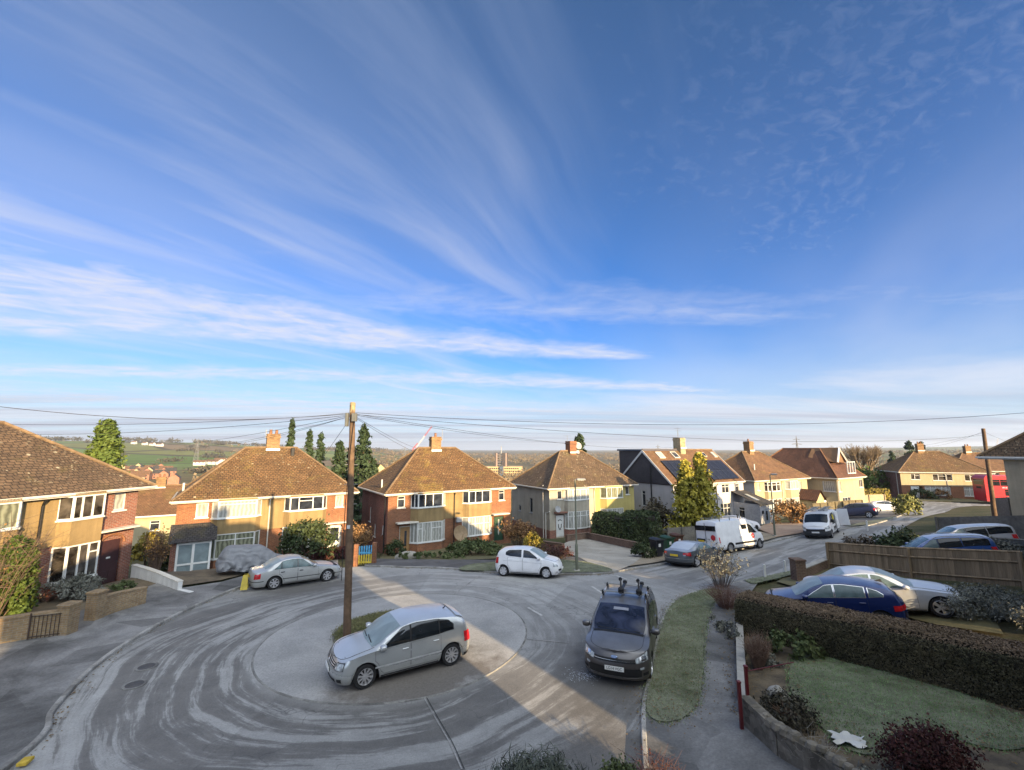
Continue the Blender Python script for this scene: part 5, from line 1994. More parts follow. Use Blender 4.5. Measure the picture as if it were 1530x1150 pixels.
c = Car(4.2, 1.76, 1.48, 1.24, -1.338, .318,
  [(2.1, .70), (2.0, .74), (1.7, .85), (1.3, .945), (1.05, 1.0), (.55, 1.28), (.2, 1.43), (-.2, 1.485), (-.9, 1.46), (-1.55, 1.385), (-1.78, 1.30), (-1.99, .99), (-2.05, .93), (-2.1, .9)],
  [(2.1, .68), (1.9, .76), (1.5, .855), (1.0, .915), (0, .94), (-1.2, .975), (-2.1, .92)], .30, .2)
gf = thing('parked_car', 'silver hatchback parked on the round island beside the wooden pole', 'car')
c.merged(P_silver, 'body', gf)
under(gf, c)
arch_trim(gf, c)
add_wheels(gf, c, 'golf', .205, 10, M_alloy, steer=.10)
c.top_patch(1.02, .22, .93, .07, f1=.9).build('windscreen', M_frost_glass, gf, smooth=True, uv=False)
c.top_patch(-1.97, -1.72, .80, .02, n=6, off=(-.008, .004)).build('rear_window', M_car_glass, gf, smooth=True, uv=False)
sidewin(gf, c, [([(-.02, .08), (.86, .10)], [(-.02, .93), (.22, .93), (.5, .68), (.86, .13)]), ([(-.92, .08), (-.07, .08)], [(-.92, .92), (-.07, .93)]), ([(-1.38, .20), (-.96, .09)], [(-1.38, .55), (-1.24, .83), (-.96, .91)])], M_car_glass, M_dark)
doors(gf, c, P_silver, [(-.04, .98), (-.98, -.05)], handle=P_silver)
mirrors(gf, c, .78, P_silver, out=.1)
for sd in (-1, 1):
 c.end_patch(1, .48, 1.06, .635, .955, sd, off=.008, t0b=.70, t1b=.97).build('lamp_surround', M_dark, gf, uv=False)
 hl = c.end_patch(1, .52, 1.02, .66, .93, sd, off=.013, t0b=.72, t1b=.95).build('headlight', M_lamp_clear, gf, smooth=True, uv=False)
 c.end_patch(-1, .18, .78, .58, .97, sd, off=.012).build('tail_light', M_lamp_red, gf, smooth=True, uv=False)
 c.low_patch([(-.98, .50), (.98, .48)], [(-.98, .545), (.98, .525)], off=.02, side=sd).build('side_moulding', plain('silver_moulding', (.6, .61, .62), .35, .4), gf, uv=False)
g = c.end_patch(1, 1.10, PI / 2, .74, .93, both=True, off=.012).build('grille', M_dark, gf, uv=False)
for tt in (.78, .84, .90):
 c.end_patch(1, 1.12, PI / 2, tt - .012, tt + .012, both=True, off=.018).build('grille_bar', plain('silver_moulding', (.6, .61, .62), .45, .2), g, uv=False)
mb = MB()
mb.lathe([(.001, .012), (.045, .012), (.06, .0)], 16, Matrix.Translation((2.1 - .028, 0, .66)) @ Matrix.Rotation(PI / 2, 4, 'Y'))
mb.build('badge', M_chrome, g)
c.end_patch(1, .95, PI / 2, .10, .30, both=True, off=.01).build('lower_intake', M_dark, gf, uv=False)
for sd in (-1, 1):
 c.end_patch(1, .55, .82, .12, .30, sd, off=.01).build('fog_lamp', M_dark, gf, uv=False)
c.end_patch(-1, .2, PI / 2, .0, .14, both=True, off=.012).build('rear_valance', M_dark, gf, uv=False)
plate(gf, 2.115, .47, M_plate_w, 1)
plate(gf, -2.12, .62, M_plate_y, -1)
mb = MB()
mb.tube([(-1.35, 0, 1.40), (-1.45, 0, 1.47)], [.022, .012], 6)
mb.build('aerial', M_dark, gf)
mb = MB()
mb.grid([[c.sect(x, 2 - fr) * 1.0 + Vector((-.04, 0, .015)) if fr >= 0 else Vector((c.sect(x, 2 + fr).x - .04, -c.sect(x, 2 + fr).y, c.sect(x, 2 + fr).z + .015)) for fr in np.linspace(-.9, .9, 9)] for x in (-1.50, -1.62, -1.74)])
mb.build('roof_spoiler', P_silver, gf, smooth=True, uv=False)
strip_pipe(gf, [(1.02, .45, 1.03), (1.0, .05, 1.06), (.98, -.05, 1.06)], .012, M_dark, 'wiper')
strip_pipe(gf, [(1.04, -.05, 1.04), (1.0, -.5, 1.03)], .012, M_dark, 'wiper')
by_wheels(gf, c, (545, 1027), (672, 993), 1, .02)
shutlines(gf, c, .98, 1.93, 1.0, True)
P_grey = car_paint('grey_paint', (.085, .077, .075), .5, .3, .22)
c = Car(4.77, 1.88, 1.66, 1.46, -1.39, .335,
  [(2.385, .87), (2.28, .91), (1.9, 1.03), (1.5, 1.11), (1.3, 1.15), (.75, 1.41), (.3, 1.57), (-.3, 1.665), (-1.1, 1.645), (-1.95, 1.55), (-2.12, 1.46), (-2.3, 1.02), (-2.385, .95)],
  [(2.385, .83), (2.1, .91), (1.6, .98), (1.0, 1.01), (0, 1.03), (-1.2, 1.05), (-2.385, .97)], .27, .22, cf=.66, pf=2.6)
sm = thing('parked_car', 'dark grey people carrier with roof bars and bike mounts facing the viewer by the verge', 'car')
c.merged(P_grey, 'body', sm)
under(sm, c)
arch_trim(sm, c)
add_wheels(sm, c, 'smax', .215, 7, M_alloy, steer=-.06)
c.top_patch(1.30, .30, .95, .09, f1=.92).build('windscreen', M_blue_glass, sm, smooth=True, uv=False)
c.top_patch(-2.27, -2.08, .85, .02, n=6, off=(-.008, .004)).build('rear_window', M_car_glass, sm, smooth=True, uv=False)
sidewin(sm, c, [([(.0, .06), (1.15, .10)], [(.0, .92), (.3, .92), (.6, .72), (1.15, .14)]), ([(-.95, .06), (-.05, .06)], [(-.95, .92), (-.05, .93)]), ([(-1.95, .12), (-1.0, .06)], [(-1.95, .6), (-1.8, .86), (-1.0, .92)])], M_car_glass, M_chrome)
doors(sm, c, P_grey, [(-.02, 1.1), (-1.03, -.04)], handle=P_grey)
mirrors(sm, c, .98, P_grey, out=.14, sz=(.09, .13, .085))
for sd in (-1, 1):
 hl = c.end_patch(1, .40, 1.02, .74, 1.0, sd, off=.012, t0b=.70, t1b=.86).build('headlight', M_lamp_clear, sm, smooth=True, uv=False)
 c.end_patch(1, .55, .85, .76, .90, sd, off=.018).build('lamp_reflector', M_chrome, hl, uv=False)
 c.end_patch(1, .68, .86, .47, .55, sd, off=.014).build('fog_lamp', M_lamp_clear, sm, uv=False)
 c.end_patch(-1, .25, .7, .6, 1.0, sd, off=.012).build('tail_light', M_lamp_red, sm, uv=False)
 c.end_patch(1, .40, .72, .22, .33, sd, off=.010).build('lower_vent', M_dark, sm, uv=False)
 mb = MB()
 mb.tube([Vector((x, sd * (c.sect(x, 1.0).y - .03), c.sect(x, 1.0).z + .05)) for x in np.linspace(-1.7, .15, 10)], .018, 6)
 mb.build('roof_rail', M_chrome, sm)
g = c.end_patch(1, 1.02, PI / 2, .70, .84, both=True, off=.012).build('grille', M_dark, sm, uv=False)
c.end_patch(1, 1.02, PI / 2, .765, .778, both=True, off=.02).build('grille_bar', M_chrome, g, uv=False)
mb = MB()
mb.lathe([(.001, .012), (.06, .012), (.075, .0)], 18, Matrix.Translation((2.40 - .05, 0, .80)) @ Matrix.Rotation(PI / 2 - .35, 4, 'Y') @ Matrix.Diagonal((.55, 1.25, 1, 1)))
mb.build('badge', plain('badge_blue', (.25, .33, .5), .3, .4), g)
c.end_patch(1, .80, PI / 2, .20, .50, both=True, off=.012, t1b=.52, t0b=.16).build('lower_grille', M_dark, sm, uv=False)
c.end_patch(1, .80, PI / 2, .135, .165, both=True, off=.018, t0b=.10, t1b=.13).build('chrome_strip', M_chrome, sm, uv=False)
plate(sm, 2.40, .52, M_plate_w, 1, text='LG14 VGC')
plate(sm, -2.4, .8, M_plate_y, -1)
strip_pipe(sm, [(1.30, .62, 1.13), (1.33, .0, 1.165)], .012, M_dark, 'wiper')
strip_pipe(sm, [(1.34, .0, 1.16), (1.28, -.62, 1.14)], .012, M_dark, 'wiper')
c.top_patch(1.40, 1.30, .97, .09, f1=.97, n=3, end_bow=.09, off=(.004, .004)).build('scuttle', M_dark, sm, uv=False)
mb = MB()
mb.box(.32, -.05, 1.40, .42, .07, 1.53)
mb.build('sensor_pod', M_dark, sm)
for x in (-.25, -1.25):
 mb = MB()
 z = c.sect(x, 1).z + .13
 mb.bbox(x - .04, -.80, z, x + .04, .80, z + .03, .012)
 rb = mb.build('roof_bar', M_steel, sm)
 for sd in (-1, 1):
  mb = MB()
  mb.bbox(x - .06, sd * .70 - .035, c.sect(x, 1).z - .01, x + .045, sd * .70 + .035, z + .035, .015)
  mb.build('bar_foot', M_black, rb)
for y in (-.08, .50):
 mb = MB()
 z = c.sect(-.3, 1).z + .16
 mb.bbox(-1.45, y - .05, z, .0, y + .05, z + .035, .012)
 mb.bbox(-.28, y - .09, z, -.08, y + .09, z + .16, .04)
 mb.tube([(-.2, y, z + .1), (-.42, y - .03, z + .28), (-.5, y - .05, z + .33)], [.035, .026, .036], 8)
 mb.lathe([(.001, .045), (.055, .045), (.062, 0), (.055, -.045), (.001, -.045)], 12, Matrix.Translation((-.5, y - .05, z + .33)) @ Matrix.Rotation(PI / 2, 4, 'Y'))
 mb.bbox(-1.35, y - .07, z, -1.22, y + .07, z + .10, .03)
 mb.build('bike_mount', M_black, sm)
_hd = R(-111)
_d = Vector((math.cos(_hd), math.sin(_hd), 0))
_fc = at(919, 1030)
by_axis(sm, c, _fc - _d * (2.385 - (c.fa + c.ra) / 2), _hd)
shutlines(sm, c, 1.25, 2.2, 1.0)
mb = MB()
mb.bbox(.40, -.13, 1.44, .44, .13, 1.52, .01)
mb.build('rear_view_mirror', M_dark, sm)
c.top_patch(.60, .46, .30, .0, n=2, m=3, off=(.012, .012)).build('windscreen_reflection', plain('pale_reflection', (.30, .31, .36), .4), sm, uv=False)  # whitish reflection on the glass, painted as a pale patch
P_volvo = car_paint('pale_silver_paint', (.46, .47, .46), .55, .34, .30)
c = Car(4.5, 1.72, 1.42, 1.36, -1.20, .315,
  [(2.25, .66), (2.12, .71), (1.5, .84), (1.0, .915), (.85, .95), (.3, 1.28), (0, 1.39), (-.4, 1.425), (-.85, 1.39), (-1.2, 1.25), (-1.65, 1.02), (-1.9, .985), (-2.17, .955), (-2.25, .88)],
  [(2.25, .64), (2.0, .70), (1.4, .81), (.8, .875), (0, .90), (-1.2, .93), (-2.25, .86)], .33, .2)
vo = thing('parked_car', 'silver saloon parked at the kerb in front of the porch house', 'car')
c.merged(P_volvo, 'body', vo)
under(vo, c)
arch_trim(vo, c)
add_wheels(vo, c, 'volvo', .2, 7, M_alloy)
c.top_patch(.86, .06, .93, .06, f1=.9).build('windscreen', M_frost_side, vo, smooth=True, uv=False)
c.top_patch(-1.62, -.93, .88, .04, f1=.86, off=(-.006, .006)).build('rear_window', M_frost_glass, vo, smooth=True, uv=False)
sidewin(vo, c, [([(-.12, .10), (.70, .12)], [(-.12, .94), (.12, .93), (.4, .60), (.70, .15)]), ([(-.90, .10), (-.18, .10)], [(-.90, .88), (-.18, .94)]), ([(-1.22, .14), (-.94, .10)], [(-1.22, .2), (-.94, .86)])], M_frost_side, M_dark)
doors(vo, c, P_volvo, [(-.14, .88), (-1.02, -.15)], handle=M_dark)
mirrors(vo, c, .66, P_volvo, out=.08)
for sd in (-1, 1):
 c.end_patch(1, .5, 1.05, .62, .95, sd, off=.012).build('headlight', M_lamp_clear, vo, uv=False)
 c.end_patch(-1, .12, .72, .58, .92, sd, off=.012).build('tail_light', M_lamp_red, vo, uv=False)
 c.low_patch([(-.84, .46), (.98, .45)], [(-.84, .49), (.98, .48)], off=.018, side=sd).build('side_moulding', M_dark, vo, uv=False)
c.end_patch(1, 1.15, PI / 2, .62, .92, both=True, off=.012).build('grille', M_dark, vo, uv=False)
c.end_patch(-1, .0, PI / 2, .36, .41, both=True, off=.012).build('bumper_strip', M_dark, vo, uv=False)
c.end_patch(1, .0, PI / 2, .40, .45, both=True, off=.012).build('bumper_strip', M_dark, vo, uv=False)
plate(vo, 2.27, .45, M_plate_w, 1)
plate(vo, -2.26, .66, M_plate_y, -1)
by_wheels(vo, c, (488, 868), (408, 880.5), -1)
shutlines(vo, c, .85, 2.05, 1.0)
P_white = car_paint('white_paint', (.74, .75, .77), .0, .3, .12)
c = Car(3.675, 1.6, 1.48, 1.115, -1.27, .29,
  [(1.8375, .76), (1.75, .80), (1.45, .93), (1.15, 1.01), (.95, 1.06), (.45, 1.33), (.15, 1.44), (-.25, 1.485), (-.9, 1.46), (-1.42, 1.40), (-1.55, 1.33), (-1.74, 1.0), (-1.8375, .93)],
  [(1.8375, .74), (1.6, .83), (1.2, .92), (.6, .955), (-.2, .98), (-1.2, 1.03), (-1.8375, .95)], .26, .2, cf=.52, cr=.42)
vi = thing('parked_car', 'small white five door hatchback beside the far grass verge', 'car')
c.merged(P_white, 'body', vi)
under(vi, c)
arch_trim(vi, c)
add_wheels(vi, c, 'viva', .175, 6, M_alloy, 'cap')
c.top_patch(.98, .2, .93, .06, f1=.9).build('windscreen', M_frost_glass, vi, smooth=True, uv=False)
c.top_patch(-1.72, -1.52, .8, .02, n=6, off=(-.008, .004)).build('rear_window', M_car_glass, vi, smooth=True, uv=False)
sidewin(vi, c, [([(-.13, .09), (.82, .12)], [(-.13, .92), (.2, .92), (.45, .66), (.82, .15)]), ([(-1.12, .26), (-.9, .12), (-.24, .09)], [(-1.12, .66), (-.98, .88), (-.24, .92)])], M_car_glass)
doors(vi, c, P_white, [(-.16, .86), (-1.02, -.18)], handle=P_white)
mirrors(vi, c, .74, P_white, out=.08)
for sd in (-1, 1):
 c.end_patch(1, .26, .92, .66, .93, sd, off=.012, t0b=.70, t1b=.84).build('headlight', M_lamp_clear, vi, uv=False)
 c.end_patch(-1, .12, .62, .60, 1.0, sd, off=.012).build('tail_light', M_lamp_red, vi, uv=False)
 c.end_patch(1, .55, .82, .18, .30, sd, off=.012).build('fog_lamp', M_chrome, vi, uv=False)
 c.low_patch([(-1.25, .83), (-.2, .79), (.9, .745)], [(-1.25, .842), (-.2, .802), (.9, .757)], off=.006, side=sd).build('swage_line', plain('swage_shadow', (.42, .43, .45), .5), vi, uv=False)
c.end_patch(1, .9, PI / 2, .34, .52, both=True, off=.012).build('grille', M_dark, vi, uv=False)
plate(vi, 1.86, .45, M_plate_w, 1)
plate(vi, -1.85, .6, M_plate_y, -1)
by_wheels(vi, c, (817, 864.5), (752, 860.5), -1)
shutlines(vi, c, .95, 1.6, 1.0)
P_coupe = car_paint('slate_paint', (.09, .105, .12), .45, .3, .55)
c = Car(4.55, 1.85, 1.37, 1.42, -1.30, .34,
  [(2.275, .68), (2.1, .75), (1.4, .90), (.9, .96), (.3, 1.25), (-.1, 1.35), (-.5, 1.372), (-.95, 1.31), (-1.75, 1.02), (-2.05, .985), (-2.2, .97), (-2.275, .9)],
  [(2.275, .66), (1.8, .77), (1.0, .88), (0, .91), (-1.2, .95), (-2.0, .93), (-2.275, .88)], .36, .2, pr=2.7)
au = thing('parked_car', 'dark grey coupe with frosted rear glass and yellow plate, seen from behind', 'car')
c.merged(P_coupe, 'body', au)
under(au, c)
arch_trim(au, c)
add_wheels(au, c, 'coupe', .23, 5, M_alloy)
c.top_patch(-1.74, -.80, .9, .05, f1=.86, off=(-.006, .006)).build('rear_window', plain('frosted_rear_glass', (.48, .53, .62), .5, 0, .15, 2), au, smooth=True, uv=False)
c.top_patch(.9, .05, .93, .06, f1=.9).build('windscreen', M_frost_glass, au, smooth=True, uv=False)
sidewin(au, c, [([(-.25, .12), (.72, .12)], [(-.25, .93), (.1, .92), (.4, .6), (.72, .15)]), ([(-1.2, .14), (-.32, .12)], [(-1.2, .22), (-.75, .84), (-.32, .93)])], M_frost_side, M_chrome)
doors(au, c, P_coupe, [(-.45, .95)], handle=P_coupe)
mirrors(au, c, .66, P_coupe)
for sd in (-1, 1):
 c.end_patch(-1, .25, 1.05, .66, .93, sd, off=.014, t0b=.74, t1b=.93).build('tail_light', M_lamp_red, au, uv=False)
 c.end_patch(-1, .85, 1.03, .70, .80, sd, off=.017).build('reversing_lamp', M_lamp_clear, au, uv=False)
 c.end_patch(1, .5, 1.05, .66, .95, sd, off=.012).build('headlight', M_lamp_clear, au, uv=False)
c.end_patch(-1, .1, PI / 2, .0, .16, both=True, off=.012).build('rear_valance', M_dark, au, uv=False)
c.end_patch(-1, .0, PI / 2, .44, .47, both=True, off=.014).build('bumper_strip', M_chrome, au, uv=False)
plate(au, -2.30, .70, M_plate_y, -1)
_hd = math.atan2(*(reversed((at(1068, 838) - at(1003, 846))[:2])))
by_axis(au, c, at(1040, 841), R(38))
P_merc = car_paint('frosted_silver_paint', (.50, .53, .58), .45, .34, .60)
c = Car(4.87, 1.85, 1.47, 1.60, -1.27, .335,
  [(2.435, .70), (2.3, .78), (1.7, .90), (1.1, .985), (.95, 1.02), (.35, 1.34), (-.05, 1.45), (-.5, 1.475), (-1.0, 1.42), (-1.85, 1.06), (-2.1, 1.03), (-2.36, 1.0), (-2.435, .92)],
  [(2.435, .68), (2.0, .78), (1.2, .90), (0, .94), (-1.2, .98), (-2.1, .97), (-2.435, .90)], .35, .2)
me_ = thing('parked_car', 'pale silver saloon parked nose to the right behind the clipped hedge', 'car')
c.merged(P_merc, 'body', me_)
under(me_, c)
arch_trim(me_, c)
add_wheels(me_, c, 'merc', .23, 5, M_alloy, steer=-.25)
c.top_patch(.98, .0, .93, .07, f1=.9).build('windscreen', M_frost_glass, me_, smooth=True, uv=False)
c.top_patch(-1.8, -.95, .88, .05, f1=.86, off=(-.006, .006)).build('rear_window', M_frost_glass, me_, smooth=True, uv=False)
sidewin(me_, c, [([(-.2, .10), (.78, .12)], [(-.2, .94), (.1, .92), (.42, .6), (.78, .15)]), ([(-1.0, .10), (-.26, .10)], [(-1.0, .88), (-.26, .94)]), ([(-1.42, .14), (-1.04, .10)], [(-1.42, .2), (-1.04, .85)])], M_frost_side, M_chrome)
doors(me_, c, P_merc, [(-.22, .98), (-1.05, -.24)], handle=M_chrome)
mirrors(me_, c, .72, P_merc)
for sd in (-1, 1):
 for (a0, a1) in ((.40, .66), (.70, .98)):
  c.end_patch(1, a0, a1, .66, .96, sd, off=.014).build('headlight', M_lamp_clear, me_, uv=False)
 c.end_patch(-1, .12, .75, .62, .96, sd, off=.014).build('tail_light', M_lamp_red, me_, uv=False)
 c.end_patch(1, .48, .72, .16, .26, sd, off=.014).build('fog_lamp', M_lamp_clear, me_, uv=False)
g = c.end_patch(1, 1.08, PI / 2, .55, .98, both=True, off=.016).build('grille', M_dark, me_, uv=False)
for tt in (.62, .72, .82, .92):
 c.end_patch(1, 1.1, PI / 2, tt - .012, tt + .012, both=True, off=.024).build('grille_bar', M_chrome, g, uv=False)
c.end_patch(1, .8, PI / 2, .06, .26, both=True, off=.012).build('lower_intake', M_dark, me_, uv=False)
plate(me_, 2.455, .46, M_plate_w, 1)
_w = at(1378, 920, .06)
_hd = R(-29)
_dd = Vector((math.cos(_hd), math.sin(_hd), 0))
_ctr = _w + Vector((-_dd.y, _dd.x, 0)) * (c.W / 2 - .12) - _dd * (c.fa - c.ra) / 2
by_axis(me_, c, _ctr + Vector((.45, -.40, 0)), _hd, .06)
shutlines(me_, c, .95, 2.2, 1.0)
P_blue = car_paint('deep_blue_paint', (.010, .024, .115), .35, .26, .22)
c = Car(4.35, 1.77, 1.49, 1.28, -1.34, .32,
  [(2.175, .70), (2.0, .77), (1.3, .95), (1.05, 1.0), (.5, 1.30), (.1, 1.45), (-.4, 1.495), (-1.2, 1.44), (-1.7, 1.36), (-1.85, 1.28), (-2.08, 1.0), (-2.175, .93)],
  [(2.175, .68), (1.8, .78), (1.0, .90), (0, .95), (-1.2, 1.01), (-2.175, .95)], .32, .2)
bl = thing('parked_car', 'deep blue hatchback with frosted roof, nose left, close behind the hedge', 'car')
c.merged(P_blue, 'body', bl)
under(bl, c)
arch_trim(bl, c)
add_wheels(bl, c, 'blue', .21, 5, M_alloy)
c.top_patch(1.02, .12, .93, .07, f1=.9).build('windscreen', M_frost_glass, bl, smooth=True, uv=False)
c.top_patch(-2.05, -1.76, .82, .03, n=6, off=(-.008, .004)).build('rear_window', M_car_glass, bl, smooth=True, uv=False)
sidewin(bl, c, [([(-.1, .10), (.85, .12)], [(-.1, .93), (.15, .92), (.5, .62), (.85, .15)]), ([(-1.0, .12), (-.16, .10)], [(-1.0, .88), (-.16, .93)]), ([(-1.5, .32), (-1.12, .13)], [(-1.5, .5), (-1.38, .72), (-1.12, .86)])], M_frost_side, M_chrome)
doors(bl, c, P_blue, [(-.12, .95), (-1.05, -.14)], handle=P_blue)
mirrors(bl, c, .78, P_blue)
for sd in (-1, 1):
 c.end_patch(1, .4, 1.0, .68, .94, sd, off=.012).build('headlight', M_lamp_clear, bl, uv=False)
 tl = c.end_patch(-1, .05, 1.05, .60, .82, sd, off=.014, t0b=.74, t1b=.90).build('tail_light', M_lamp_red, bl, uv=False)
 c.end_patch(-1, .75, 1.0, .66, .74, sd, off=.018).build('reversing_lamp', M_lamp_clear, tl, uv=False)
c.end_patch(-1, .55, PI / 2, .36, .62, both=True, off=.010).build('tailgate_panel', car_paint('midnight_paint', (.01, .014, .05), .3, .25), bl, uv=False)
c.end_patch(-1, .1, PI / 2, .0, .18, both=True, off=.012).build('rear_valance', M_dark, bl, uv=False)
plate(bl, -2.19, .60, M_plate_y, -1)
mb = MB()
mb.add([(-1.5, -.03, 1.425), (-1.5, .03, 1.425), (-1.72, .025, 1.39), (-1.72, -.025, 1.39), (-1.68, 0, 1.50)], [(0, 1, 4), (1, 2, 4), (2, 3, 4), (3, 0, 4)])
mb.build('aerial', M_dark, bl)
_hd = R(153)
by_axis(bl, c, (11.75, 17.0, 0), _hd, .06)
def estate(name_label, paint, glassm, rails=True, L=4.7, H=1.5, roof_end=-2.05, wmat=None):
 c = Car(L, 1.80, H, 1.40, -1.30, .32,
   [(L / 2, .70), (2.2, .76), (1.4, .93), (1.0, .99), (.45, 1.28), (.1, H - .05), (-.4, H), (-1.4, H - .03), (roof_end, H - .10), (roof_end - .1, H - .17), (-L / 2 + .07, .98), (-L / 2, .93)],
   [(L / 2, .68), (1.8, .79), (1.0, .90), (0, .94), (-1.4, .97), (-L / 2, .93)], .27, .2)
 o = thing('parked_car', name_label, 'car')
 c.merged(paint, 'body', o)
 under(o, c)
 arch_trim(o, c)
 add_wheels(o, c, 'estate%.2f' % L, .2, 6, M_alloy)
 c.top_patch(.98, .14, .93, .06, f1=.9).build('windscreen', M_frost_side, o, smooth=True, uv=False)
 c.top_patch(-L / 2 + .10, roof_end - .04, .84, .02, n=6, off=(-.01, .002)).build('rear_window', M_car_glass, o, smooth=True, uv=False)
 sidewin(o, c, [([(-.08, .10), (.80, .12)], [(-.08, .92), (.15, .92), (.48, .62), (.80, .15)])], M_frost_side, M_dark)
 sidewin(o, c, [([(-.95, .10), (-.14, .10)], [(-.95, .92), (-.14, .92)]), ([(-1.95, .18), (-1.02, .12)], [(-1.95, .78), (-1.85, .88), (-1.02, .92)])], glassm, M_dark)
 doors(o, c, paint, [(-.1, .95), (-1.0, -.12)], handle=M_dark)
 mirrors(o, c, .72, paint)
 for sd in (-1, 1):
  c.end_patch(1, .5, 1.05, .66, .94, sd, off=.012).build('headlight', M_lamp_clear, o, uv=False)
  c.end_patch(-1, .10, .60, .52, 1.0, sd, off=.014).build('tail_light', M_lamp_red, o, uv=False)
  if rails:
   mb = MB()
   mb.tube([Vector((x, sd * (c.sect(x, 1.0).y - .03), c.sect(x, 1.0).z + (.05 if -1.85 < x < .0 else .0))) for x in np.linspace(-1.9, .05, 12)], .02, 6)
   mb.build('roof_rail', M_steel, o)
 c.end_patch(1, 1.12, PI / 2, .62, .92, both=True, off=.012).build('grille', M_dark, o, uv=False)
 plate(o, -L / 2 - .012, .70, M_plate_y, -1)
 plate(o, L / 2 + .012, .45, M_plate_w, 1)
 return o, c
o, c = estate('bright blue estate with frosted roof and rails behind the brown garden fence', car_paint('bright_blue_paint', (.025, .085, .30), .3, .28, .75), M_car_glass)
by_axis(o, c, at_h(1400, 848, 5.95), R(152), 0)
o, c = estate('pale silver estate with its roof showing behind the bright blue estate', car_paint('ice_silver_paint', (.52, .55, .60), .4, .34, .4), M_car_glass, False, 4.55)
by_axis(o, c, at_h(1440, 832, 5.9), R(156), 0)
c = Car(4.4, 1.84, 1.62, 1.32, -1.33, .345,
  [(2.2, .82), (2.0, .92), (1.3, 1.06), (1.0, 1.11), (.5, 1.4), (.1, 1.57), (-.4, 1.625), (-1.4, 1.56), (-1.75, 1.48), (-1.88, 1.4), (-2.1, 1.08), (-2.2, 1.0)],
  [(2.2, .80), (1.6, .96), (.6, 1.03), (-1.2, 1.12), (-2.2, 1.04)], .28, .26)
P_navy = car_paint('navy_paint', (.018, .024, .06), .35, .28, .18)
o = thing('parked_car', 'navy crossover parked tail on beside the woven fence panels', 'car')
c.merged(P_navy, 'body', o)
under(o, c)
arch_trim(o, c)
add_wheels(o, c, 'suv', .22, 5, M_alloy)
c.top_patch(1.0, .12, .93, .06, f1=.9).build('windscreen', M_frost_side, o, uv=False, smooth=True)
c.top_patch(-2.08, -1.8, .82, .02, n=6, off=(-.008, .004)).build('rear_window', M_frost_side, o, uv=False, smooth=True)
sidewin(o, c, [([(-.1, .1), (.82, .12)], [(-.1, .92), (.15, .92), (.48, .62), (.82, .15)]), ([(-1.45, .28), (-.9, .12), (-.16, .1)], [(-1.45, .7), (-1.3, .86), (-.16, .92)])], M_car_glass, M_dark)
doors(o, c, P_navy, [(-.1, .95), (-1.0, -.12)], handle=P_navy)
mirrors(o, c, .74, P_navy)
for sd in (-1, 1):
 c.end_patch(-1, .12, .75, .66, .92, sd, off=.014).build('tail_light', M_lamp_red, o, uv=False)
 c.end_patch(1, .4, 1.0, .66, .92, sd, off=.014).build('headlight', M_lamp_clear, o, uv=False)
plate(o, -2.215, .9, M_plate_w, -1)
by_axis(o, c, at(1277, 775), R(143), .09)
c = Car(4.0, 1.72, 1.48, 1.2, -1.28, .31,
  [(2.0, .72), (1.85, .78), (1.3, .95), (1.0, 1.02), (.45, 1.32), (.1, 1.45), (-.3, 1.485), (-1.1, 1.42), (-1.55, 1.33), (-1.7, 1.25), (-1.9, .98), (-2.0, .92)],
  [(2.0, .70), (1.6, .80), (.9, .91), (0, .96), (-1.2, 1.02), (-2.0, .95)], .30, .2)
o = thing('parked_car', 'white three door hatchback nosing right by the variegated bush', 'car')
c.merged(P_white, 'body', o)
under(o, c)
arch_trim(o, c)
add_wheels(o, c, 'fiesta', .19, 5, M_alloy)
c.top_patch(1.0, .15, .93, .06, f1=.9).build('windscreen', M_frost_side, o, uv=False, smooth=True)
c.top_patch(-1.88, -1.62, .82, .02, n=6, off=(-.008, .004)).build('rear_window', M_car_glass, o, uv=False, smooth=True)
sidewin(o, c, [([(-.3, .1), (.8, .12)], [(-.3, .92), (.15, .92), (.45, .65), (.8, .15)]), ([(-1.25, .3), (-.36, .12)], [(-1.25, .6), (-1.1, .8), (-.36, .92)])], M_car_glass, M_dark)
doors(o, c, P_white, [(-.35, .9)], handle=P_white)
mirrors(o, c, .72, P_white)
for sd in (-1, 1):
 c.end_patch(1, .3, .95, .66, .95, sd, off=.014, t0b=.72).build('headlight', M_lamp_clear, o, uv=False)
 c.end_patch(-1, .12, .6, .62, 1.0, sd, off=.014).build('tail_light', M_lamp_red, o, uv=False)
c.end_patch(1, .9, PI / 2, .2, .5, both=True, off=.012).build('grille', M_dark, o, uv=False)
by_axis(o, c, at(1324, 766), R(-14), .09)
def panel_van(label, L, W, H, fa, ra, wr, top, belt, paint, bumper_dark=True):
 c = Car(L, W, H, fa, ra, wr, top, belt, .10, .28, pf=2.8, pr=7.0, cf=.75, cr=.4, crown=.09, bonnet_edge=.86,
   rprof=[(0, .06), (.2, .0), (1, .02)])
 o = thing('panel_van', label, 'van')
 c.merged(paint, 'body', o)
 under(o, c)
 arch_trim(o, c)
 return o, c
P_van = car_paint('van_white_paint', (.72, .73, .75), .0, .4, .15)
v1, c = panel_van('white panel van with red roundels and lettering, seen from its rear corner', 5.4, 2.0, 2.28, 1.85, -1.45, .345,
     [(2.7, 1.0), (2.55, 1.08), (2.0, 1.30), (1.85, 1.36), (1.30, 1.95), (1.0, 2.17), (.6, 2.27), (-2.45, 2.27), (-2.6, 2.22), (-2.66, 1.6), (-2.7, 1.1)],
     [(2.7, .98), (2.2, 1.10), (1.6, 1.15), (-2.7, 1.15)], P_van)
add_wheels(v1, c, 'van1', .22, 6, plain('steel_wheel', (.32, .32, .33), .4, .5), 'cap')
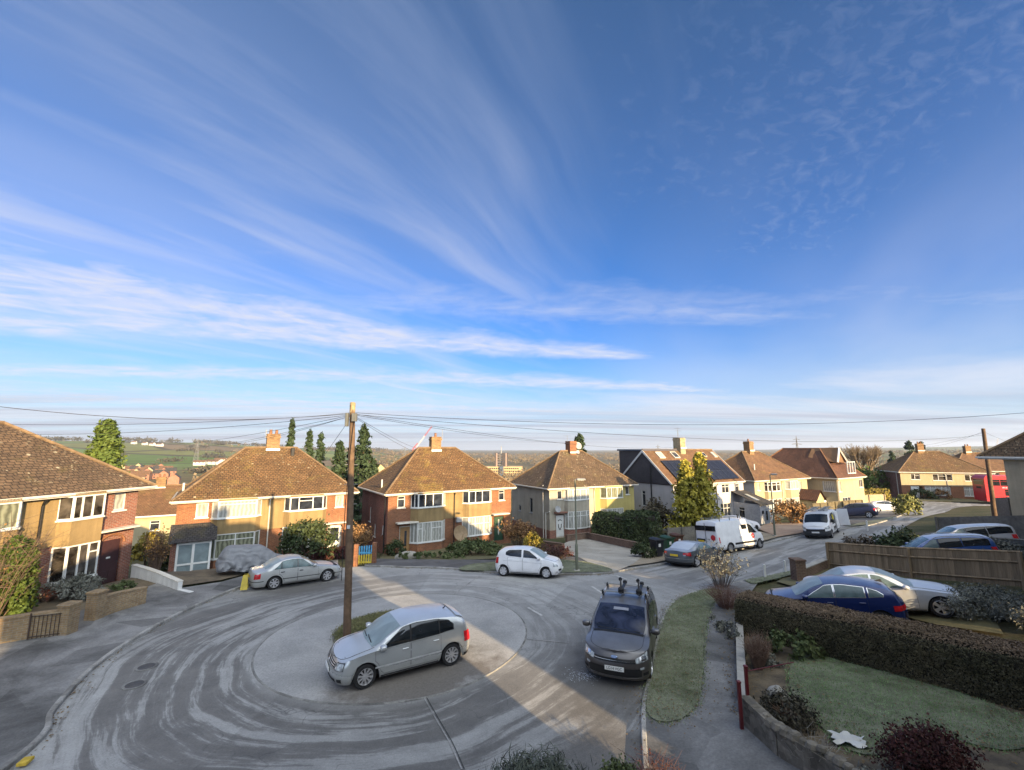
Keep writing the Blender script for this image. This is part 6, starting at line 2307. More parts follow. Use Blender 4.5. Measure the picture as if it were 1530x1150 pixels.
c.top_patch(1.88, 1.08, .93, .10, f1=.9).build('windscreen', M_car_glass, v1, uv=False, smooth=True)
sidewin(v1, c, [([(.75, .06), (1.62, .08)], [(.75, .66), (1.12, .66), (1.62, .12)])], M_car_glass, M_dark)
sidewin(v1, c, [([(.02, .34), (.62, .34)], [(.02, .66), (.62, .66)])], M_car_glass)
for sd in (-1,):
 sidewin(v1, c, [([(-.02, .36), (.02, .36)], [(-.02, .4), (.02, .4)])], P_van)
doors(v1, c, P_van, [(.70, 1.50)], handle=M_dark, zlo=.5)
mirrors(v1, c, 1.55, M_dark, z=1.55, out=.17, sz=(.09, .11, .16))
M_redmark = plain('red_roundel', (.55, .02, .03), .4, 0, .1)
for sd in (-1, 1):
 c.low_patch([(-.95, .52), (1.45, .52)], [(-.95, .66), (1.45, .66)], off=.012, side=sd).build('side_strip', M_dark, v1, uv=False)
 c.end_patch(-1, .05, .22, .55, 1.0, sd, off=.012).build('tail_light', M_lamp_red, v1, uv=False)
 c.end_patch(1, .3, .9, .70, .98, sd, off=.012).build('headlight', M_lamp_clear, v1, uv=False)
 for xx, zz in ((1.12, .98),):
  p = c.low(xx, zz, .016)
  mb = MB()
  mb.lathe([(.001, .004), (.185, .004), (.19, 0)], 22, Matrix.Translation((xx, p.y * sd, zz)) @ Matrix.Rotation(-sd * PI / 2, 4, 'X'))
  rd = mb.build('roundel', M_redmark, v1, uv=False)
  me = text_mesh('UK', .16, .001)
  me.materials.append(M_white)
  q = bpy.data.objects.new('lettering', me)
  COL.objects.link(q)
  q.parent = rd
  q.matrix_local = Matrix.Translation((xx, (p.y + .008) * sd, zz)) @ Matrix.Rotation(PI if sd > 0 else 0, 4, 'Z') @ Matrix.Rotation(PI / 2, 4, 'X')
 for i, (xa, xb, zz) in enumerate(((-.35, .35, 1.02), (-.35, .45, .94), (-.3, .2, .86))):
  p = c.low(0, zz, .009)
  mb = MB()
  x = xa
  while x < xb:
   ww = random.uniform(.03, .07)
   mb.box(x, sd * p.y - .002, zz - .018, x + ww, sd * p.y + .002, zz + .018)
   x += ww + .02
  mb.build('lettering', plain('grey_print', (.35, .36, .38), .5), v1, uv=False)
xr = -2.715
mb = MB()
mb.box(xr - .01, -.86, 1.58, xr + .05, -.05, 1.92)
mb.box(xr - .01, .05, 1.58, xr + .05, .86, 1.92)
mb.build('rear_window', M_car_glass, v1)
mb = MB()
mb.box(xr - .004, -.012, .45, xr + .02, .012, 2.1)
mb.build('door_gap', M_dark, v1)
mb = MB()
mb.lathe([(.001, .004), (.19, .004), (.195, 0)], 22, Matrix.Translation((xr - .004, -.62, 1.12)) @ Matrix.Rotation(-PI / 2, 4, 'Y'))
mb.build('roundel', M_redmark, v1, uv=False)
mb = MB()
mb.box(xr - .03, .08, .86, xr + .03, .78, 1.0)
mb.build('plate_recess', M_dark, v1)
plate(v1, xr - .025, .85, M_plate_y, -1, y=.42)
mb = MB()
for x in (-2.0, -.9, .3):
 mb.bbox(x - .03, -.85, 2.37, x + .03, .85, 2.40, .01)
 for sd in (-1, 1):
  mb.box(x - .03, sd * .78 - .02, 2.2, x + .03, sd * .78 + .02, 2.38)
mb.build('roof_bar', M_steel, v1)
mb = MB()
for x in (.25, .75):
 mb.tube([(x, -.62, 2.28), (x - .06, -.64, 2.52), (x - .08, -.64, 2.56)], [.05, .035, .045], 7)
mb.build('ladder_clamp', M_dark, v1)
c.end_patch(-1, .0, PI / 2, .0, .16, both=True, off=.02).build('bumper', M_dark, v1, uv=False)
c.end_patch(1, .0, PI / 2, .0, .30, both=True, off=.015).build('bumper', M_dark, v1, uv=False)
by_axis(v1, c, at(1092, 824) + Vector((.75, .9, 0)), R(27))
v2, c = panel_van('white panel van facing left with open sliding door and ladders on top', 5.0, 1.95, 1.97, 1.55, -1.55, .335,
     [(2.5, .98), (2.4, 1.06), (1.85, 1.24), (1.62, 1.30), (1.05, 1.72), (.75, 1.87), (.4, 1.95), (-2.25, 1.95), (-2.4, 1.9), (-2.46, 1.5), (-2.5, 1.1)],
     [(2.5, .96), (2.1, 1.06), (1.5, 1.12), (-2.5, 1.12)], P_van)
add_wheels(v2, c, 'van2', .215, 6, plain('steel_wheel', (.32, .32, .33), .4, .5), 'cap')
c.top_patch(1.66, .82, .94, .10, f1=.91).build('windscreen', M_car_glass, v2, uv=False, smooth=True)
sidewin(v2, c, [([(.58, .06), (1.40, .08)], [(.58, .80), (.85, .80), (1.40, .12)])], M_car_glass, M_dark)
doors(v2, c, P_van, [(.52, 1.30)], handle=M_dark, zlo=.48)
mirrors(v2, c, 1.28, M_dark, z=1.32, out=.16, sz=(.09, .11, .14))
for sd in (-1, 1):
 c.end_patch(1, .22, .95, .68, .98, sd, off=.012, t0b=.72, t1b=.86).build('headlight', M_lamp_clear, v2, uv=False)
 c.end_patch(-1, .05, .22, .5, .95, sd, off=.012).build('tail_light', M_lamp_red, v2, uv=False)
c.end_patch(1, .0, PI / 2, .0, .50, both=True, off=.015).build('bumper', plain('grey_bumper', (.045, .048, .055), .6), v2, uv=False)
c.end_patch(1, .95, PI / 2, .50, .74, both=True, off=.012).build('grille', M_dark, v2, uv=False)
c.end_patch(1, .92, PI / 2, .76, .80, both=True, off=.014).build('chrome_strip', M_chrome, v2, uv=False)
plate(v2, 2.525, .56, M_plate_w, 1)
yl = c.W / 2
mb = MB()
for z0, z1 in ((.46, 1.80),):
 mb.quad((-.55, yl + .012, z0), (.42, yl + .012, z0), (.42, yl - .06, z1), (-.55, yl - .06, z1))
dw = mb.build('doorway', M_dark, v2, uv=False)
mb = MB()
mb.box(-.45, yl + .014, .48, .32, yl + .02, .58)
mb.build('step', M_steel, dw)
mb = MB()
mb.bbox(-1.78, yl + .05, .46, -.62, yl + .10, 1.82, .02)
sdr = mb.build('sliding_door', P_van, v2)
mb = MB()
mb.box(-.82, yl + .1, 1.02, -.68, yl + .13, 1.06)
mb.build('handle', M_dark, sdr)
mb = MB()
mb.bbox(-2.56, yl - .02, .5, -2.50, yl + .75, 1.86, .02)
rd_ = mb.build('rear_door', P_van, v2)
mb = MB()
mb.bbox(-.3, yl - .12, 1.28, .0, yl + .02, 1.42, .03)
mb.bbox(-.24, yl - .12, 1.42, -.02, yl + .02, 1.66, .05)
mb.build('hi_vis_jacket', plain('hi_vis_yellow', (.75, .62, .06), .7), dw)
mb = MB()
for y in (-.55, -.2, .25, .6):
 mb.tube([(-2.2, y, 2.12), (.9, y, 2.12)], .035, 5)
for x in np.linspace(-2.0, .7, 9):
 mb.tube([(x, -.55, 2.12), (x, -.2, 2.12)], .022, 5)
 mb.tube([(x, .25, 2.12), (x, .6, 2.12)], .022, 5)
for x in (-1.9, -.5, .6):
 mb.bbox(x - .03, -.85, 2.03, x + .03, .85, 2.07, .01)
mb.build('ladder_rack', M_steel, v2)
by_axis(v2, c, at(1236, 801) + Vector((.2, .8, 0)), R(226))
def covered(label, L, W, H, top, mat, mid, ang, seed, lift=0.05):
 c = Car(L, W, H, L / 2 - .9, -L / 2 + .9, .01, top, [(L / 2, .62), (L / 2 - .5, .74), (0, .9), (-L / 2, .8)], .26, .20, pf=2.4, pr=2.4)
 c.ar = .0
 o = thing('covered_car', label, 'covered car')
 b = c.merged(mat, 'cover', o)
 me = b.data
 rs = random.Random(seed)
 ph = [rs.uniform(0, 6) for _ in range(6)]
 for v in me.vertices:
  x, y, z = v.co
  k = max(0, 1 - z / 1.0)
  f = .075 * math.sin(7 * x + 3 * z + ph[0] + 1.5 * math.sin(4 * z + ph[3])) + .05 * math.sin(15 * x - 5 * z + ph[1] + math.sin(9 * z))
  g_ = .05 * math.sin(5 * y + 6 * z + ph[2]) + .02 * math.sin(13 * y + ph[4])
  v.co.y += math.copysign(1, y) * f * (.25 + k) if abs(y) > .2 else 0
  v.co.x += math.copysign(1, x) * g_ * (.3 + k) if abs(x) > L / 2 - .5 else 0
  v.co.z += .022 * math.sin(9 * x + 4 * y + ph[5]) * math.sin(5 * y + ph[0]) - (.06 * math.sin(4 * x + ph[1]) if z < .4 else 0)
 me.set_sharp_from_angle(angle=R(25))
 by_axis(o, c, mid, ang, lift)
 return o, c
t = NT('grey_cover')
_co = t.coord()
_w = t.n('ShaderNodeTexWave', bands_direction='Z')
_w.inputs['Scale'].default_value = 1.1
_w.inputs['Distortion'].default_value = 9
_w.inputs['Detail'].default_value = 3
_w.inputs['Detail Scale'].default_value = 1.2
t.l(_co, _w.inputs['Vector'])
t.base(t.mix(t.noise(_co, 3, 4), (.17, .175, .185), (.25, .255, .27))).set(Roughness=.7)
t.bump(_w.outputs['Fac'], .35, .06)
M_cover = t.m
M_cover2 = plain('pale_cover', (.62, .60, .62), .7, 0, .1, 3, .1)
o, c = covered('car under a crumpled grey cover beside the white glazed porch', 3.7, 1.66, 1.48,
    [(1.85, .66), (1.6, .8), (1.0, .98), (.4, 1.40), (.1, 1.49), (-1.2, 1.48), (-1.5, 1.42), (-1.78, .95), (-1.85, .85)], M_cover, at(377, 856), R(38), 3)
mb = MB()
mb.tube([(-1.45, -.74, .02), (-1.45, -.74, .25)], .3, 14)
o2, c2 = covered('car under a smooth pale cover on the paved drive behind the white van', 4.3, 1.75, 1.5,
     [(2.15, .66), (1.8, .82), (1.1, 1.02), (.4, 1.38), (-.2, 1.5), (-1.0, 1.45), (-1.8, 1.1), (-2.15, .85)], M_cover2, at(1110, 795) + Vector((0, 1.2, 0)), R(-33), 8)
def bus():
 o = thing('double_decker_bus', 'red double deck bus on the main road behind the leaning wooden pole', 'bus')
 L, W, H = 10.8, 2.5, 4.25
 P_red = car_paint('bus_red_paint', (.42, .012, .025), .0, .3)
 prof = [(-L / 2, .35), (-L / 2, H - .5), (-L / 2 + .18, H - .15), (-L / 2 + .5, H), (L / 2 - .8, H), (L / 2 - .3, H - .2), (L / 2, H - .9), (L / 2, .35)]
 mb = MB()
 ins = .10
 rows = []
 for (yy, sc) in ((-W / 2, 0), (-W / 2 + ins, ins), (W / 2 - ins, ins), (W / 2, 0)):
  rows.append([(x, yy, z if sc else min(z, H - .12)) for x, z in prof])
 mb.grid(rows)
 mb.poly(rows[0])
 mb.poly(rows[-1][::-1])
 b = mb.build('body', P_red, o)
 for sd in (-1, 1):
  y = sd * (W / 2 + .012)
  for (z0, z1, x0, x1) in ((2.72, 3.62, -L / 2 + .5, L / 2 - .35), (1.25, 2.15, -L / 2 + 2.4, L / 2 - 1.9)):
   mb = MB()
   mb.box(x0, y - .01, z0, x1, y + .01, z1)
   gl = mb.build('window_band', M_car_glass, o)
   mb = MB()
   n = int((x1 - x0) / 1.35)
   for i in range(1, n):
    x = x0 + i * (x1 - x0) / n
    mb.box(x - .035, y - .014, z0, x + .035, y + .014, z1)
   mb.box(x0, y - .014, z0 + .62, x1, y + .014, z0 + .65)
   mb.build('pillar', P_red if sd else P_red, gl)
  mb = MB()
  x = -3.3
  for wd in (.32, .22, .4, .18, .3, .26, .34, .2):
   mb.box(x, y - .008, 2.34, x + wd, y + .008, 2.52)
   x += wd + .07
  mb.build('side_lettering', plain('pink_print', (.75, .35, .42), .5), o)
  mb = MB()
  mb.bbox(1.2, y - .012, .55, 2.9, y + .012, 1.2, .01)
  mb.build('advert_panel', plain('pale_blue_panel', (.25, .42, .7), .5), o)
  for ax in (L / 2 - 2.5, -L / 2 + 2.9):
   mb = MB()
   mb.lathe([(.001, .02), (.56, .02), (.58, 0)], 20, Matrix.Translation((ax, y - .005 * sd, .52)) @ Matrix.Rotation(-sd * PI / 2, 4, 'X'))
   mb.build('wheel_arch', M_dark, o)
   mb = MB()
   mb.lathe([(.001, .05), (.27, .05), (.30, .03)], 16, Matrix.Translation((ax, y + .01 * sd, .48)) @ Matrix.Rotation(-sd * PI / 2, 4, 'X'))
   wv = mb.build('wheel', M_steel, o)
   mb = MB()
   mb.lathe([(.29, .06), (.46, .05), (.48, -.2), (.3, -.2)], 20, Matrix.Translation((ax, y + .01 * sd, .48)) @ Matrix.Rotation(-sd * PI / 2, 4, 'X'))
   mb.build('tyre', M_tyre, wv)
 mb = MB()
 mb.box(-L / 2 - .012, -.95, 2.8, -L / 2 + .02, .95, 3.55)
 mb.build('rear_window', M_car_glass, o)
 mb = MB()
 mb.box(-L / 2 - .012, -.5, 2.2, -L / 2 + .02, .5, 2.5)
 mb.build('route_box', M_dark, o)
 mb = MB()
 mb.box(L / 2 - .02, -1.1, 1.1, L / 2 + .014, 1.1, 2.5)
 mb.build('windscreen', M_car_glass, o)
 mb = MB()
 for sd in (-1, 1):
  mb.bbox(-L / 2 - .02, sd * 1.1 - .09, .8, -L / 2 + .02, sd * 1.1 + .09, 1.5, .02)
 mb.build('tail_light', M_lamp_red, o)
 mb = MB()
 mb.box(-L / 2 + .3, -W / 2 + .12, .22, L / 2 - .3, W / 2 - .12, .6)
 mb.build('underbody', M_dark, o)
 return o
bs = bus()
_p = at(1476, 753.5)
_h = R(-14)
_d = Vector((math.cos(_h), math.sin(_h), 0))
_c = _p + _d * 5.4 + Vector((-_d.y, _d.x, 0)) * 1.25
bs.location = (_c.x, _c.y, G(_c.x, _c.y))
bs.rotation_euler = (0, 0, _h)
class Leaves:
 """a cloud of small bent leaf faces"""
 def __init__(s):
  s.c, s.n, s.sz, s.asp = [], [], [], []
 def add(s, c, n, size, asp=1.6):
  c = np.atleast_2d(c)
  n = np.broadcast_to(np.atleast_2d(n), c.shape)
  s.c.append(c)
  s.n.append(n)
  s.sz.append(np.full(len(c), size) * rng.uniform(.65, 1.35, len(c)))
  s.asp.append(np.full(len(c), asp))
  return s
 def build(s, name, mat, parent=None, jitter=.9, up=None):
  c, n = np.concatenate(s.c), np.concatenate(s.n)
  sz, asp = np.concatenate(s.sz), np.concatenate(s.asp)
  m = len(c)
  n = n + rng.normal(0, jitter, (m, 3))
  n /= np.linalg.norm(n, axis=1)[:, None] + 1e-9
  a = rng.normal(0, 1, (m, 3))
  if up is not None:
   a = a * up[1] + np.array(up[0])
  a -= (a * n).sum(1)[:, None] * n
  a /= np.linalg.norm(a, axis=1)[:, None] + 1e-9
  b = np.cross(n, a)
  L, Wd = (sz * asp ** .5)[:, None], (sz / asp ** .5)[:, None]
  v = np.stack([c - a * L, c - b * Wd + n * Wd * .25, c + a * L, c + b * Wd + n * Wd * .25], 1).reshape(-1, 3)
  me = bpy.data.meshes.new(name)
  me.vertices.add(m * 4)
  me.vertices.foreach_set('co', v.ravel())
  me.loops.add(m * 4)
  me.loops.foreach_set('vertex_index', np.arange(m * 4, dtype=np.int32))
  me.polygons.add(m)
  me.polygons.foreach_set('loop_start', np.arange(0, m * 4, 4, dtype=np.int32))
  me.update(calc_edges=True)
  me.materials.append(mat)
  o = bpy.data.objects.new(name, me)
  COL.objects.link(o)
  o.parent = parent
  return o
def clumps(nc, r, n, spread, shell=.6, flat=1.0, bottom=-.3):
 """points gathered in clumps over an ellipsoid of radii r; returns points, outward directions"""
 d = rng.normal(0, 1, (nc, 3))
 d[:, 2] = np.where(d[:, 2] < bottom * 2, -d[:, 2], d[:, 2])
 d /= np.linalg.norm(d, axis=1)[:, None]
 k = shell + (1 - shell) * rng.random(nc) ** .5
 cc = d * k[:, None] * np.array(r)
 i = rng.integers(0, nc, n)
 p = cc[i] + rng.normal(0, spread, (n, 3)) * np.array([1, 1, flat])
 return p, d[i]
def bush(name, label, cat, loc, r, n, leaf, mat, asp=1.6, nc=None, spread=None, core=True, group=None, trunkmat=None, jitter=.9, shell=.6, stems=6, part='foliage', up=None):
 o = thing(name, label, cat, loc, 0, group)
 rx, ry, rz = r
 nc = nc or max(12, int(n / 45))
 spread = spread or min(r) * .2
 p, d = clumps(nc, r, n, spread, shell)
 p[:, 2] += rz * .62
 p[:, 2] = np.maximum(p[:, 2], .03)
 Leaves().add(p, d, leaf, asp).build(part, mat, o, jitter, up)
 mb = MB()
 for i in range(stems):
  a = random.uniform(0, 6.28)
  q = Vector((math.cos(a) * rx * .6, math.sin(a) * ry * .6, rz * random.uniform(.8, 1.3)))
  mb.tube([(random.uniform(-.1, .1), random.uniform(-.1, .1), -.1), q * .5 + Vector((0, 0, .1)), q], [.03, .022, .008], 5)
 mb.build('stem', trunkmat or M_bark, o)
 return o
def conifer(label, loc, h, r, mat, n=2200, leaf=.16, group=None, taper=.85, lean=.0, tops=1, trunk=True, name='conifer_tree', droop=.25, ragged=.35):
 o = thing(name, label, 'tree', loc, random.uniform(0, 6), group)
 L = Leaves()
 mb = MB()
 for tno in range(tops):
  ox = (tno - (tops - 1) / 2) * r * 1.1
  hh = h * (1 - .10 * tno)
  nb = int(n / tops / 16)
  f = rng.random(nb) ** .85
  f = .04 + .96 * f
  az = rng.random(nb) * 2 * PI
  ln = r * (1 - f) ** taper * (1 - ragged * rng.random(nb)) + .07 * r
  for i in range(nb):
   k = 16
   t_ = rng.random(k) ** .6
   rad = ln[i] * t_
   z = hh * f[i] + ln[i] * (.25 * t_ - droop * t_ * t_) * 1.3
   px = ox * (1 - .2 * f[i]) + np.cos(az[i]) * rad
   py = np.sin(az[i]) * rad
   p = np.stack([px, py, z], 1) + rng.normal(0, r * .055, (k, 3))
   L.add(p, np.array([[math.cos(az[i]), math.sin(az[i]), .5]]), leaf, 1.9)
  tip = np.stack([rng.normal(ox, .05 * r, 30), rng.normal(0, .05 * r, 30), hh * rng.uniform(.92, 1.03, 30)], 1)
  L.add(tip, np.array([[0, 0, 1.]]), leaf * .8, 2.2)
  mb.tube([(ox * .6, 0, -.6), (ox, 0, hh * .5), (ox, 0, hh * .97)], [h * .022, h * .013, .02], 7)
 L.build('crown', mat, o, .8)
 mb.build('trunk', M_bark, o)
 return o
def branchy(mb, p, d, ln, r, depth, out, spread=.55, up=.25, kids=(3, 4)):
 q = p + d * ln
 mid = p + d * ln * .5 + Vector((random.uniform(-1, 1), random.uniform(-1, 1), random.uniform(-1, 1))) * ln * .06
 mb.tube([p, mid, q], [r, r * .8, r * .6], 5 if depth > 1 else 4, cap=False)
 if depth <= 0:
  out.append((q, d))
  return
 for _ in range(random.randint(*kids)):
  e = (d + Vector((random.gauss(0, spread), random.gauss(0, spread), random.gauss(up, spread * .7)))).normalized()
  branchy(mb, p + d * ln * random.uniform(.5, 1.0), e, ln * random.uniform(.55, .8), r * .58, depth - 1, out, spread, up, kids)
def bare_tree(label, loc, h, depth=4, mat=None, group=None, name='bare_tree', spread=.5, r=.22, leaves=None):
 o = thing(name, label, 'tree', loc, 0, group)
 mb, tips = MB(), []
 tr = MB()
 tr.tube([(0, 0, -.5), (.03, .02, h * .12), (0, 0, h * .27)], [r * 1.3, r, r * .85], 8)
 for i in range(5):
  a = i * 1.257 + random.uniform(-.3, .3)
  branchy(mb, Vector((0, 0, h * random.uniform(.16, .27))), Vector((math.cos(a) * .7, math.sin(a) * .7, random.uniform(.6, 1.1))).normalized(), h * .30, r * .5, depth, tips, spread)
 tr.build('trunk', mat or M_bark, o)
 mb.build('crown', mat or M_twig, o, uv=False)
 if leaves:
  P = np.array([list(q) for q, d in tips])
  k = leaves[1]
  P = np.repeat(P, k, 0) + rng.normal(0, leaves[3], (len(P) * k, 3))
  Leaves().add(P, np.array([[0, 0, 1.]]), leaves[2], 1.5).build('foliage', leaves[0], o)
 return o
def twiggy(label, loc, h, w, mat, n=60, cat='shrub', name='bare_shrub', leaf=None, nl=0, ls=.04, r=.008, curve=.2, kids=3):
 """many thin stems from one foot; optional small leaves on them"""
 o = thing(name, label, cat, loc)
 mb = MB()
 pts = []
 for i in range(n):
  a, s = random.uniform(0, 6.28), random.random() ** .5
  e = Vector((math.cos(a) * w * s, math.sin(a) * w * s, h * random.uniform(.55, 1.0) * (1 - .25 * s)))
  b = Vector((math.cos(a) * w * s * .25, math.sin(a) * w * s * .25, 0))
  m = (b + e) * .5 + Vector((0, 0, h * curve * .4))
  mb.tube([b, m, e], [r, r * .75, r * .4], 4, cap=False)
  for _ in range(kids):
   k = random.uniform(.4, .95)
   q = b.lerp(e, k) + Vector((0, 0, h * .05))
   t_ = q + Vector((random.gauss(0, .16) * w * 2, random.gauss(0, .16) * w * 2, random.uniform(.02, .2) * h))
   mb.tube([q, t_], [r * .6, r * .3], 3, cap=False)
   pts += [q.lerp(t_, random.random()) for _ in range(3)]
  pts.append(e)
 mb.build('stem', mat, o, uv=False)
 if leaf and nl:
  P = np.array([list(p) for p in pts])
  P = P[rng.integers(0, len(P), nl)] + rng.normal(0, ls * 1.2, (nl, 3))
  Leaves().add(P, np.array([[0, 0, 1.]]), ls, 1.5).build('foliage', leaf, o)
 return o
def g3(x, y, off=0.0):
 return (x, y, G(x, y) + off)
def far_pt(u, v, Y):
 """plan position on column u at distance Y"""
 p = at_y(u, v, Y)
 return p
def tall(u, vtop, Y, base=None):
 p = at_y(u, vtop, Y)
 b = G(p.x, p.y) if base is None else base
 return (p.x, p.y, b), p.z - b
loc, h = tall(162, 632, 50)
conifer('broad bright green conifer rising behind the roof at the left', loc, h, 3.9, L_conifer, 9000, .19, taper=.72, droop=.12, ragged=.3)
k = 0
for (u, vt, Y, w, lab) in ((437, 629, 62, 1.15, 'slim ragged conifer with a bent tip, just right of the left chimney'),
       (463, 646, 62, 1.25, 'left one of two joined dark conifers between the brick houses'),
       (480, 650, 63, 1.2, 'right one of two joined dark conifers between the brick houses'),
       (508, 662, 58, 1.7, 'bushy dark conifer just left of the wooden pole'),
       (545, 638, 56, 2.0, 'tall loose conifer just right of the wooden pole'),
       (526, 668, 60, 1.5, 'dark conifer behind the wooden pole'),
       (559, 690, 60, 1.5, 'low dark conifer over the eaves of the middle brick pair')):
 loc, h = tall(u, vt, Y)
 conifer(lab, loc, h, w * 1.5, L_conifer_d, 3200, .18, 'conifers behind the brick houses', .8, ragged=.5)
for (u, vt, Y, w, lab) in ((866, 652, 60, 1.5, 'dark conifer showing beside the chimney with two dishes'), (1331, 675, 130, 2.0, 'small dark pine alone before the far ridge'),
       (1358, 661, 105, 2.0, 'left pine of a dark pair beyond the main road'), (1376, 662, 105, 1.6, 'right pine of a dark pair beyond the main road')):
 loc, h = tall(u, vt, Y)
 conifer(lab, loc, h, w * 1.3, L_conifer_d, 1800, .24, 'conifers far down the street', .6)
loc, h = tall(1283, 655, 92)
bare_tree('big bare spreading tree behind the half built roof gable', loc, h, 5, plain('pale_twig', (.22, .165, .105), .9), spread=.42, r=.62)
for i, (u, vt, Y, hgt, lab) in enumerate(((1262, 690, 96, 0, 'brown leafless scrub tree left of the big bare tree'), (1312, 694, 96, 0, 'brown leafless scrub tree right of the big bare tree'), (1336, 706, 100, 0, 'brown scrub tree beside the brick gable wall'),
           (1222, 668, 100, 0, 'pale bare tree peeping over the new tiled roof'), (1196, 670, 104, 0, 'faint bare tree over the cream house ridge'))):
 loc, h = tall(u, vt, Y)
 bare_tree(lab, loc, h, 4, plain('pale_twig', (.22, .165, .105), .9), 'bare trees behind the new roof', spread=.5, r=.5)
loc, h = tall(1303, 705, 84)
bush('evergreen_bush', 'bright green evergreen bush right of the cream house with new tiles', 'bush', (loc[0], loc[1], loc[2]), (3.2, 2.4, h * .72), 2600, .17, L_conifer)
p = at(1032, 803)
q = at_y(1034, 679, p.y + 1.2)
conifer('tall two tipped golden green conifer in front of the solar roof', (q.x, q.y, G(q.x, q.y)), q.z - G(q.x, q.y), 2.1, L_golden, 8000, .13, taper=.72, tops=2, droop=.3)
p = at(992, 802)
bush('shrub', 'dull bare brown shrub under the golden conifer', 'shrub', g3(p.x, p.y + 1.6), (1.7, 1.2, 1.9), 2200, .10, leaf_mat('dull_twigs', (.07, .06, .035), (.11, .09, .055)), shell=.3, stems=20, trunkmat=M_twig)
p = at(1075, 795)
bush('shrub', 'low dark green shrub at the right foot of the golden conifer', 'shrub', g3(p.x - .8, p.y + 2.4), (1.8, 1.4, 1.5), 2000, .11, L_shrub)
def box_hedge(label, p, q, w, h, mat, n, leaf, round_=.25, name='hedge', wob=.12, top_mat=None, seedy=0):
 """clipped hedge from p to q: leaves over a rounded block, darker twigs inside"""
 p, q = Vector(p), Vector(q)
 d = Vector((q.x - p.x, q.y - p.y, 0))
 L_ = d.length
 d.normalize()
 nrm = Vector((-d.y, d.x, 0))
 o = thing(name, label, 'hedge', p)
 s = rng.random(n) * L_
 per = rng.random(n) * (2 * h + w)
 lat = np.where(per < h, -w / 2, np.where(per < h + w, per - h - w / 2, w / 2))
 zz = np.where(per < h, per, np.where(per < h + w, h, 2 * h + w - per))
 end = rng.random(n) < w * .5 / (L_ + w)
 s = np.where(end, np.where(rng.random(n) < .5, 0, L_), s)
 lat = np.where(end, (rng.random(n) - .5) * w, lat)
 zz = np.where(end, rng.random(n) * h, zz)
 k = np.clip((zz - (h - round_)) / round_, 0, 1)
 lat = lat * (1 - .32 * k ** 2)
 zz = zz - round_ * .35 * np.clip((np.abs(lat) - (w / 2 - round_)) / round_, 0, 1) ** 2 * (zz > h * .7)
 bulge = wob * (np.sin(s * 1.7 + seedy) * np.cos(zz * 2.1 + s * .6) + .6 * np.sin(s * 4.1 + zz * 3))
 out = np.sign(lat) * (np.abs(lat) > w * .3)
 lat = lat + out * bulge * .6
 zz = zz + bulge * .35 * (zz > h * .85)
 X = p.x + d.x * s + nrm.x * lat
 Y = p.y + d.y * s + nrm.y * lat
 Z0 = GV(X, Y)
 P = np.stack([X, Y, Z0 + zz], 1) + rng.normal(0, leaf * .8, (n, 3))
 N = np.stack([nrm.x * out, nrm.y * out, (zz > h * .85) * 1.0], 1) + 1e-3
 P -= np.array(p)
 top = (zz > h * .90)
 if top_mat:
  Leaves().add(P[~top], N[~top], leaf).build('foliage', mat, o, .8)
  Leaves().add(P[top], N[top], leaf).build('foliage', top_mat, o, .8)
 else:
  Leaves().add(P, N, leaf).build('foliage', mat, o, .8)
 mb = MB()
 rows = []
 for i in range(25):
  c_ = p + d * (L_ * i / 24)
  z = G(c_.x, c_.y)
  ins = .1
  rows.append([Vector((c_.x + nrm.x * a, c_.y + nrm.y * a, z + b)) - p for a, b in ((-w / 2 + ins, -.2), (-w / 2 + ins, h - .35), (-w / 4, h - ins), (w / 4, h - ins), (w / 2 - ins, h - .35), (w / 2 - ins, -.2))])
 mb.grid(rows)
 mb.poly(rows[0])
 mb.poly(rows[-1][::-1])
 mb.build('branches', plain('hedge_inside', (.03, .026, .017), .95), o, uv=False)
 return o
a, b = at(896, 803), at(938, 808)
box_hedge('loose olive green hedge before the yellow house half', (a.x, a.y + 1.0, G(a.x, a.y + 1)), (b.x + .4, b.y + 1.0, 0), 1.6, 2.2, L_shrub, 3800, .09, .5, wob=.25)
a, b = at(942, 812), at(990, 815)
box_hedge('tall dark clipped hedge behind the wheelie bins', (a.x, a.y + .9, G(a.x, a.y + .9)), (b.x, b.y + 1.1, 0), 2.0, 2.55, L_hedge, 6000, .08, .8, wob=.18)
p = at(962, 834)
bush('round_bush', 'small dark round bush beside the wheelie bins', 'bush', g3(p.x, p.y, .05), (.8, .6, .5), 1500, .055, L_hedge)
p = at(775, 818)
twiggy('orange brown bare shrub at the corner of the grey house', g3(p.x, p.y + 1.2), 2.3, 1.5, M_twig, 90, leaf=L_brown, nl=1500, ls=.07)
p = at(797, 826)
bush('shrub', 'small yellow green shrub beside the orange brown one', 'shrub', g3(p.x, p.y + .3, .05), (.8, .6, .8), 900, .06, L_yellow)
p = at(832, 836)
twiggy('low purple brown shrub row behind the small white hatchback', g3(p.x, p.y, .08), .8, 1.2, M_twig, 110, leaf=L_red, nl=900, ls=.05)
p = at(582, 836)
bush('shrub', 'dark green shrub left of the oak door', 'shrub', g3(p.x - .3, p.y + 2.6, .0), (.7, .6, .7), 900, .08, L_hedge)
p = at(605, 830)
bush('climber', 'ivy clump climbing beside the oak front door', 'climber', g3(p.x + .75, p.y + 3.1, .0), (.3, .4, 1.5), 700, .07, L_shrub)
p = at(706, 834)
bush('shrub', 'wide sprawling green shrub under the right hand bay', 'shrub', g3(p.x, p.y + 1.6, .0), (2.1, 1.0, .6), 2400, .08, L_shrub)
p = at(640, 838)
bush('ground_cover', 'low olive ground cover along the front of the middle brick pair', 'plant', g3(p.x, p.y + 1.0, .0), (2.6, .7, .26), 1500, .07, L_shrub, stems=3)
p = at(428, 846)
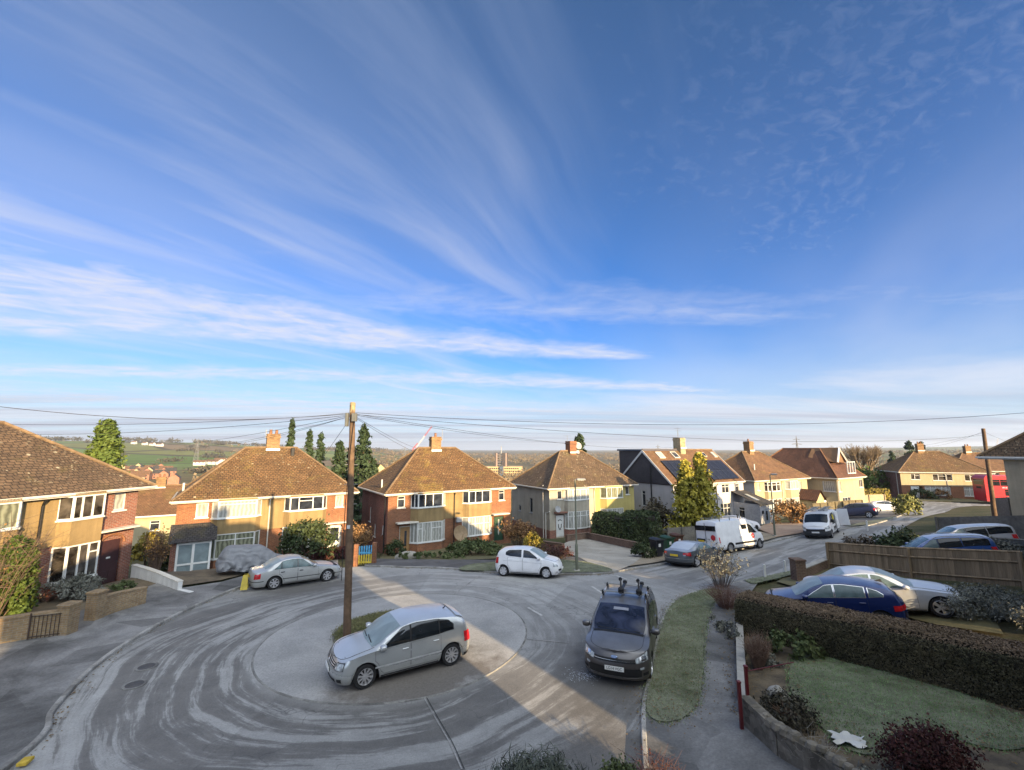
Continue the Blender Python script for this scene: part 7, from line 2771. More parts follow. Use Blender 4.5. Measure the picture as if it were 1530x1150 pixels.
bush('shrub', 'big dark green shrub against the wall behind the silver saloon', 'shrub', g3(p.x, p.y + 2.8, .0), (1.75, 1.1, 1.6), 3200, .085, L_hedge)
p = at(520, 838)
twiggy('golden brown bare climber right of the white front door', g3(p.x + .15, p.y + 1.9, .0), 2.7, .75, M_twig, 90, leaf=L_brown, nl=1300, ls=.06)
p = at(480, 842)
box_hedge('low dark red hedge under the window beside the white door', (p.x - 1.6, p.y + 2.2, G(p.x - 1.6, p.y + 2.2)), (p.x + .7, p.y + 3.2, 0), .6, .75, L_red, 1500, .06, .2)
for i, (u, v, hh, w, lab) in enumerate(((6, 925, 3.1, .62, 'column conifer with yellow tips at the very left edge'), (27, 918, 2.85, .52, 'slimmer column conifer beside the creeper on the left house'))):
 p = at_h(u, v, 6.5)
 conifer(lab, g3(p.x, p.y, 0), hh, w, L_conifer, 5200, .05, 'column conifers by the left house', .35, droop=.05, ragged=.15)
p = at(92, 872)
twiggy('leafless brown creeper spread over the left house wall', (-19.75, 17.2, G(-19.7, 17.2)), 4.2, 1.9, M_twig, 90, 'climber', 'bare_climber', leaf=L_brown, nl=350, ls=.035, r=.014, kids=5)
twiggy('dead brown creeper hanging on the corner by the arched door', (-18.75, 24.0, G(-18.75, 24.0)), 2.7, .6, M_twig, 120, 'climber', 'bare_climber', leaf=L_brown, nl=900, ls=.04)
p = at(120, 893)
bush('shrub', 'grey green lavender bush between the two tan brick gate piers', 'shrub', g3(p.x, p.y, .0), (.75, .55, .55), 1300, .045, L_grey, asp=3)
p = at(108, 880)
bush('shrub', 'flat green juniper behind the tan brick pier', 'shrub', g3(p.x - .5, p.y + .5, .2), (.9, .5, .5), 900, .05, L_shrub)
p = at(60, 905)
bush('shrub', 'grey twiggy low planting behind the left garden wall', 'shrub', g3(p.x - .2, p.y + .4, .0), (1.9, .7, .5), 1500, .05, L_grey, stems=14, trunkmat=M_twig)
p = at(190, 885)
bush('grass_tuft', 'green weeds at the foot of the low brick wall', 'plant', g3(p.x, p.y - .1, .05), (.7, .3, .28), 700, .04, L_shrub, asp=3, stems=1)
p = at_h(238, 815, 9.0)
bush('shrub', 'sunlit yellow shrub in the gap beside the porch house', 'shrub', g3(-25.6, 32.0), (.8, .7, 1.8), 1200, .1, L_yellow)
bush('shrub', 'dark green rounded shrub behind the low white wall', 'shrub', g3(-26.2, 34.4), (1.2, 1, 1.5), 1300, .11, L_shrub)
p = at(1090, 884)
twiggy('grey leaved rose bush with long thin stems at the end of the hedge', g3(p.x - .1, p.y + .6, .0), 2.15, 1.15, plain('grey_stem', (.11, .09, .075), .85), 70, leaf=L_grey, nl=1300, ls=.036, r=.008, name='rose_bush')
p = at(1082, 915)
twiggy('reddish bare twigs overhanging the pavement at the hedge end', g3(p.x + .25, p.y + .3, .0), 1.1, .8, plain('red_twig', (.17, .09, .065), .85), 170, r=.006, name='bare_shrub')
p = at(1080, 960)
bush('ground_cover', 'grey dead leaves and weeds along the foot of the garden wall', 'plant', g3(p.x + .5, p.y - .3), (.35, 2.0, .28), 1500, .04, L_grey, asp=2.2, stems=4)
ha, hb = at_h(1100, 939, 6.3), at_h(1530, 1064, 6.0)
hd = (hb - ha)
hd.z = 0
hn = Vector((-hd.y, hd.x, 0)).normalized() * .62
hb = hb + hd * .55
box_hedge('long clipped privet hedge with brown tips across the right gardens', (ha.x + hn.x, ha.y + hn.y, G(ha.x, ha.y)), (hb.x + hn.x, hb.y + hn.y, 0), 1.25, 1.25, L_beech, 115000, .019, .3, wob=.05, top_mat=L_beech_top)
p = at(1137, 1003)
twiggy('dry brown upright clump of stems in the corner of the small garden', g3(p.x, p.y + .1), 1.15, .42, plain('dry_stem', (.22, .14, .10), .9), 260, r=.006, name='dry_plant', cat='plant', kids=2)
p = at(1185, 975)
bush('ground_cover', 'green leafy ground cover under the hedge beside the dry clump', 'plant', g3(p.x, p.y), (.9, 1.0, .35), 1700, .05, L_shrub, stems=3)
p = at(1175, 1085)
bush('shrub', 'dark twiggy shrub behind the stone garden wall', 'shrub', g3(p.x, p.y), (.6, .5, .4), 2200, .028, leaf_mat('dark_twigs', (.06, .055, .038), (.10, .09, .062)), stems=20, trunkmat=M_twig)
p = at_h(1385, 1120, 5.5)
bush('shrub', 'dark red barberry with pale dead stalks at the lower right', 'shrub', g3(p.x, p.y), (.8, .5, .5), 5200, .024, L_red, stems=24, trunkmat=plain('pale_stalk', (.33, .31, .27), .9))
p = at_h(1215, 1115, 5.8)
twiggy('pale withered flower stalks behind the stone wall', g3(p.x, p.y), .75, .5, plain('pale_stalk', (.33, .31, .27), .9), 50, r=.006, name='dry_plant', cat='plant')
p = at_h(1470, 1160, 5.2)
bush('shrub', 'grey green tangle of leaves and dead stems in the lower right corner', 'shrub', g3(p.x, p.y), (1.2, .6, .33), 5000, .024, L_bluegrey, asp=4, stems=40, trunkmat=plain('pale_stalk', (.33, .31, .27), .9))
p = at_h(1320, 1165, 5.6)
bush('shrub', 'sage green trailing plant at the bottom edge right of the stone wall', 'shrub', g3(p.x, p.y), (.9, .45, .32), 3600, .024, L_grey, asp=4, stems=24, trunkmat=plain('pale_stalk', (.33, .31, .27), .9))
p = at(1460, 925)
bush('shrub', 'silver grey bushy shrub by the front of the pale saloon', 'shrub', g3(p.x + .6, p.y + .2), (1.5, .8, .5), 8000, .028, L_bluegrey, asp=3)
p = at(1525, 945)
bush('shrub', 'darker grey bushy shrub at the right edge above the hedge', 'shrub', g3(p.x + .8, p.y), (1.3, .8, .48), 4500, .03, L_grey, asp=3)
p = at_h(1368, 838, 6.0)
bush('round_bush', 'dark green mound behind the brown fence beside the blue estate', 'bush', g3(p.x, p.y + .8), (1.2, .9, .95), 1600, .07, L_hedge)
p = at_h(1310, 835, 6.2)
bush('shrub', 'brown leafless mound behind the left end of the brown fence', 'shrub', g3(p.x, p.y + .9), (1.1, .8, .7), 1100, .06, leaf_mat('dull_twigs2', (.09, .07, .045), (.13, .1, .07)), stems=14, trunkmat=M_twig)
p = at_h(1516, 850, 5.55)
bush('shrub', 'frosted grey shrub behind the fence at the right edge', 'shrub', g3(p.x, p.y + .8), (1.3, .8, .7), 2600, .045, L_grey)
p = at_h(802, 1200, 5.75)
bush('shrub', 'dark feathery upright shrub at the bottom centre edge', 'shrub', g3(p.x, p.y - .2, -.1), (.9, .6, .85), 15000, .028, L_feather, asp=13, jitter=.5, shell=.2, up=((0, 0, 1.6), .7), stems=14)
p = at_h(925, 1165, 6.0)
bush('shrub', 'light green leafy shrub at the bottom edge beside the feathery one', 'shrub', g3(p.x, p.y - .1, 0), (.45, .4, .42), 2600, .028, L_shrub)
p = at_h(985, 1170, 6.1)
twiggy('red brown bare shrub with tall thin canes at the bottom edge', g3(p.x, p.y, 0), .75, .6, plain('red_twig2', (.10, .05, .045), .85), 150, leaf=L_red, nl=300, ls=.018, r=.006)
p = at(1192, 784)
bush('shrub', 'autumn brown bush on the paved drive before the cream house', 'shrub', g3(p.x + .4, p.y + 1.6), (1.9, 1.2, 1.3), 2000, .1, L_brown, stems=14, trunkmat=M_twig)
p = at(1360, 770)
bush('shrub', 'variegated yellow green bush at the street corner', 'shrub', g3(p.x + .3, p.y + .6), (1.3, 1.0, 1.35), 1700, .10, leaf_mat('variegated', (.08, .1, .03), (.26, .25, .08), 1.5))
p = at(1330, 752)
box_hedge('sunlit yellow hedge in front of the brick gable', (p.x - 3.5, p.y + 4, G(p.x - 3.5, p.y + 4)), (p.x + 2.5, p.y + 3.2, 0), 1.2, 1.9, L_yellow, 2200, .1, .4)
for (u, v, lab) in ((1418, 748, 'low brown bushes in front of the right cream bay'), (1395, 748, 'small green shrub at the wall between the two far front doors')):
 p = at(u, v)
 bush('shrub', lab, 'shrub', g3(p.x, p.y + 2.0), (2.4, .9, 1.0), 900, .12, L_brown if u > 1400 else L_hedge)
def blades(name, poly, dens, hgt, mat, off=.1):
 xs, ys = [p[0] for p in poly], [p[1] for p in poly]
 A = (max(xs) - min(xs)) * (max(ys) - min(ys))
 n = int(A * dens)
 x, y = rng.uniform(min(xs), max(xs), n), rng.uniform(min(ys), max(ys), n)
 ok = pt_in_poly(x, y, poly)
 x, y = x[ok], y[ok]
 x, y = x + rng.normal(0, .09, len(x)), y + rng.normal(0, .09, len(x))
 z = GV(x, y) + off - .02
 m = len(x)
 a = rng.random(m) * 2 * PI
 h = hgt * rng.uniform(.5, 1.3, m)
 w = .012
 b = np.stack([x, y, z], 1)
 dx = np.stack([np.cos(a) * w, np.sin(a) * w, np.zeros(m)], 1)
 tip = b + np.stack([rng.normal(0, hgt * .55, m), rng.normal(0, hgt * .55, m), h], 1)
 v = np.stack([b - dx, b + dx, tip], 1).reshape(-1, 3)
 me = bpy.data.meshes.new(name)
 me.vertices.add(m * 3)
 me.vertices.foreach_set('co', v.ravel())
 me.loops.add(m * 3)
 me.loops.foreach_set('vertex_index', np.arange(m * 3, dtype=np.int32))
 me.polygons.add(m)
 me.polygons.foreach_set('loop_start', np.arange(0, m * 3, 3, dtype=np.int32))
 me.update(calc_edges=True)
 me.materials.append(mat)
 o = bpy.data.objects.new(name, me)
 COL.objects.link(o)
 return stuff(o)
L_blade = leaf_mat('frosted_blades', (.14, .185, .07), (.28, .325, .19), .9)
L_blade2 = leaf_mat('lawn_blades', (.15, .26, .09), (.28, .39, .19), .6)
blades('grass', vR, 2600, .045, L_blade, .11)
blades('grass', ISL, 2000, .045, leaf_mat('island_blades', (.12, .125, .045), (.2, .19, .09), .7), .12)
blades('grass', lawn, 1800, .05, L_blade2, .055)
blades('grass', turf_far, 350, .06, L_blade, .10)
blades('grass', vR2, 350, .06, L_blade, .12)
def litter(name, line, n, spread, size, mat, off=.02):
 P = np.array(line)
 i = rng.integers(0, len(P) - 1, n)
 t_ = rng.random(n)[:, None]
 p = P[i] * (1 - t_) + P[i + 1] * t_ + rng.normal(0, spread, (n, 2))
 q = np.stack([p[:, 0], p[:, 1], GV(p[:, 0], p[:, 1]) + off], 1)
 stuff(Leaves().add(q, np.array([[0, 0, 1.]]), size, 1.4).build(name, mat, None, .22))
M_fall = leaf_mat('fallen_leaves', (.10, .065, .03), (.22, .15, .07), 4)
litter('leaf_litter', kR[:44], 900, .16, .022, M_fall, .035)
litter('leaf_litter', px_line([(1100, 900), (1104, 940), (1108, 1000), (1112, 1070)]), 900, .22, .022, M_fall, .11)
litter('leaf_litter', kF[:40], 700, .22, .03, M_fall, .03)
litter('leaf_litter', kL[4:], 900, .16, .024, M_fall, .03)
litter('leaf_litter', vR, 1100, .45, .02, M_fall, .15)
litter('leaf_litter', lawn, 900, .6, .022, M_fall, .10)
_p = at(868, 1010)
litter('frost_chips', [(_p.x - .25, _p.y + .1), (_p.x + .1, _p.y - .05), (_p.x + .3, _p.y - .1)], 240, .15, .012, plain('frost_white', (.7, .72, .76), .8), .02)
def pole(label, base, top, r0, r1, box=True):
 o = thing('telegraph_pole', label, 'pole', base)
 b, t_ = Vector((0, 0, -.5)), Vector(top) - Vector(base)
 n = 14
 mb = MB()
 mb.tube([b.lerp(t_, i / n) + Vector((math.sin(i * 1.7) * .006, math.cos(i * 2.1) * .006, 0)) for i in range(n + 1)], [r0 + (r1 - r0) * i / n for i in range(n + 1)], 14)
 mb.build('shaft', M_wood, o, smooth=True, sharp=50)
 M = Matrix.Translation(t_)
 if box:
  mb = MB()
  mb.tube([(.0, 0, -.02), (.0, 0, .10)], r1 * 1.02, 10)
  mb.lathe([(.001, .12), (r1 * 1.05, .09), (r1 * 1.05, -.28), (r1 * 1.02, -.28)], 12, M)
  mb.build('pole_cap', plain('cap_weathered', (.34, .27, .15), .8, 0, .4, 8), o)
  mb = MB()
  mb.bbox(.06, -r1 - .15, -.62, .24, -r1 + .01, -.32, .02, M)
  mb.bbox(-.20, -r1 - .08, -.80, -.10, -r1 + .1, -.30, .02, M)
  mb.build('junction_box', plain('grey_box', (.12, .125, .12), .6), o)
  mb = MB()
  mb.tube([M @ Vector((.12, -r1 - .03, -.6)), M @ Vector((.05, -r1 - .03, -1.6)), M @ Vector((-.03, -r1 - .02, -3.5)), M @ Vector((-.02, -r1 - .04, -6.2))], .014, 5)
  mb.build('down_cable', M_dark, o)
 for z in (-2.2, -2.9, -3.6) if box else (-1.2,):
  mb = MB()
  k = 1 + z / t_.z
  p = t_ * k
  mb.tube([p + Vector((-.24, 0, 0)), p + Vector((.24, 0, 0))], .012, 5)
  mb.build('step_iron', M_steel, o)
 if box:
  mb = MB()
  p = t_ * .46
  mb.box(p.x - .05, p.y - r0 - .012, p.z, p.x + .05, p.y - r0 * .8, p.z + .12)
  mb.build('number_tag', M_white, o)
 return o
P1 = at(519, 953, .1)
P1.z = G(P1.x, P1.y)
P1T = at_y(527, 605, P1.y)
pole('tall brown wooden telegraph pole on the round island', P1, P1T, .14, .098)
P2 = at_h(1487, 778, 5.75)
P2.z = G(P2.x, P2.y)
P2T = at_y(1469, 640, P2.y)
pole('leaning wooden telegraph pole in front of the red bus', P2, P2T, .17, .12, False)
def lamp(label, base, vtop, u, arm=.28, group=None):
 top = at_y(u, vtop, base[1]).z - base[2]
 o = thing('street_lamp', label, 'street lamp', base)
 mb = MB()
 mb.tube([(0, 0, -.3), (0, 0, 1.35)], .085, 10)
 mb.tube([(0, 0, 1.35), (0, 0, 1.48)], [.085, .05], 10)
 mb.tube([(0, 0, 1.45), (0, 0, top)], [.05, .04], 8)
 mb.build('column', M_green_steel, o, smooth=True, sharp=40)
 mb = MB()
 mb.tube([(-.03, 0, top), (arm * .5, -.03, top + .03)], .025, 6)
 mb.bbox(arm * .3, -.12, top, arm * .3 + .52, .08, top + .10, .035)
 mb.build('lamp_head', M_steel, o)
 mb = MB()
 mb.bbox(arm * .3 + .08, -.09, top - .03, arm * .3 + .42, .05, top + .0, .01)
 mb.build('lens', M_lamp_clear, o)
 mb = MB()
 mb.bbox(-.16, -.16, -.1, .16, .16, .04, .02)
 mb.build('footing', M_concrete, o)
 return o
p = at(862, 852, .1)
lamp('slim grey green street lamp on the far verge by the white hatchback', p, 717, 862)
p = at(1158, 800, .1)
lamp('slim dark street lamp on the drive between the two white vans', p, 709, 1154)
M_wire = plain('wire_black', (.025, .025, .028), .6)
W0 = Vector((P1T.x, P1T.y, P1T.z - .28))
def wire(label, a, b, sag, r=.0085, n=26):
 a, b = Vector(a), Vector(b)
 mb = MB()
 pts = []
 for i in range(n + 1):
  s = i / n
  p = a.lerp(b, s)
  p.z -= sag * 4 * s * (1 - s)
  pts.append(p - a)
 mb.tube(pts, r, 5)
 o = mb.build('overhead_wire', M_wire, None, uv=False)
 o.location = a
 tag(o, label, 'wire', 'overhead wires')
def ahead(u, v, Y):
 return at_y(u, v, Y)
wire('wire from the island pole rising to the left edge of the sky', W0, ahead(-120, 592, 11.0), .42)
wire('level wire from the island pole running to the far left', W0 + Vector((0, 0, -.05)), ahead(-60, 631, 24), .25)
wire('wire from the island pole down to the roof at the left', W0 + Vector((0, 0, -.08)), ahead(8, 648, 21), .25)
wire('wire from the island pole over the left chimney', W0 + Vector((-.05, 0, -.1)), ahead(250, 664, 36), .2)
wire('second wire over the left chimney, lower than its twin', W0 + Vector((-.05, 0, -.14)), ahead(292, 668, 34), .2)
wire('wire from the island pole to the left brick roof slope', W0 + Vector((-.03, 0, -.12)), ahead(352, 662, 33), .15)
wire('short wire from the island pole to the porch house eaves', W0 + Vector((-.02, 0, -.15)), ahead(436, 744, 34.4), .1)
wire('wire from the island pole to the middle chimney side', W0 + Vector((.03, 0, -.1)), ahead(618, 668, 41), .1)
wire('wire from the island pole to the middle brick eaves', W0 + Vector((.03, 0, -.14)), ahead(622, 676, 39.5), .1)
wire('long wire sweeping from the island pole up to the right edge', W0, ahead(1640, 607, 19), .62)
wire('low wire from the island pole past the roofs to the right', W0 + Vector((0, 0, -.06)), Vector((P2T.x, P2T.y, P2T.z - .55)), .75)
wire('wire from the island pole to the grey house chimney', W0 + Vector((.02, 0, -.08)), ahead(858, 662, 47), .25)
wire('wire from the island pole to the solar roof chimney', W0 + Vector((.02, 0, -.04)), ahead(1006, 668, 53), .55)
wire('wire from the leaning pole to the far cream house', P2T + Vector((0, 0, -.25)), ahead(1385, 667, 78), .3)
wire('wire from the leaning pole away to the right', P2T + Vector((0, 0, -.25)), ahead(1535, 668, 60), .2)
wire('wire from the far cream house to the leaning pole, lower strand', P2T + Vector((0, 0, -.35)), ahead(1320, 672, 75), .3)
def board_fence(label, a, b, h, post_every=2.6, mat=None, rails=(.3, 1.05), name='wooden_fence', cap=True, top_drop=0.0):
 a, b = Vector((a[0], a[1], 0)), Vector((b[0], b[1], 0))
 d = (b - a)
 L = d.length
 d.normalize()
 n = Vector((d.y, -d.x, 0))           # side that faces us when walking left to right
 o = thing(name, label, 'fence', (a.x, a.y, G(a.x, a.y)))
 base = Vector((a.x, a.y, G(a.x, a.y)))
 k = max(1, round(L / post_every))
 m = mat or M_fence
 for i in range(k):
  p, q = a + d * (L * i / k), a + d * (L * (i + 1) / k)
  zp, zq = G(p.x, p.y), G(q.x, q.y)
  mb = MB()
  P = [Vector((p.x, p.y, zp + .05)), Vector((q.x, q.y, zq + .05)), Vector((q.x, q.y, zq + h)), Vector((p.x, p.y, zp + h))]
  fr = [v - base for v in P]
  bk = [v - n * .03 - base for v in P]
  mb.poly(fr)
  mb.poly(bk[::-1])
  for j in range(4):
   mb.quad(fr[(j + 1) % 4], fr[j], bk[j], bk[(j + 1) % 4])
  mb.build('panel', m, o)
  if rails:
   mb = MB()
   for z in rails:
    mb.tube([Vector((p.x, p.y, zp + z)) + n * .04 - base, Vector((q.x, q.y, zq + z)) + n * .04 - base], .045, 4)
   if cap:
    mb.tube([Vector((p.x, p.y, zp + h + .02)) - n * .01 - base, Vector((q.x, q.y, zq + h + .02)) - n * .01 - base], .05, 4)
   mb.build('rail', m, o)
 for i in range(k + 1):
  p = a + d * (L * i / k)
  z = G(p.x, p.y)
  mb = MB()
  c_ = Vector((p.x, p.y, z)) + n * .06 - base
  mb.bbox(c_.x - .055, c_.y - .055, c_.z - .2, c_.x + .055, c_.y + .055, c_.z + h + .04, .01)
  mb.build('post', m, o)
 return o
fa, fb = at_h(1240, 850, 6.5), at_h(1535, 892, 5.75)
board_fence('brown board garden fence behind the parked cars at the right', fa, fb, 1.35, 3.0, M_fence, (.28, .98))
fa, fb = at_h(1405, 815, 6.2), at_h(1545, 820, 5.5)
board_fence('grey upright board fence behind the pale silver estate', fa, fb, 1.55, 3.0, M_fence_grey, None)
fa, fb = at_h(1480, 838, 5.75), at_h(1540, 846, 5.55)
board_fence('low grey rail fence behind the frosted shrub at the right', fa, fb, .95, 2.0, M_fence_grey, (.3, .7))
fa, fb = at(1002, 813), at(1046, 810)
board_fence('old grey board fence behind the brown bin', (fa.x, fa.y + .6), (fb.x, fb.y + .6), 1.25, 1.8, M_fence_grey, None)
fa, fb = at(1226, 776), at(1330, 768)
board_fence('weathered woven fence panels beside the navy crossover', (fa.x, fa.y + 1.2), (fb.x, fb.y + 4.2), 1.7, 1.9, plain('woven_panel', (.16, .13, .075), .9, 0, .5, 14, .5), (.85,))
fa, fb = at(1292, 757), at(1340, 755)
board_fence('sunlit pale board fence below the yellow hedge', (fa.x, fa.y + 2), (fb.x, fb.y + 2), 1.5, 2.4, plain('pale_boards', (.42, .34, .22), .9, 0, .3, 6), None)
fa, fb = at_h(1488, 775, 6.5), at_h(1540, 778, 5.9)
board_fence('tall grey board fence between the leaning pole and the grey house', fa, fb, 1.7, 2.2, M_fence_grey, None)
def wall_run(label, pts, h, w, mat, cap=None, name='garden_wall', piers=(), capm=None):
 o = thing(name, label, 'wall', g3(*pts[0][:2]))
 base = Vector(g3(*pts[0][:2]))
 mb, mc = MB(), MB()
 hs = h if hasattr(h, '__len__') else [h] * len(pts)
 for i in range(len(pts) - 1):
  p, q = Vector(pts[i][:2]), Vector(pts[i + 1][:2])
  d = (q - p).normalized()
  n = Vector((-d.y, d.x)) * w / 2
  k = max(1, int((q - p).length / .9))
  for j in range(k):
   a, b = p.lerp(q, j / k), p.lerp(q, (j + 1) / k)
   ha, hb = hs[i] + (hs[i + 1] - hs[i]) * j / k, hs[i] + (hs[i + 1] - hs[i]) * (j + 1) / k
   za, zb = G(a.x, a.y) - base.z, G(b.x, b.y) - base.z
   for tgt, z0a, z0b, z1a, z1b, e in ((mb, za - .3, zb - .3, za + ha, zb + hb, 1.0),) + (((mc, za + ha, zb + hb, za + ha + cap, zb + hb + cap, 1.25),) if cap else ()):
    vs = []
    for (c_, z0, z1) in ((a, z0a, z1a), (b, z0b, z1b)):
     for s in (-1, 1):
      for z in (z0, z1):
       vs.append((c_.x + s * n.x * e - base.x, c_.y + s * n.y * e - base.y, z))
    tgt.add(vs, [(0, 4, 5, 1), (2, 3, 7, 6), (1, 5, 7, 3), (0, 1, 3, 2), (4, 6, 7, 5), (0, 2, 6, 4)])
 mb.build('wall', mat, o)
 if cap:
  mc.build('coping', capm or mat, o)
 for (x, y, ph, pw) in piers:
  m2 = MB()
  z = G(x, y) - base.z
  m2.box(x - pw / 2 - base.x, y - pw / 2 - base.y, z - .3, x + pw / 2 - base.x, y + pw / 2 - base.y, z + ph)
  m2.bbox(x - pw / 2 - .04 - base.x, y - pw / 2 - .04 - base.y, z + ph, x + pw / 2 + .04 - base.x, y + pw / 2 + .04 - base.y, z + ph + .08, .02)
  m2.build('pier', mat, o)
 return o
a = px_line([(-60, 975), (40, 958), (98, 950)])
wall_run('tan brick garden wall with pier at the lower left', a, .85, .24, M_brick_tan, .06, piers=[(a[-1][0], a[-1][1], 1.05, .42)])
a = px_line([(140, 928), (168, 918), (214, 904)])
wall_run('low tan brick wall with pier right of the path', a, [.8, .8, .72], .24, M_brick_tan, .05, piers=[(a[0][0], a[0][1], 1.05, .42)])
ga, gb = at(44, 957), at(94, 950)
o = thing('garden_gate', 'thin rusty iron railing gate against the tan brick wall', 'gate', g3(ga.x, ga.y))
mb = MB()
_dv = gb - ga
_nv = Vector((_dv.y, -_dv.x, 0)).normalized() * .2
for i in range(9):
 p = _dv * (i / 8) + _nv
 z = G(ga.x + p.x, ga.y + p.y) - ga.z
 mb.tube([(p.x, p.y, z + .05), (p.x, p.y, z + (.95 if i in (0, 8) else .85))], .012 if i % 8 else .025, 5)
mb.build('railing', plain('rusty_iron', (.06, .04, .03), .8), o)
for zz in (.18, .85):
 mb = MB()
 mb.tube([_nv + Vector((0, 0, zz)), _dv + _nv + Vector((0, 0, zz + G(gb.x, gb.y) - ga.z))], .014, 5)
 mb.build('rail', plain('rusty_iron', (.06, .04, .03), .8), o)
a = px_line([(198, 863), (236, 872), (268, 884)])
wall_run('low white painted wall stained with moss in front of the porch house', a, [.62, .52, .45], .2, M_rend_white, .04, capm=M_offwhite)
a = px_line([(268, 884), (286, 888)])
wall_run('short flat white kerb wall end by the porch', a, .12, .2, M_rend_white)
ga, gb = at(534, 845), at(556, 843)
o = thing('garden_gate', 'picket gate painted blue above and yellow below between brick piers', 'gate', g3(ga.x, ga.y))
_dv = gb - ga
for mat, z0, z1 in ((plain('gate_blue', (.10, .38, .62), .5), .62, 1.15), (plain('gate_yellow', (.72, .55, .06), .5), .06, .62)):
 mb = MB()
 for i in range(6):
  p = _dv * ((i + .5) / 6)
  mb.bbox(p.x - .045, p.y - .012, z0, p.x + .045, p.y + .012, z1, .004)
 mb.box(0, .012, z0 + .1, _dv.x, .04, z0 + .19)
 mb.build('pickets', mat, o)
mb = MB()
for p in (-_dv * .12, _dv * 1.12):
 mb.bbox(p.x - .13, p.y - .13, -.3, p.x + .13, p.y + .13, 1.3, .02)
mb.build('pier', M_brick, o)
a = px_line([(847, 826), (848, 812), (880, 808), (960, 826)])
a = [(a[0][0], a[0][1] + .2), (a[1][0], a[1][1] + .8), (a[2][0], a[2][1] + 1.0), (a[3][0], a[3][1] + .9)]
wall_run('low red brick wall with pale patches along the grey house drive', a[1:], .6, .24, M_brick_dull, .05)
a = px_line([(774, 826), (846, 830)])
wall_run('low red brick wall under the side of the grey house', [(a[0][0] + .6, a[0][1] + 4.0), (a[1][0], a[1][1] + 1.8)], .6, .24, M_brick_dull, .05)
a = [tuple(at_h(1105, 932, 6.4)[:2]), tuple(at_h(1108, 1000, 6.4)[:2]), tuple(at_h(1112, 1072, 6.4)[:2])]
wall_run('narrow stone edging along the pavement by the small garden', a, .30, .18, M_concrete, .04)
a = [tuple(at_h(1116, 1084, 6.35)[:2]), tuple(at_h(1170, 1135, 6.3)[:2]), tuple(at_h(1255, 1185, 6.2)[:2]), tuple(at_h(1345, 1262, 6.1)[:2]), tuple(at_h(1480, 1420, 5.9)[:2])]
M_stone = tarmac_mat('rubble_stone', (.11, .095, .072), (.21, .185, .145), 2.2, 9, cells=7.0)
ws = wall_run('rough stone garden wall with an uneven top at the bottom right', a, [.66, .58, .5, .5, .5], .24, M_stone)
mb = MB()
b0 = ws.location
for i in range(26):
 s = i / 25 * 3.999
 k = int(s)
 p = Vector(a[k]).lerp(Vector(a[k + 1]), s - k)
 r_ = random.uniform(.10, .17)
 mb.lathe([(.001, r_ * .7), (r_ * .7, r_ * .55), (r_, 0), (r_ * .8, -r_ * .5)], 8, Matrix.Translation((p.x - b0.x, p.y - b0.y, G(p.x, p.y) - b0.z + .55 + random.uniform(-.03, .04))) @ Matrix.Rotation(random.uniform(0, 3), 4, 'Z'))
mb.build('coping', M_stone, ws)
M_redpost = plain('dark_red_paint', (.13, .018, .022), .5, 0, .3, 5)
for (u, v, lab) in ((1109, 1096, 'dark red metal post at the end of the stone wall'), (1119, 1068, 'second dark red metal post, behind the first one')):
 p = at_h(u, v, 6.4)
 o = thing('metal_post', lab, 'post', g3(p.x, p.y))
 mb = MB()
 mb.bbox(-.035, -.035, -.2, .035, .035, 1.05, .006)
 mb.build('shaft', M_redpost, o)
 mb = MB()
 mb.bbox(-.045, -.045, 1.05, .045, .045, 1.09, .01)
 mb.build('cap', M_redpost, o)
pa, pb = at_h(1119, 1068, 6.4), at_h(1190, 1040, 6.2)
mb = MB()
mb.tube([(0, 0, 0), (pb.x - pa.x, pb.y - pa.y, .02)], .012, 6)
o = mb.build('metal_rail', M_redpost)
o.location = (pa.x, pa.y, G(pa.x, pa.y) + .95)
tag(o, 'thin dark red rail running back from the second red post', 'rail')
def boulder(label, loc, r, mat, seed):
 bm = bmesh.new()
 bmesh.ops.create_icosphere(bm, subdivisions=3, radius=1)
 rs = np.random.default_rng(seed)
 k = rs.normal(0, 1, (6, 3))
 for v in bm.verts:
  c_ = np.array(v.co)
  f = 1 + .10 * np.sin(k @ c_ * 2.2).sum() / 2
  v.co = Vector((c_[0] * r[0] * f, c_[1] * r[1] * f, c_[2] * r[2] * f))
 me = bpy.data.meshes.new('boulder')
 bm.to_mesh(me)
 bm.free()
 me.materials.append(mat)
 o = bpy.data.objects.new('boulder', me)
 COL.objects.link(o)
 o.location = loc
 tag(o, label, 'rock')
 return o
p = at_h(1163, 1050, 6.3)
boulder('big pale boulder in the small garden behind the red posts', g3(p.x, p.y, .1), (.24, .2, .3), M_concrete, 2)
p = at(604, 838)
boulder('long tan rock at the edge of the front garden by the oak door', g3(p.x, p.y + 1.2, .1), (.95, .45, .45), M_drive, 4)
p = at_h(1268, 1102, 6.0)
mb = MB()
P = [[Vector((x * .3 + .05 * math.sin(7 * y), y * .2, .05 + .05 * math.sin(5 * x + 2) * math.cos(6 * y) + .03 * random.random())) for x in np.linspace(-1, 1, 9)] for y in np.linspace(-1, 1, 7)]
mb.grid(P)
o = mb.build('plastic_sheet', M_white, None, smooth=True)
o.location = g3(p.x, p.y, .06)
o.rotation_euler = (0, 0, -.4)
tag(o, 'crumpled white plastic sheet lying on the small lawn', 'litter')
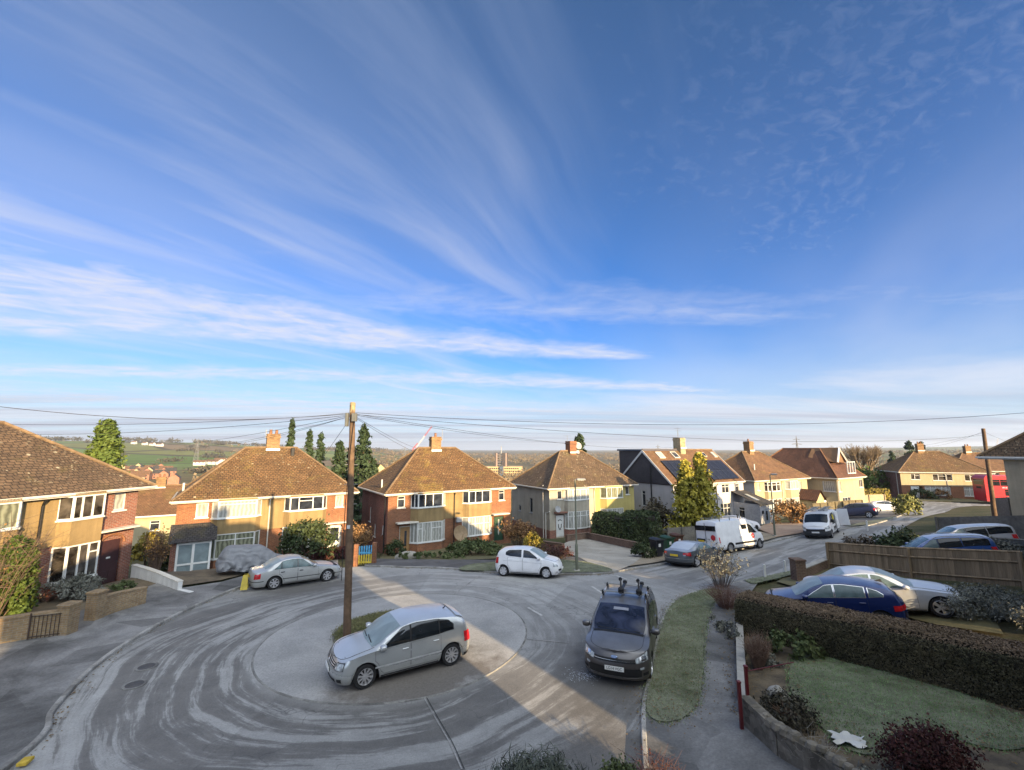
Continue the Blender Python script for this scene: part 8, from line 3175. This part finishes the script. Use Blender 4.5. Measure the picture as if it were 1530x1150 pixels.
def wheelie(label, loc, ang, m, lid, s=1.0):
 o = thing('wheelie_bin', label, 'bin', loc, ang)
 mb = MB()
 lo, hi = [], []
 for (hx, hy, z, tgt) in ((.21, .25, .06, lo), (.28, .34, 1.0, hi)):
  for (a, b) in ((-1, -1), (1, -1), (1, 1), (-1, 1)):
   tgt.append(Vector((a * hx * s, b * hy * s, z * s)))
 for i in range(4):
  mb.quad(lo[i], lo[(i + 1) % 4], hi[(i + 1) % 4], hi[i])
 mb.poly(lo[::-1])
 mb.box(-.3 * s, -.36 * s, .95 * s, .3 * s, .36 * s, 1.0 * s)
 mb.build('body', m, o)
 mb = MB()
 mb.grid([[Vector((x * s, y * s, (1.02 + .07 * math.cos(x * 4.6)) * s)) for x in np.linspace(-.31, .31, 7)] for y in (-.40, 0, .36)])
 mb.box(-.31 * s, -.42 * s, .985 * s, .31 * s, -.37 * s, 1.05 * s)
 mb.build('lid', lid, o, smooth=True)
 mb = MB()
 mb.tube([(-.24 * s, .42 * s, .95 * s), (.24 * s, .42 * s, .95 * s)], .018 * s, 6)
 mb.build('handle', M_black, o)
 for sx in (-1, 1):
  mb = MB()
  mb.lathe([(.001, .03), (.10, .03), (.10, -.03), (.001, -.03)], 14, Matrix.Translation((sx * .25 * s, .26 * s, .10 * s)) @ Matrix.Rotation(PI / 2, 4, 'Y'))
  mb.build('wheel', M_tyre, o)
 mb = MB()
 mb.box(-.10 * s, -.325 * s, .62 * s, .06 * s, -.29 * s, .80 * s)
 mb.build('sticker', M_white, o)
M_bin_k = plain('bin_black', (.02, .021, .025), .5)
M_bin_g = plain('bin_green', (.018, .07, .035), .5)
M_bin_b = plain('bin_brown', (.11, .05, .028), .55)
for (u, v, m, lab) in ((984, 832, M_bin_k, 'black wheelie bin, nearest of the three behind the grey coupe'), (1000, 828, M_bin_g, 'green wheelie bin between the black and brown ones'), (1014, 823, M_bin_b, 'small brown wheelie bin beside the old grey fence')):
 p = at(u, v, .1)
 wheelie(lab, g3(p.x, p.y + .3, .1), R(20), m, m, 1.12)
p, q = at_h(1199, 872, 6.6), at_h(1240, 852, 6.5)
wall_run('low dull brick wall ending in a square capped pier by the tail of the pale saloon', [(p.x + .1, p.y + .4), (q.x, q.y + .3)], .5, .22, M_brick_dull, .05, capm=M_concrete, piers=[(p.x + .1, p.y + .4, .98, .5)])
for (u, v, lab) in ((219, 996, 'round iron cover in the frosty road, the farther of two'), (201, 1023, 'round iron cover in the frosty road, the nearer of two')):
 p = at(u, v)
 o = thing('manhole_cover', lab, 'manhole cover', (p.x, p.y, p.z), 0, 'iron covers in the road')
 mb = MB()
 mb.lathe([(.22, .004), (.22, .018), (.29, .018), (.29, .002)], 24)
 mb.build('rim', M_kerb_d, o)
 mb = MB()
 mb.lathe([(.001, .014), (.215, .014), (.215, .0)], 24)
 mb.build('lid', plain('cast_iron', (.10, .095, .09), .6, .3, .3, 12), o)
for (u, v, lab) in ((1143, 862, 'short white post on the near verge, the left one of two'), (1173, 855, 'short white post on the near verge, the right one of two'), (1296, 791, 'short white post on the sunny verge by the white van')):
 p = at(u, v, .1)
 o = thing('verge_post', lab, 'post', (p.x, p.y, p.z), random.uniform(-.2, .2), 'white verge posts')
 mb = MB()
 mb.bbox(-.055, -.055, -.1, .055, .055, .62 if u < 1200 else .75, .02)
 mb.build('shaft', M_white, o)
p = at(365, 880, .1)
o = thing('floor_sign', 'yellow folding floor sign standing behind the silver saloon', 'sign', g3(p.x, p.y, .1), .35)
m = plain('sign_yellow', (.50, .38, .05), .5)
for sy in (-1, 1):
 mb = MB()
 lo, hi = [(-.16, sy * .16, 0), (.16, sy * .16, 0)], [(.10, sy * .02, .66), (-.10, sy * .02, .66)]
 P = [Vector(v) for v in lo + hi]
 Q = [v + Vector((0, -sy * .02, 0)) for v in P]
 mb.poly(P)
 mb.poly(Q[::-1])
 for k in range(4):
  mb.quad(P[(k + 1) % 4], P[k], Q[k], Q[(k + 1) % 4])
 mb.build('panel', m, o)
mb = MB()
mb.tube([(-.05, 0, .64), (-.04, 0, .70), (.04, 0, .70), (.05, 0, .64)], .012, 5)
mb.build('handle', m, o)
def polar(u, Y):
 x = (u - 765) / FPX * .99 * Y
 return x, Y
L = Leaves()
n = 5200
az = np.radians(rng.uniform(-36, 50, n))
r = rng.uniform(330, 1750, n) ** 1.0
patchy = np.sin(az * 23 + r * .006) + np.sin(az * 9 - r * .011 + 1.0)
keep = (patchy > -.9) & ~((np.degrees(az) < -21) & (r > 430) & (rng.random(n) > .16)) & ~((np.degrees(az) < -24) & (r < 430) & (rng.random(n) > .12))
az, r = az[keep], r[keep]
X, Y = r * np.sin(az), r * np.cos(az)
Z = GV(X, Y)
h = rng.uniform(5, 9.5, len(X))
k = 16
P = np.repeat(np.stack([X, Y, Z + h * .6], 1), k, 0)
hh = np.repeat(h, k)
d = rng.normal(0, 1, (len(P), 3))
d /= np.linalg.norm(d, axis=1)[:, None]
P += d * np.stack([hh * .62, hh * .62, hh * .45], 1)
L.add(P, d, 1.15, 1.3)
stuff(L.build('far_woods', L_wood, None, .5))
L = Leaves()
for i in range(46):
 a0 = random.uniform(-50, -19)
 r0 = random.uniform(560, 1700)
 da, dr = random.uniform(-2.5, 2.5), random.uniform(-60, 60)
 m = random.randint(10, 34)
 s = rng.random(m)
 az = np.radians(a0 + da * s)
 r = r0 + dr * s
 X, Y = r * np.sin(az), r * np.cos(az)
 Pp = np.repeat(np.stack([X, Y, GV(X, Y) + 3.0], 1), 9, 0) + rng.normal(0, 2.2, (m * 9, 3)) * np.array([1, 1, .7])
 L.add(Pp, np.array([[0, 0, 1.]]), 1.3, 1.3)
az = np.radians(np.concatenate([rng.uniform(-52, -16, 900)]))
r = rng.uniform(1690, 1840, len(az))
X, Y = r * np.sin(az), r * np.cos(az)
tall_ = (np.sin(az * 60) + np.sin(az * 143 + 1) > -.5)
X, Y = X[tall_], Y[tall_]
Pp = np.repeat(np.stack([X, Y, GV(X, Y) + 5], 1), 10, 0) + rng.normal(0, 3.6, (len(X) * 10, 3)) * np.array([1, 1, .8])
L.add(Pp, np.array([[0, 0, 1.]]), 2.0, 1.3)
stuff(L.build('hill_hedgerows', leaf_mat('hedgerow', (.055, .05, .03), (.09, .08, .045), .01), None, .8))
def far_house(label, u, Y, wall, roof, w=9, d=7, e=4.8, rise=3.0, ang=0, group='small far houses in the valley', z=None):
 x, y = polar(u, Y)
 b = G(x, y) if z is None else z
 o = thing('far_house', label, 'house', (x, y, b), R(ang), group)
 mb = MB()
 mb.box(-w / 2, 0, -3, w / 2, d, e)
 for s in (-1, 1):
  mb.poly([(s * w / 2, 0, e), (s * w / 2, d, e), (s * w / 2, d / 2, e + rise)][::s])
 mb.build('wall', wall, o)
 mr = MB()
 for (ya, yb) in ((-.3, d / 2), (d + .3, d / 2)):
  mr.quad((-w / 2 - .3, ya, e - .2), (w / 2 + .3, ya, e - .2), (w / 2 + .3, yb, e + rise + .1), (-w / 2 - .3, yb, e + rise + .1))
 mr.build('roof', roof, o)
 for k in range(3):
  xx = -w / 2 + w * (k + .5) / 3
  for zz in (.9, 3.1):
   mw = MB()
   mw.box(xx - .55, -.04, zz, xx + .55, .02, zz + 1.1)
   mw.build('window', M_glass, o)
LAB = {0: 'distant orange brick house with a pitched roof on the valley estate at the left', 1: 'distant cream house with a pitched roof on the valley estate at the left', 2: 'distant white house low on the green hillside'}
for i in range(26):
 c_ = random.random() < .62
 far_house(LAB[0 if c_ else 1], random.uniform(192, 262), random.uniform(330, 520), M_brick_far if c_ else M_rend_cream, M_tile_mix if random.random() < .7 else M_tile_grey, random.uniform(8, 13), 7, ang=random.choice((-60, -50, 25, 32, 38, 120)))
for i, (u, Y, w) in enumerate(((225, 1010, 10), (236, 1000, 14), (214, 1020, 9), (198, 1040, 9), (330, 700, 16), (318, 640, 22), (300, 620, 14))):
 far_house(LAB[2] if i < 4 else 'distant white house above the left hip of the porch house roof', u, Y, M_rend_white, M_tile_mix, w, 7, 4.5, 2.5, ang=random.uniform(-20, 30), group='white houses on the far hillside')
for (u, Y, lab) in ((545, 130, 'pale house end with a white roof edge behind the middle brick roof'), (232, 205, 'long cream low building beyond the left gap')):
 x, y = polar(u, Y)
 far_house(lab, u, Y, M_rend_cream, M_tile_mix, 9 if u > 500 else 20, 7, 3.2 if u < 500 else 5, 1.2 if u < 500 else 3, ang=-55 if u > 500 else 20)
near_house('brown roofed cream bungalow seen in the gap between the two left houses', 0, 0, -3.5, ang=R(30), loc=(-41.0, 51.0), W=12.0, D=8.5, e=2.6, rise=3.0, rl=3.2, low=True, wallm=M_rend_cream, tile=M_tile_mix)
x, y = polar(742, 620)
b = G(x, y)
o = thing('office_block', 'long tan office block with twin dark towers in the wooded valley', 'building', (x, y, b), R(-6))
mt = plain('tan_cladding', (.52, .38, .19), .8, 0, .15, .3)
mb = MB()
mb.box(-30, 0, -4, 34, 30, 12.8 + (-18.6 - b - 12.8) if b < -31.4 else -18.6 - b)
top = -18.6 - b
mb.build('block', mt, o)
mb = MB()
for k in range(3):
 for i in range(20):
  xx = -28 + i * 3
  mb.box(xx, -.1, top - 3.2 - k * 3.6, xx + 2.2, .05, top - 1.6 - k * 3.6)
mb.build('window', M_glass, o)
mb = MB()
mb.box(5, -3, -4, 10, 2, top + .5)
mb.build('stair_tower', plain('blue_grey_glass', (.10, .13, .17), .3), o)
for (xa, xb) in ((-3.5, .5), (7.0, 14.0)):
 mb = MB()
 mb.box(xa, 6, top, xb, 18, .3 - b)
 tw = mb.build('tower', plain('tower_dark', (.055, .045, .045), .7, 0, .2, .5), o)
 mb = MB()
 mb.box(xb - 2.2, 5.9, top, xb + .05, 6.2, .3 - b)
 mb.build('panel', plain('tower_tan', (.30, .22, .18), .7), tw)
mb = MB()
for k in range(5):
 mb.box(.5, 8, top + 2 + k * 3.4, 7, 16, top + 3.6 + k * 3.4)
mb.build('bridge_floors', plain('tower_grey', (.14, .13, .13), .7), o)
mb = MB()
mb.tube([(5, 12, -b), (5, 12, 10.5 - b)], [.7, .3], 6)
mb.build('mast', M_steel, o)
def lattice(mb, p, q, w, n, r=.18):
 p, q = Vector(p), Vector(q)
 d = (q - p).normalized()
 a = d.cross(Vector((0, 1, 0))).normalized() * w / 2
 c_ = d.cross(a).normalized() * w / 2
 co = [a + c_, a - c_, -a - c_, -a + c_]
 for k in range(4):
  mb.tube([p + co[k], q + co[k]], r, 4, cap=False)
  for i in range(n):
   s, t_ = i / n, (i + 1) / n
   mb.tube([p.lerp(q, s) + co[k], p.lerp(q, t_) + co[(k + 1) % 4]], r * .7, 3, cap=False)
M_cr = plain('crane_red', (.45, .07, .05), .6)
M_cw = plain('crane_white', (.6, .6, .6), .6)
for (u, Y, foot, v0, tip, lab, cols) in ((622, 640, 14, 668, (645, 637), 'red and white luffing crane jib rising behind the middle brick roof', (M_cw, M_cr)),
           (617, 700, 20, 670, (624, 662), 'small distant crane top beside the taller red and white jib', (M_cr, M_cr)),
           (1453, 900, 20, 684, (1447, 668), 'thin pale crane jib over the far brown roofs', (M_cw, M_cw)),
           (1488, 900, 20, 672, (1491, 655), 'upright pale crane beside the leaning wooden pole', (M_cw, M_cw))):
 x, y = polar(u, Y)
 g_ = G(x, y)
 o = thing('tower_crane', lab, 'crane', (x, y, g_))
 j0, j1 = at_y(u, v0, Y), at_y(tip[0], tip[1], Y)
 b0 = Vector((x, y, g_))
 mb = MB()
 lattice(mb, (0, 0, -2), (j0.x - x, 0, j0.z - g_), 2.0, 10)
 mb.build('mast', cols[1], o)
 mid = j0.lerp(j1, .55)
 mb = MB()
 lattice(mb, j0 - b0, mid - b0, 1.3, 10, .16)
 mb.build('jib', cols[0], o)
 mb = MB()
 lattice(mb, mid - b0, j1 - b0, 1.2, 8, .16)
 mb.build('jib_tip', cols[1], o)
def pylon(label, u, vtop, Y, w=7, hgt=None):
 x, y = polar(u, Y)
 g_ = G(x, y)
 t_ = at_y(u, vtop, Y).z - g_
 o = thing('electricity_pylon', label, 'pylon', (x, y, g_), R(20))
 mb = MB()
 for sx in (-1, 1):
  for sy in (-1, 1):
   mb.tube([(sx * w / 2, sy * w / 2, -1), (sx * w * .14, sy * w * .14, t_ * .62), (0, 0, t_)], .22, 4, cap=False)
 for i in range(9):
  z0, z1 = t_ * i / 10, t_ * (i + 1) / 10
  f0, f1 = [max(.06, .5 - .36 * z / (t_ * .62)) if z < t_ * .62 else max(.02, .14 * (t_ - z) / (t_ * .38)) for z in (z0, z1)]
  for s in (-1, 1):
   mb.tube([(-w * f0, s * w * f0, z0), (w * f1, s * w * f1, z1)], .12, 3, cap=False)
   mb.tube([(w * f0, s * w * f0, z0), (-w * f1, s * w * f1, z1)], .12, 3, cap=False)
 mb.build('tower', plain('pylon_steel', (.16, .16, .16), .6), o)
 for z, ww in ((.66, 7), (.78, 9), (.9, 6)):
  mb = MB()
  mb.tube([(-ww, 0, t_ * z), (0, 0, t_ * z + 1.2), (ww, 0, t_ * z)], .22, 4)
  mb.tube([(-ww, 0, t_ * z), (ww, 0, t_ * z)], .16, 4)
  mb.build('cross_arm', plain('pylon_steel', (.16, .16, .16), .6), o)
for a in (('steel pylon on the hillside left of the porch house roof', 295, 655, 640), ('steel pylon seen beside the red and white crane', 605, 667, 800), ('steel pylon behind the new tiled roof', 1191, 651, 560),
   ('faint steel pylon beyond the solar roofed house', 983, 664, 900)):
 pylon(*a)
mb = MB()
mb.box(-7300, -7300, -60, 7300, 7300, 92)
hz_o = mb.build('haze', [], None, uv=False)
hm = bpy.data.materials.new('haze')
hm.use_nodes = True
ht = hm.node_tree
for nd in list(ht.nodes):
 if nd.type != 'OUTPUT_MATERIAL':
  ht.nodes.remove(nd)
pv = ht.nodes.new('ShaderNodeVolumePrincipled')
pv.inputs['Color'].default_value = (.80, .88, 1.0, 1)
pv.inputs['Density'].default_value = HAZE_D
pv.inputs['Anisotropy'].default_value = .2
ht.links.new(pv.outputs[0], ht.nodes['Material Output'].inputs['Volume'])
hz_o.data.materials.append(hm)
stuff(hz_o)
SUN_EL = R(13.7)
SUN_AZ = math.atan2(.574, -.819)          # of the sun, from +Y towards +X
sd = bpy.data.lights.new('sun', 'SUN')
so = bpy.data.objects.new('sun', sd)
COL.objects.link(so)
to_sun = Vector((math.sin(SUN_AZ) * math.cos(SUN_EL), math.cos(SUN_AZ) * math.cos(SUN_EL), math.sin(SUN_EL)))
so.rotation_euler = to_sun.to_track_quat('Z', 'Y').to_euler()
so.location = to_sun * 60
sd.energy = SUN_E
sd.angle = R(.5)
sd.color = (1.0, .73, .40)
w = bpy.data.worlds.new('World')
scene.world = w
w.use_nodes = True
nt = w.node_tree
bg = nt.nodes['Background']
sky = nt.nodes.new('ShaderNodeTexSky')
sky.sky_type = 'NISHITA'
sky.sun_disc = False
sky.sun_elevation = SUN_EL
sky.sun_rotation = SUN_AZ
sky.altitude = 80
sky.air_density = 1.0
sky.dust_density = .35
sky.ozone_density = 2.2
bg.inputs['Strength'].default_value = SKY_S
def wn(kind, **kw):
 x = nt.nodes.new(kind)
 for k, v in kw.items():
  setattr(x, k, v)
 return x
def wmath(op, a, b=None, clamp=False):
 x = wn('ShaderNodeMath', operation=op, use_clamp=clamp)
 for i, val in enumerate((a, b)):
  if val is None:
   continue
  if isinstance(val, bpy.types.NodeSocket):
   nt.links.new(val, x.inputs[i])
  else:
   x.inputs[i].default_value = val
 return x.outputs[0]
def wramp(f, stops):
 x = wn('ShaderNodeValToRGB')
 e = x.color_ramp.elements
 while len(e) < len(stops):
  e.new(.5)
 for i, (p, c) in enumerate(stops):
  e[i].position = p
  e[i].color = (c, c, c, 1) if not hasattr(c, '__len__') else (*c, 1)
 nt.links.new(f, x.inputs[0])
 return x.outputs[0]
def wmix(f, a, b, mode='MIX'):
 x = wn('ShaderNodeMix', data_type='RGBA', blend_type=mode)
 for sock, val in ((x.inputs[0], f), (x.inputs[6], a), (x.inputs[7], b)):
  if isinstance(val, bpy.types.NodeSocket):
   nt.links.new(val, sock)
  elif hasattr(val, '__len__'):
   sock.default_value = (*val[:3], 1)
  else:
   sock.default_value = val
 return x.outputs[2]
tc = wn('ShaderNodeTexCoord')
sp = wn('ShaderNodeSeparateXYZ')
nt.links.new(tc.outputs['Generated'], sp.inputs[0])
den = wmath('ADD', wmath('MAXIMUM', sp.outputs[2], 0.0), .035)
px_ = wmath('DIVIDE', sp.outputs[0], den)
py_ = wmath('DIVIDE', sp.outputs[1], den)
cb = wn('ShaderNodeCombineXYZ')
nt.links.new(px_, cb.inputs[0])
nt.links.new(py_, cb.inputs[1])
def wmap(scale, rot=0.0, loc=(0, 0, 0), src=None):
 """turn to the wind first, then stretch"""
 m = wn('ShaderNodeMapping', vector_type='TEXTURE')
 m.inputs['Scale'].default_value = tuple(1.0 / k for k in scale)
 m.inputs['Rotation'].default_value = (0, 0, rot)
 m.inputs['Location'].default_value = loc
 nt.links.new(src or cb.outputs[0], m.inputs['Vector'])
 return m.outputs[0]
def wnoise(vec, scale, detail=5, rough=.6, dist=0.0):
 x = wn('ShaderNodeTexNoise')
 x.inputs['Scale'].default_value = scale
 x.inputs['Detail'].default_value = detail
 x.inputs['Roughness'].default_value = rough
 x.inputs['Distortion'].default_value = dist
 nt.links.new(vec, x.inputs['Vector'])
 return x.outputs['Fac']
el = sp.outputs[2]
WIND = R(-31)
wp = wn('ShaderNodeTexNoise')
wp.inputs['Scale'].default_value = .45
wp.inputs['Detail'].default_value = 2
nt.links.new(cb.outputs[0], wp.inputs['Vector'])
wv = wn('ShaderNodeVectorMath', operation='MULTIPLY_ADD')
nt.links.new(wp.outputs['Color'], wv.inputs[0])
wv.inputs[1].default_value = (.55, .55, 0)
nt.links.new(cb.outputs[0], wv.inputs[2])
warped = wv.outputs[0]
streak = wnoise(wmap((3.0, .42, 1), WIND, (1.3, .4, 0), warped), 1.0, 7, .58, .25)
broad = wnoise(wmap((.75, .20, 1), WIND, (4.1, 2.6, 0), warped), 1.0, 4, .5, .3)
f1 = wmath('MULTIPLY', wramp(streak, [(.34, .15), (.70, 1)]), wramp(broad, [(.30, .2), (.58, 1)]))
f1 = wmath('MULTIPLY', f1, wramp(wmath('ADD', wmath('MULTIPLY', px_, .25), .5), [(.0, 1), (.34, .85), (.66, .16), (1, .3)]))
rip = wnoise(wmap((15, 22, 1), R(35), (0, 0, 0), warped), 1.0, 3, .6, .5)
pat = wnoise(wmap((.6, .8, 1), 0, (2.2, .3, 0)), 1.0, 3, .5)
f3 = wmath('MULTIPLY', wmath('MULTIPLY', wramp(rip, [(.32, 0), (.74, .22)]), wramp(pat, [(.30, .2), (.55, 1)])), wramp(wmath('ADD', wmath('MULTIPLY', px_, .25), .5), [(.25, .1), (.75, 1)]))
veil = wmath('MULTIPLY', wramp(broad, [(.28, .12), (.62, .46)]), wramp(wmath('ADD', wmath('MULTIPLY', px_, .25), .5), [(.1, 1), (.5, .35), (.62, .25), (1, .7)]))
cl = wmath('MAXIMUM', wmath('MAXIMUM', wmath('MULTIPLY', f1, .82), f3), veil)
def bank(A, d, length, w0, w1, wob=.6, amp=1.0, edge=.5, tail=.25):
 """a long bank of cloud lying along a line in the layer"""
 d = Vector(d).normalized()
 n = Vector((-d[1], d[0]))
 sx = wmath('ADD', wmath('MULTIPLY', wmath('SUBTRACT', px_, A[0]), d[0]), wmath('MULTIPLY', wmath('SUBTRACT', py_, A[1]), d[1]))
 q = wmath('ADD', wmath('MULTIPLY', wmath('SUBTRACT', px_, A[0]), n[0]), wmath('MULTIPLY', wmath('SUBTRACT', py_, A[1]), n[1]))
 nz = wmath('SUBTRACT', wnoise(wmap((1.6, .9, 1), math.atan2(d[1], d[0]), (A[0], A[1], 0), warped), 1.0, 6, .62, .4), .5)
 q = wmath('ADD', q, wmath('MULTIPLY', nz, wob))
 k = wmath('DIVIDE', sx, length)
 wd = wmath('ADD', wmath('MULTIPLY', wmath('MAXIMUM', wmath('MINIMUM', k, 1.0), 0.0), w1 - w0), w0)
 r_ = wmath('DIVIDE', wmath('ABSOLUTE', q), wd)
 m = wramp(r_, [(edge, 1), (1.0, 0)])
 fade = wramp(wmath('ADD', wmath('MULTIPLY', k, .5), .25), [(0, 1), (.70, 1), (.70 + tail * .5, .0)])
 tex = wramp(wnoise(wmap((3.2, 5.5, 1), math.atan2(d[1], d[0]), (5, 1, 0), warped), 1.0, 5, .62, .5), [(.30, .42), (.62, 1)])
 return wmath('MULTIPLY', wmath('MULTIPLY', wmath('MULTIPLY', m, fade), tex), amp)
b1 = bank((-2.75, 2.25), (.82, .57), 2.4, 1.05, .55, .8, .95, .3)
b2 = bank((-.95, 3.45), (.97, .24), 2.2, .60, .25, .6, .9, .2)
b3 = bank((-1.3, 5.0), (.98, .20), 4.2, .75, .45, .9, .85, .15)
b4 = bank((-6.5, 6.0), (.95, .30), 8.5, 1.0, .7, 1.1, .9, .2)
b5 = bank((1.2, 7.6), (.95, .30), 4.5, .9, .5, 1.0, .62, .2)
b7 = bank((-1.2, 2.55), (.99, .10), 3.0, .50, .42, .8, .50, .0, .5)
b8 = bank((1.3, 2.5), (.97, -.05), 3.4, .40, .6, .9, .34, .0, .6)
b9 = bank((-2.4, .9), (.75, .66), 3.0, .40, .25, .8, .38, .0, .5)
b6 = bank((2.6, 1.75), (.8, .6), 1.6, .22, .16, .5, .35, .0)
for b_ in (b1, b2, b3, b4, b5, b6, b7, b8, b9):
 cl = wmath('MAXIMUM', cl, b_)
low = wnoise(wmap((.16, .42, 1), R(14), (2, 9, 0)), 1.0, 7, .62, .4)
lowf = wmath('MULTIPLY', wramp(low, [(.36, 0), (.60, .9)]), wramp(el, [(.0, .6), (.06, .95), (.13, .75), (.19, 0)]))
cl = wmath('MAXIMUM', cl, lowf)
grey = wnoise(wmap((.05, .55, 1), R(4), (1, 3, 0)), 1.0, 5, .6, .2)
deep = wmix(1.0, sky.outputs[0], wramp(el, [(0.0, TINT_LO), (.28, TINT_MID), (.8, SKY_TINT)]), 'MULTIPLY')
ccol = wramp(el, [(0.0, CLOUD_LO), (.3, CLOUD_MID), (.75, CLOUD_HI)])
hz = wramp(el, [(0.0, .95), (.05, .66), (.11, .30), (.2, .05), (.28, 0)])
out = wmix(hz, deep, HAZE_COL)
out = wmix(cl, out, ccol)
out = wmix(wmath('MULTIPLY', wramp(grey, [(.46, 0), (.56, .85)]), wramp(el, [(.0, .0), (.012, .9), (.06, .8), (.10, 0)])), out, GREY_COL)
dt = wn('ShaderNodeVectorMath', operation='DOT_PRODUCT')
nt.links.new(tc.outputs['Generated'], dt.inputs[0])
dt.inputs[1].default_value = Vector((math.sin(SUN_AZ), math.cos(SUN_AZ), .9)).normalized()
gl = wramp(dt.outputs['Value'], [(.45, 0), (.70, .55), (.95, 1)])  # lobe of extra sky light added behind the camera to lift the shade
out = wmix(gl, out, wmix(1.0, out, FILL_GLOW, 'ADD'))
nt.links.new(out, bg.inputs['Color'])
scene.view_settings.view_transform = 'Standard'
scene.view_settings.look = 'None'
scene.view_settings.exposure = EXPO
scene.view_settings.gamma = 1
scene.render.engine = 'CYCLES'
scene.cycles.volume_bounces = 0
scene.cycles.max_bounces = 5
scene.cycles.diffuse_bounces = 3
scene.cycles.glossy_bounces = 3
scene.cycles.transparent_max_bounces = 6
scene.cycles.use_denoising = True
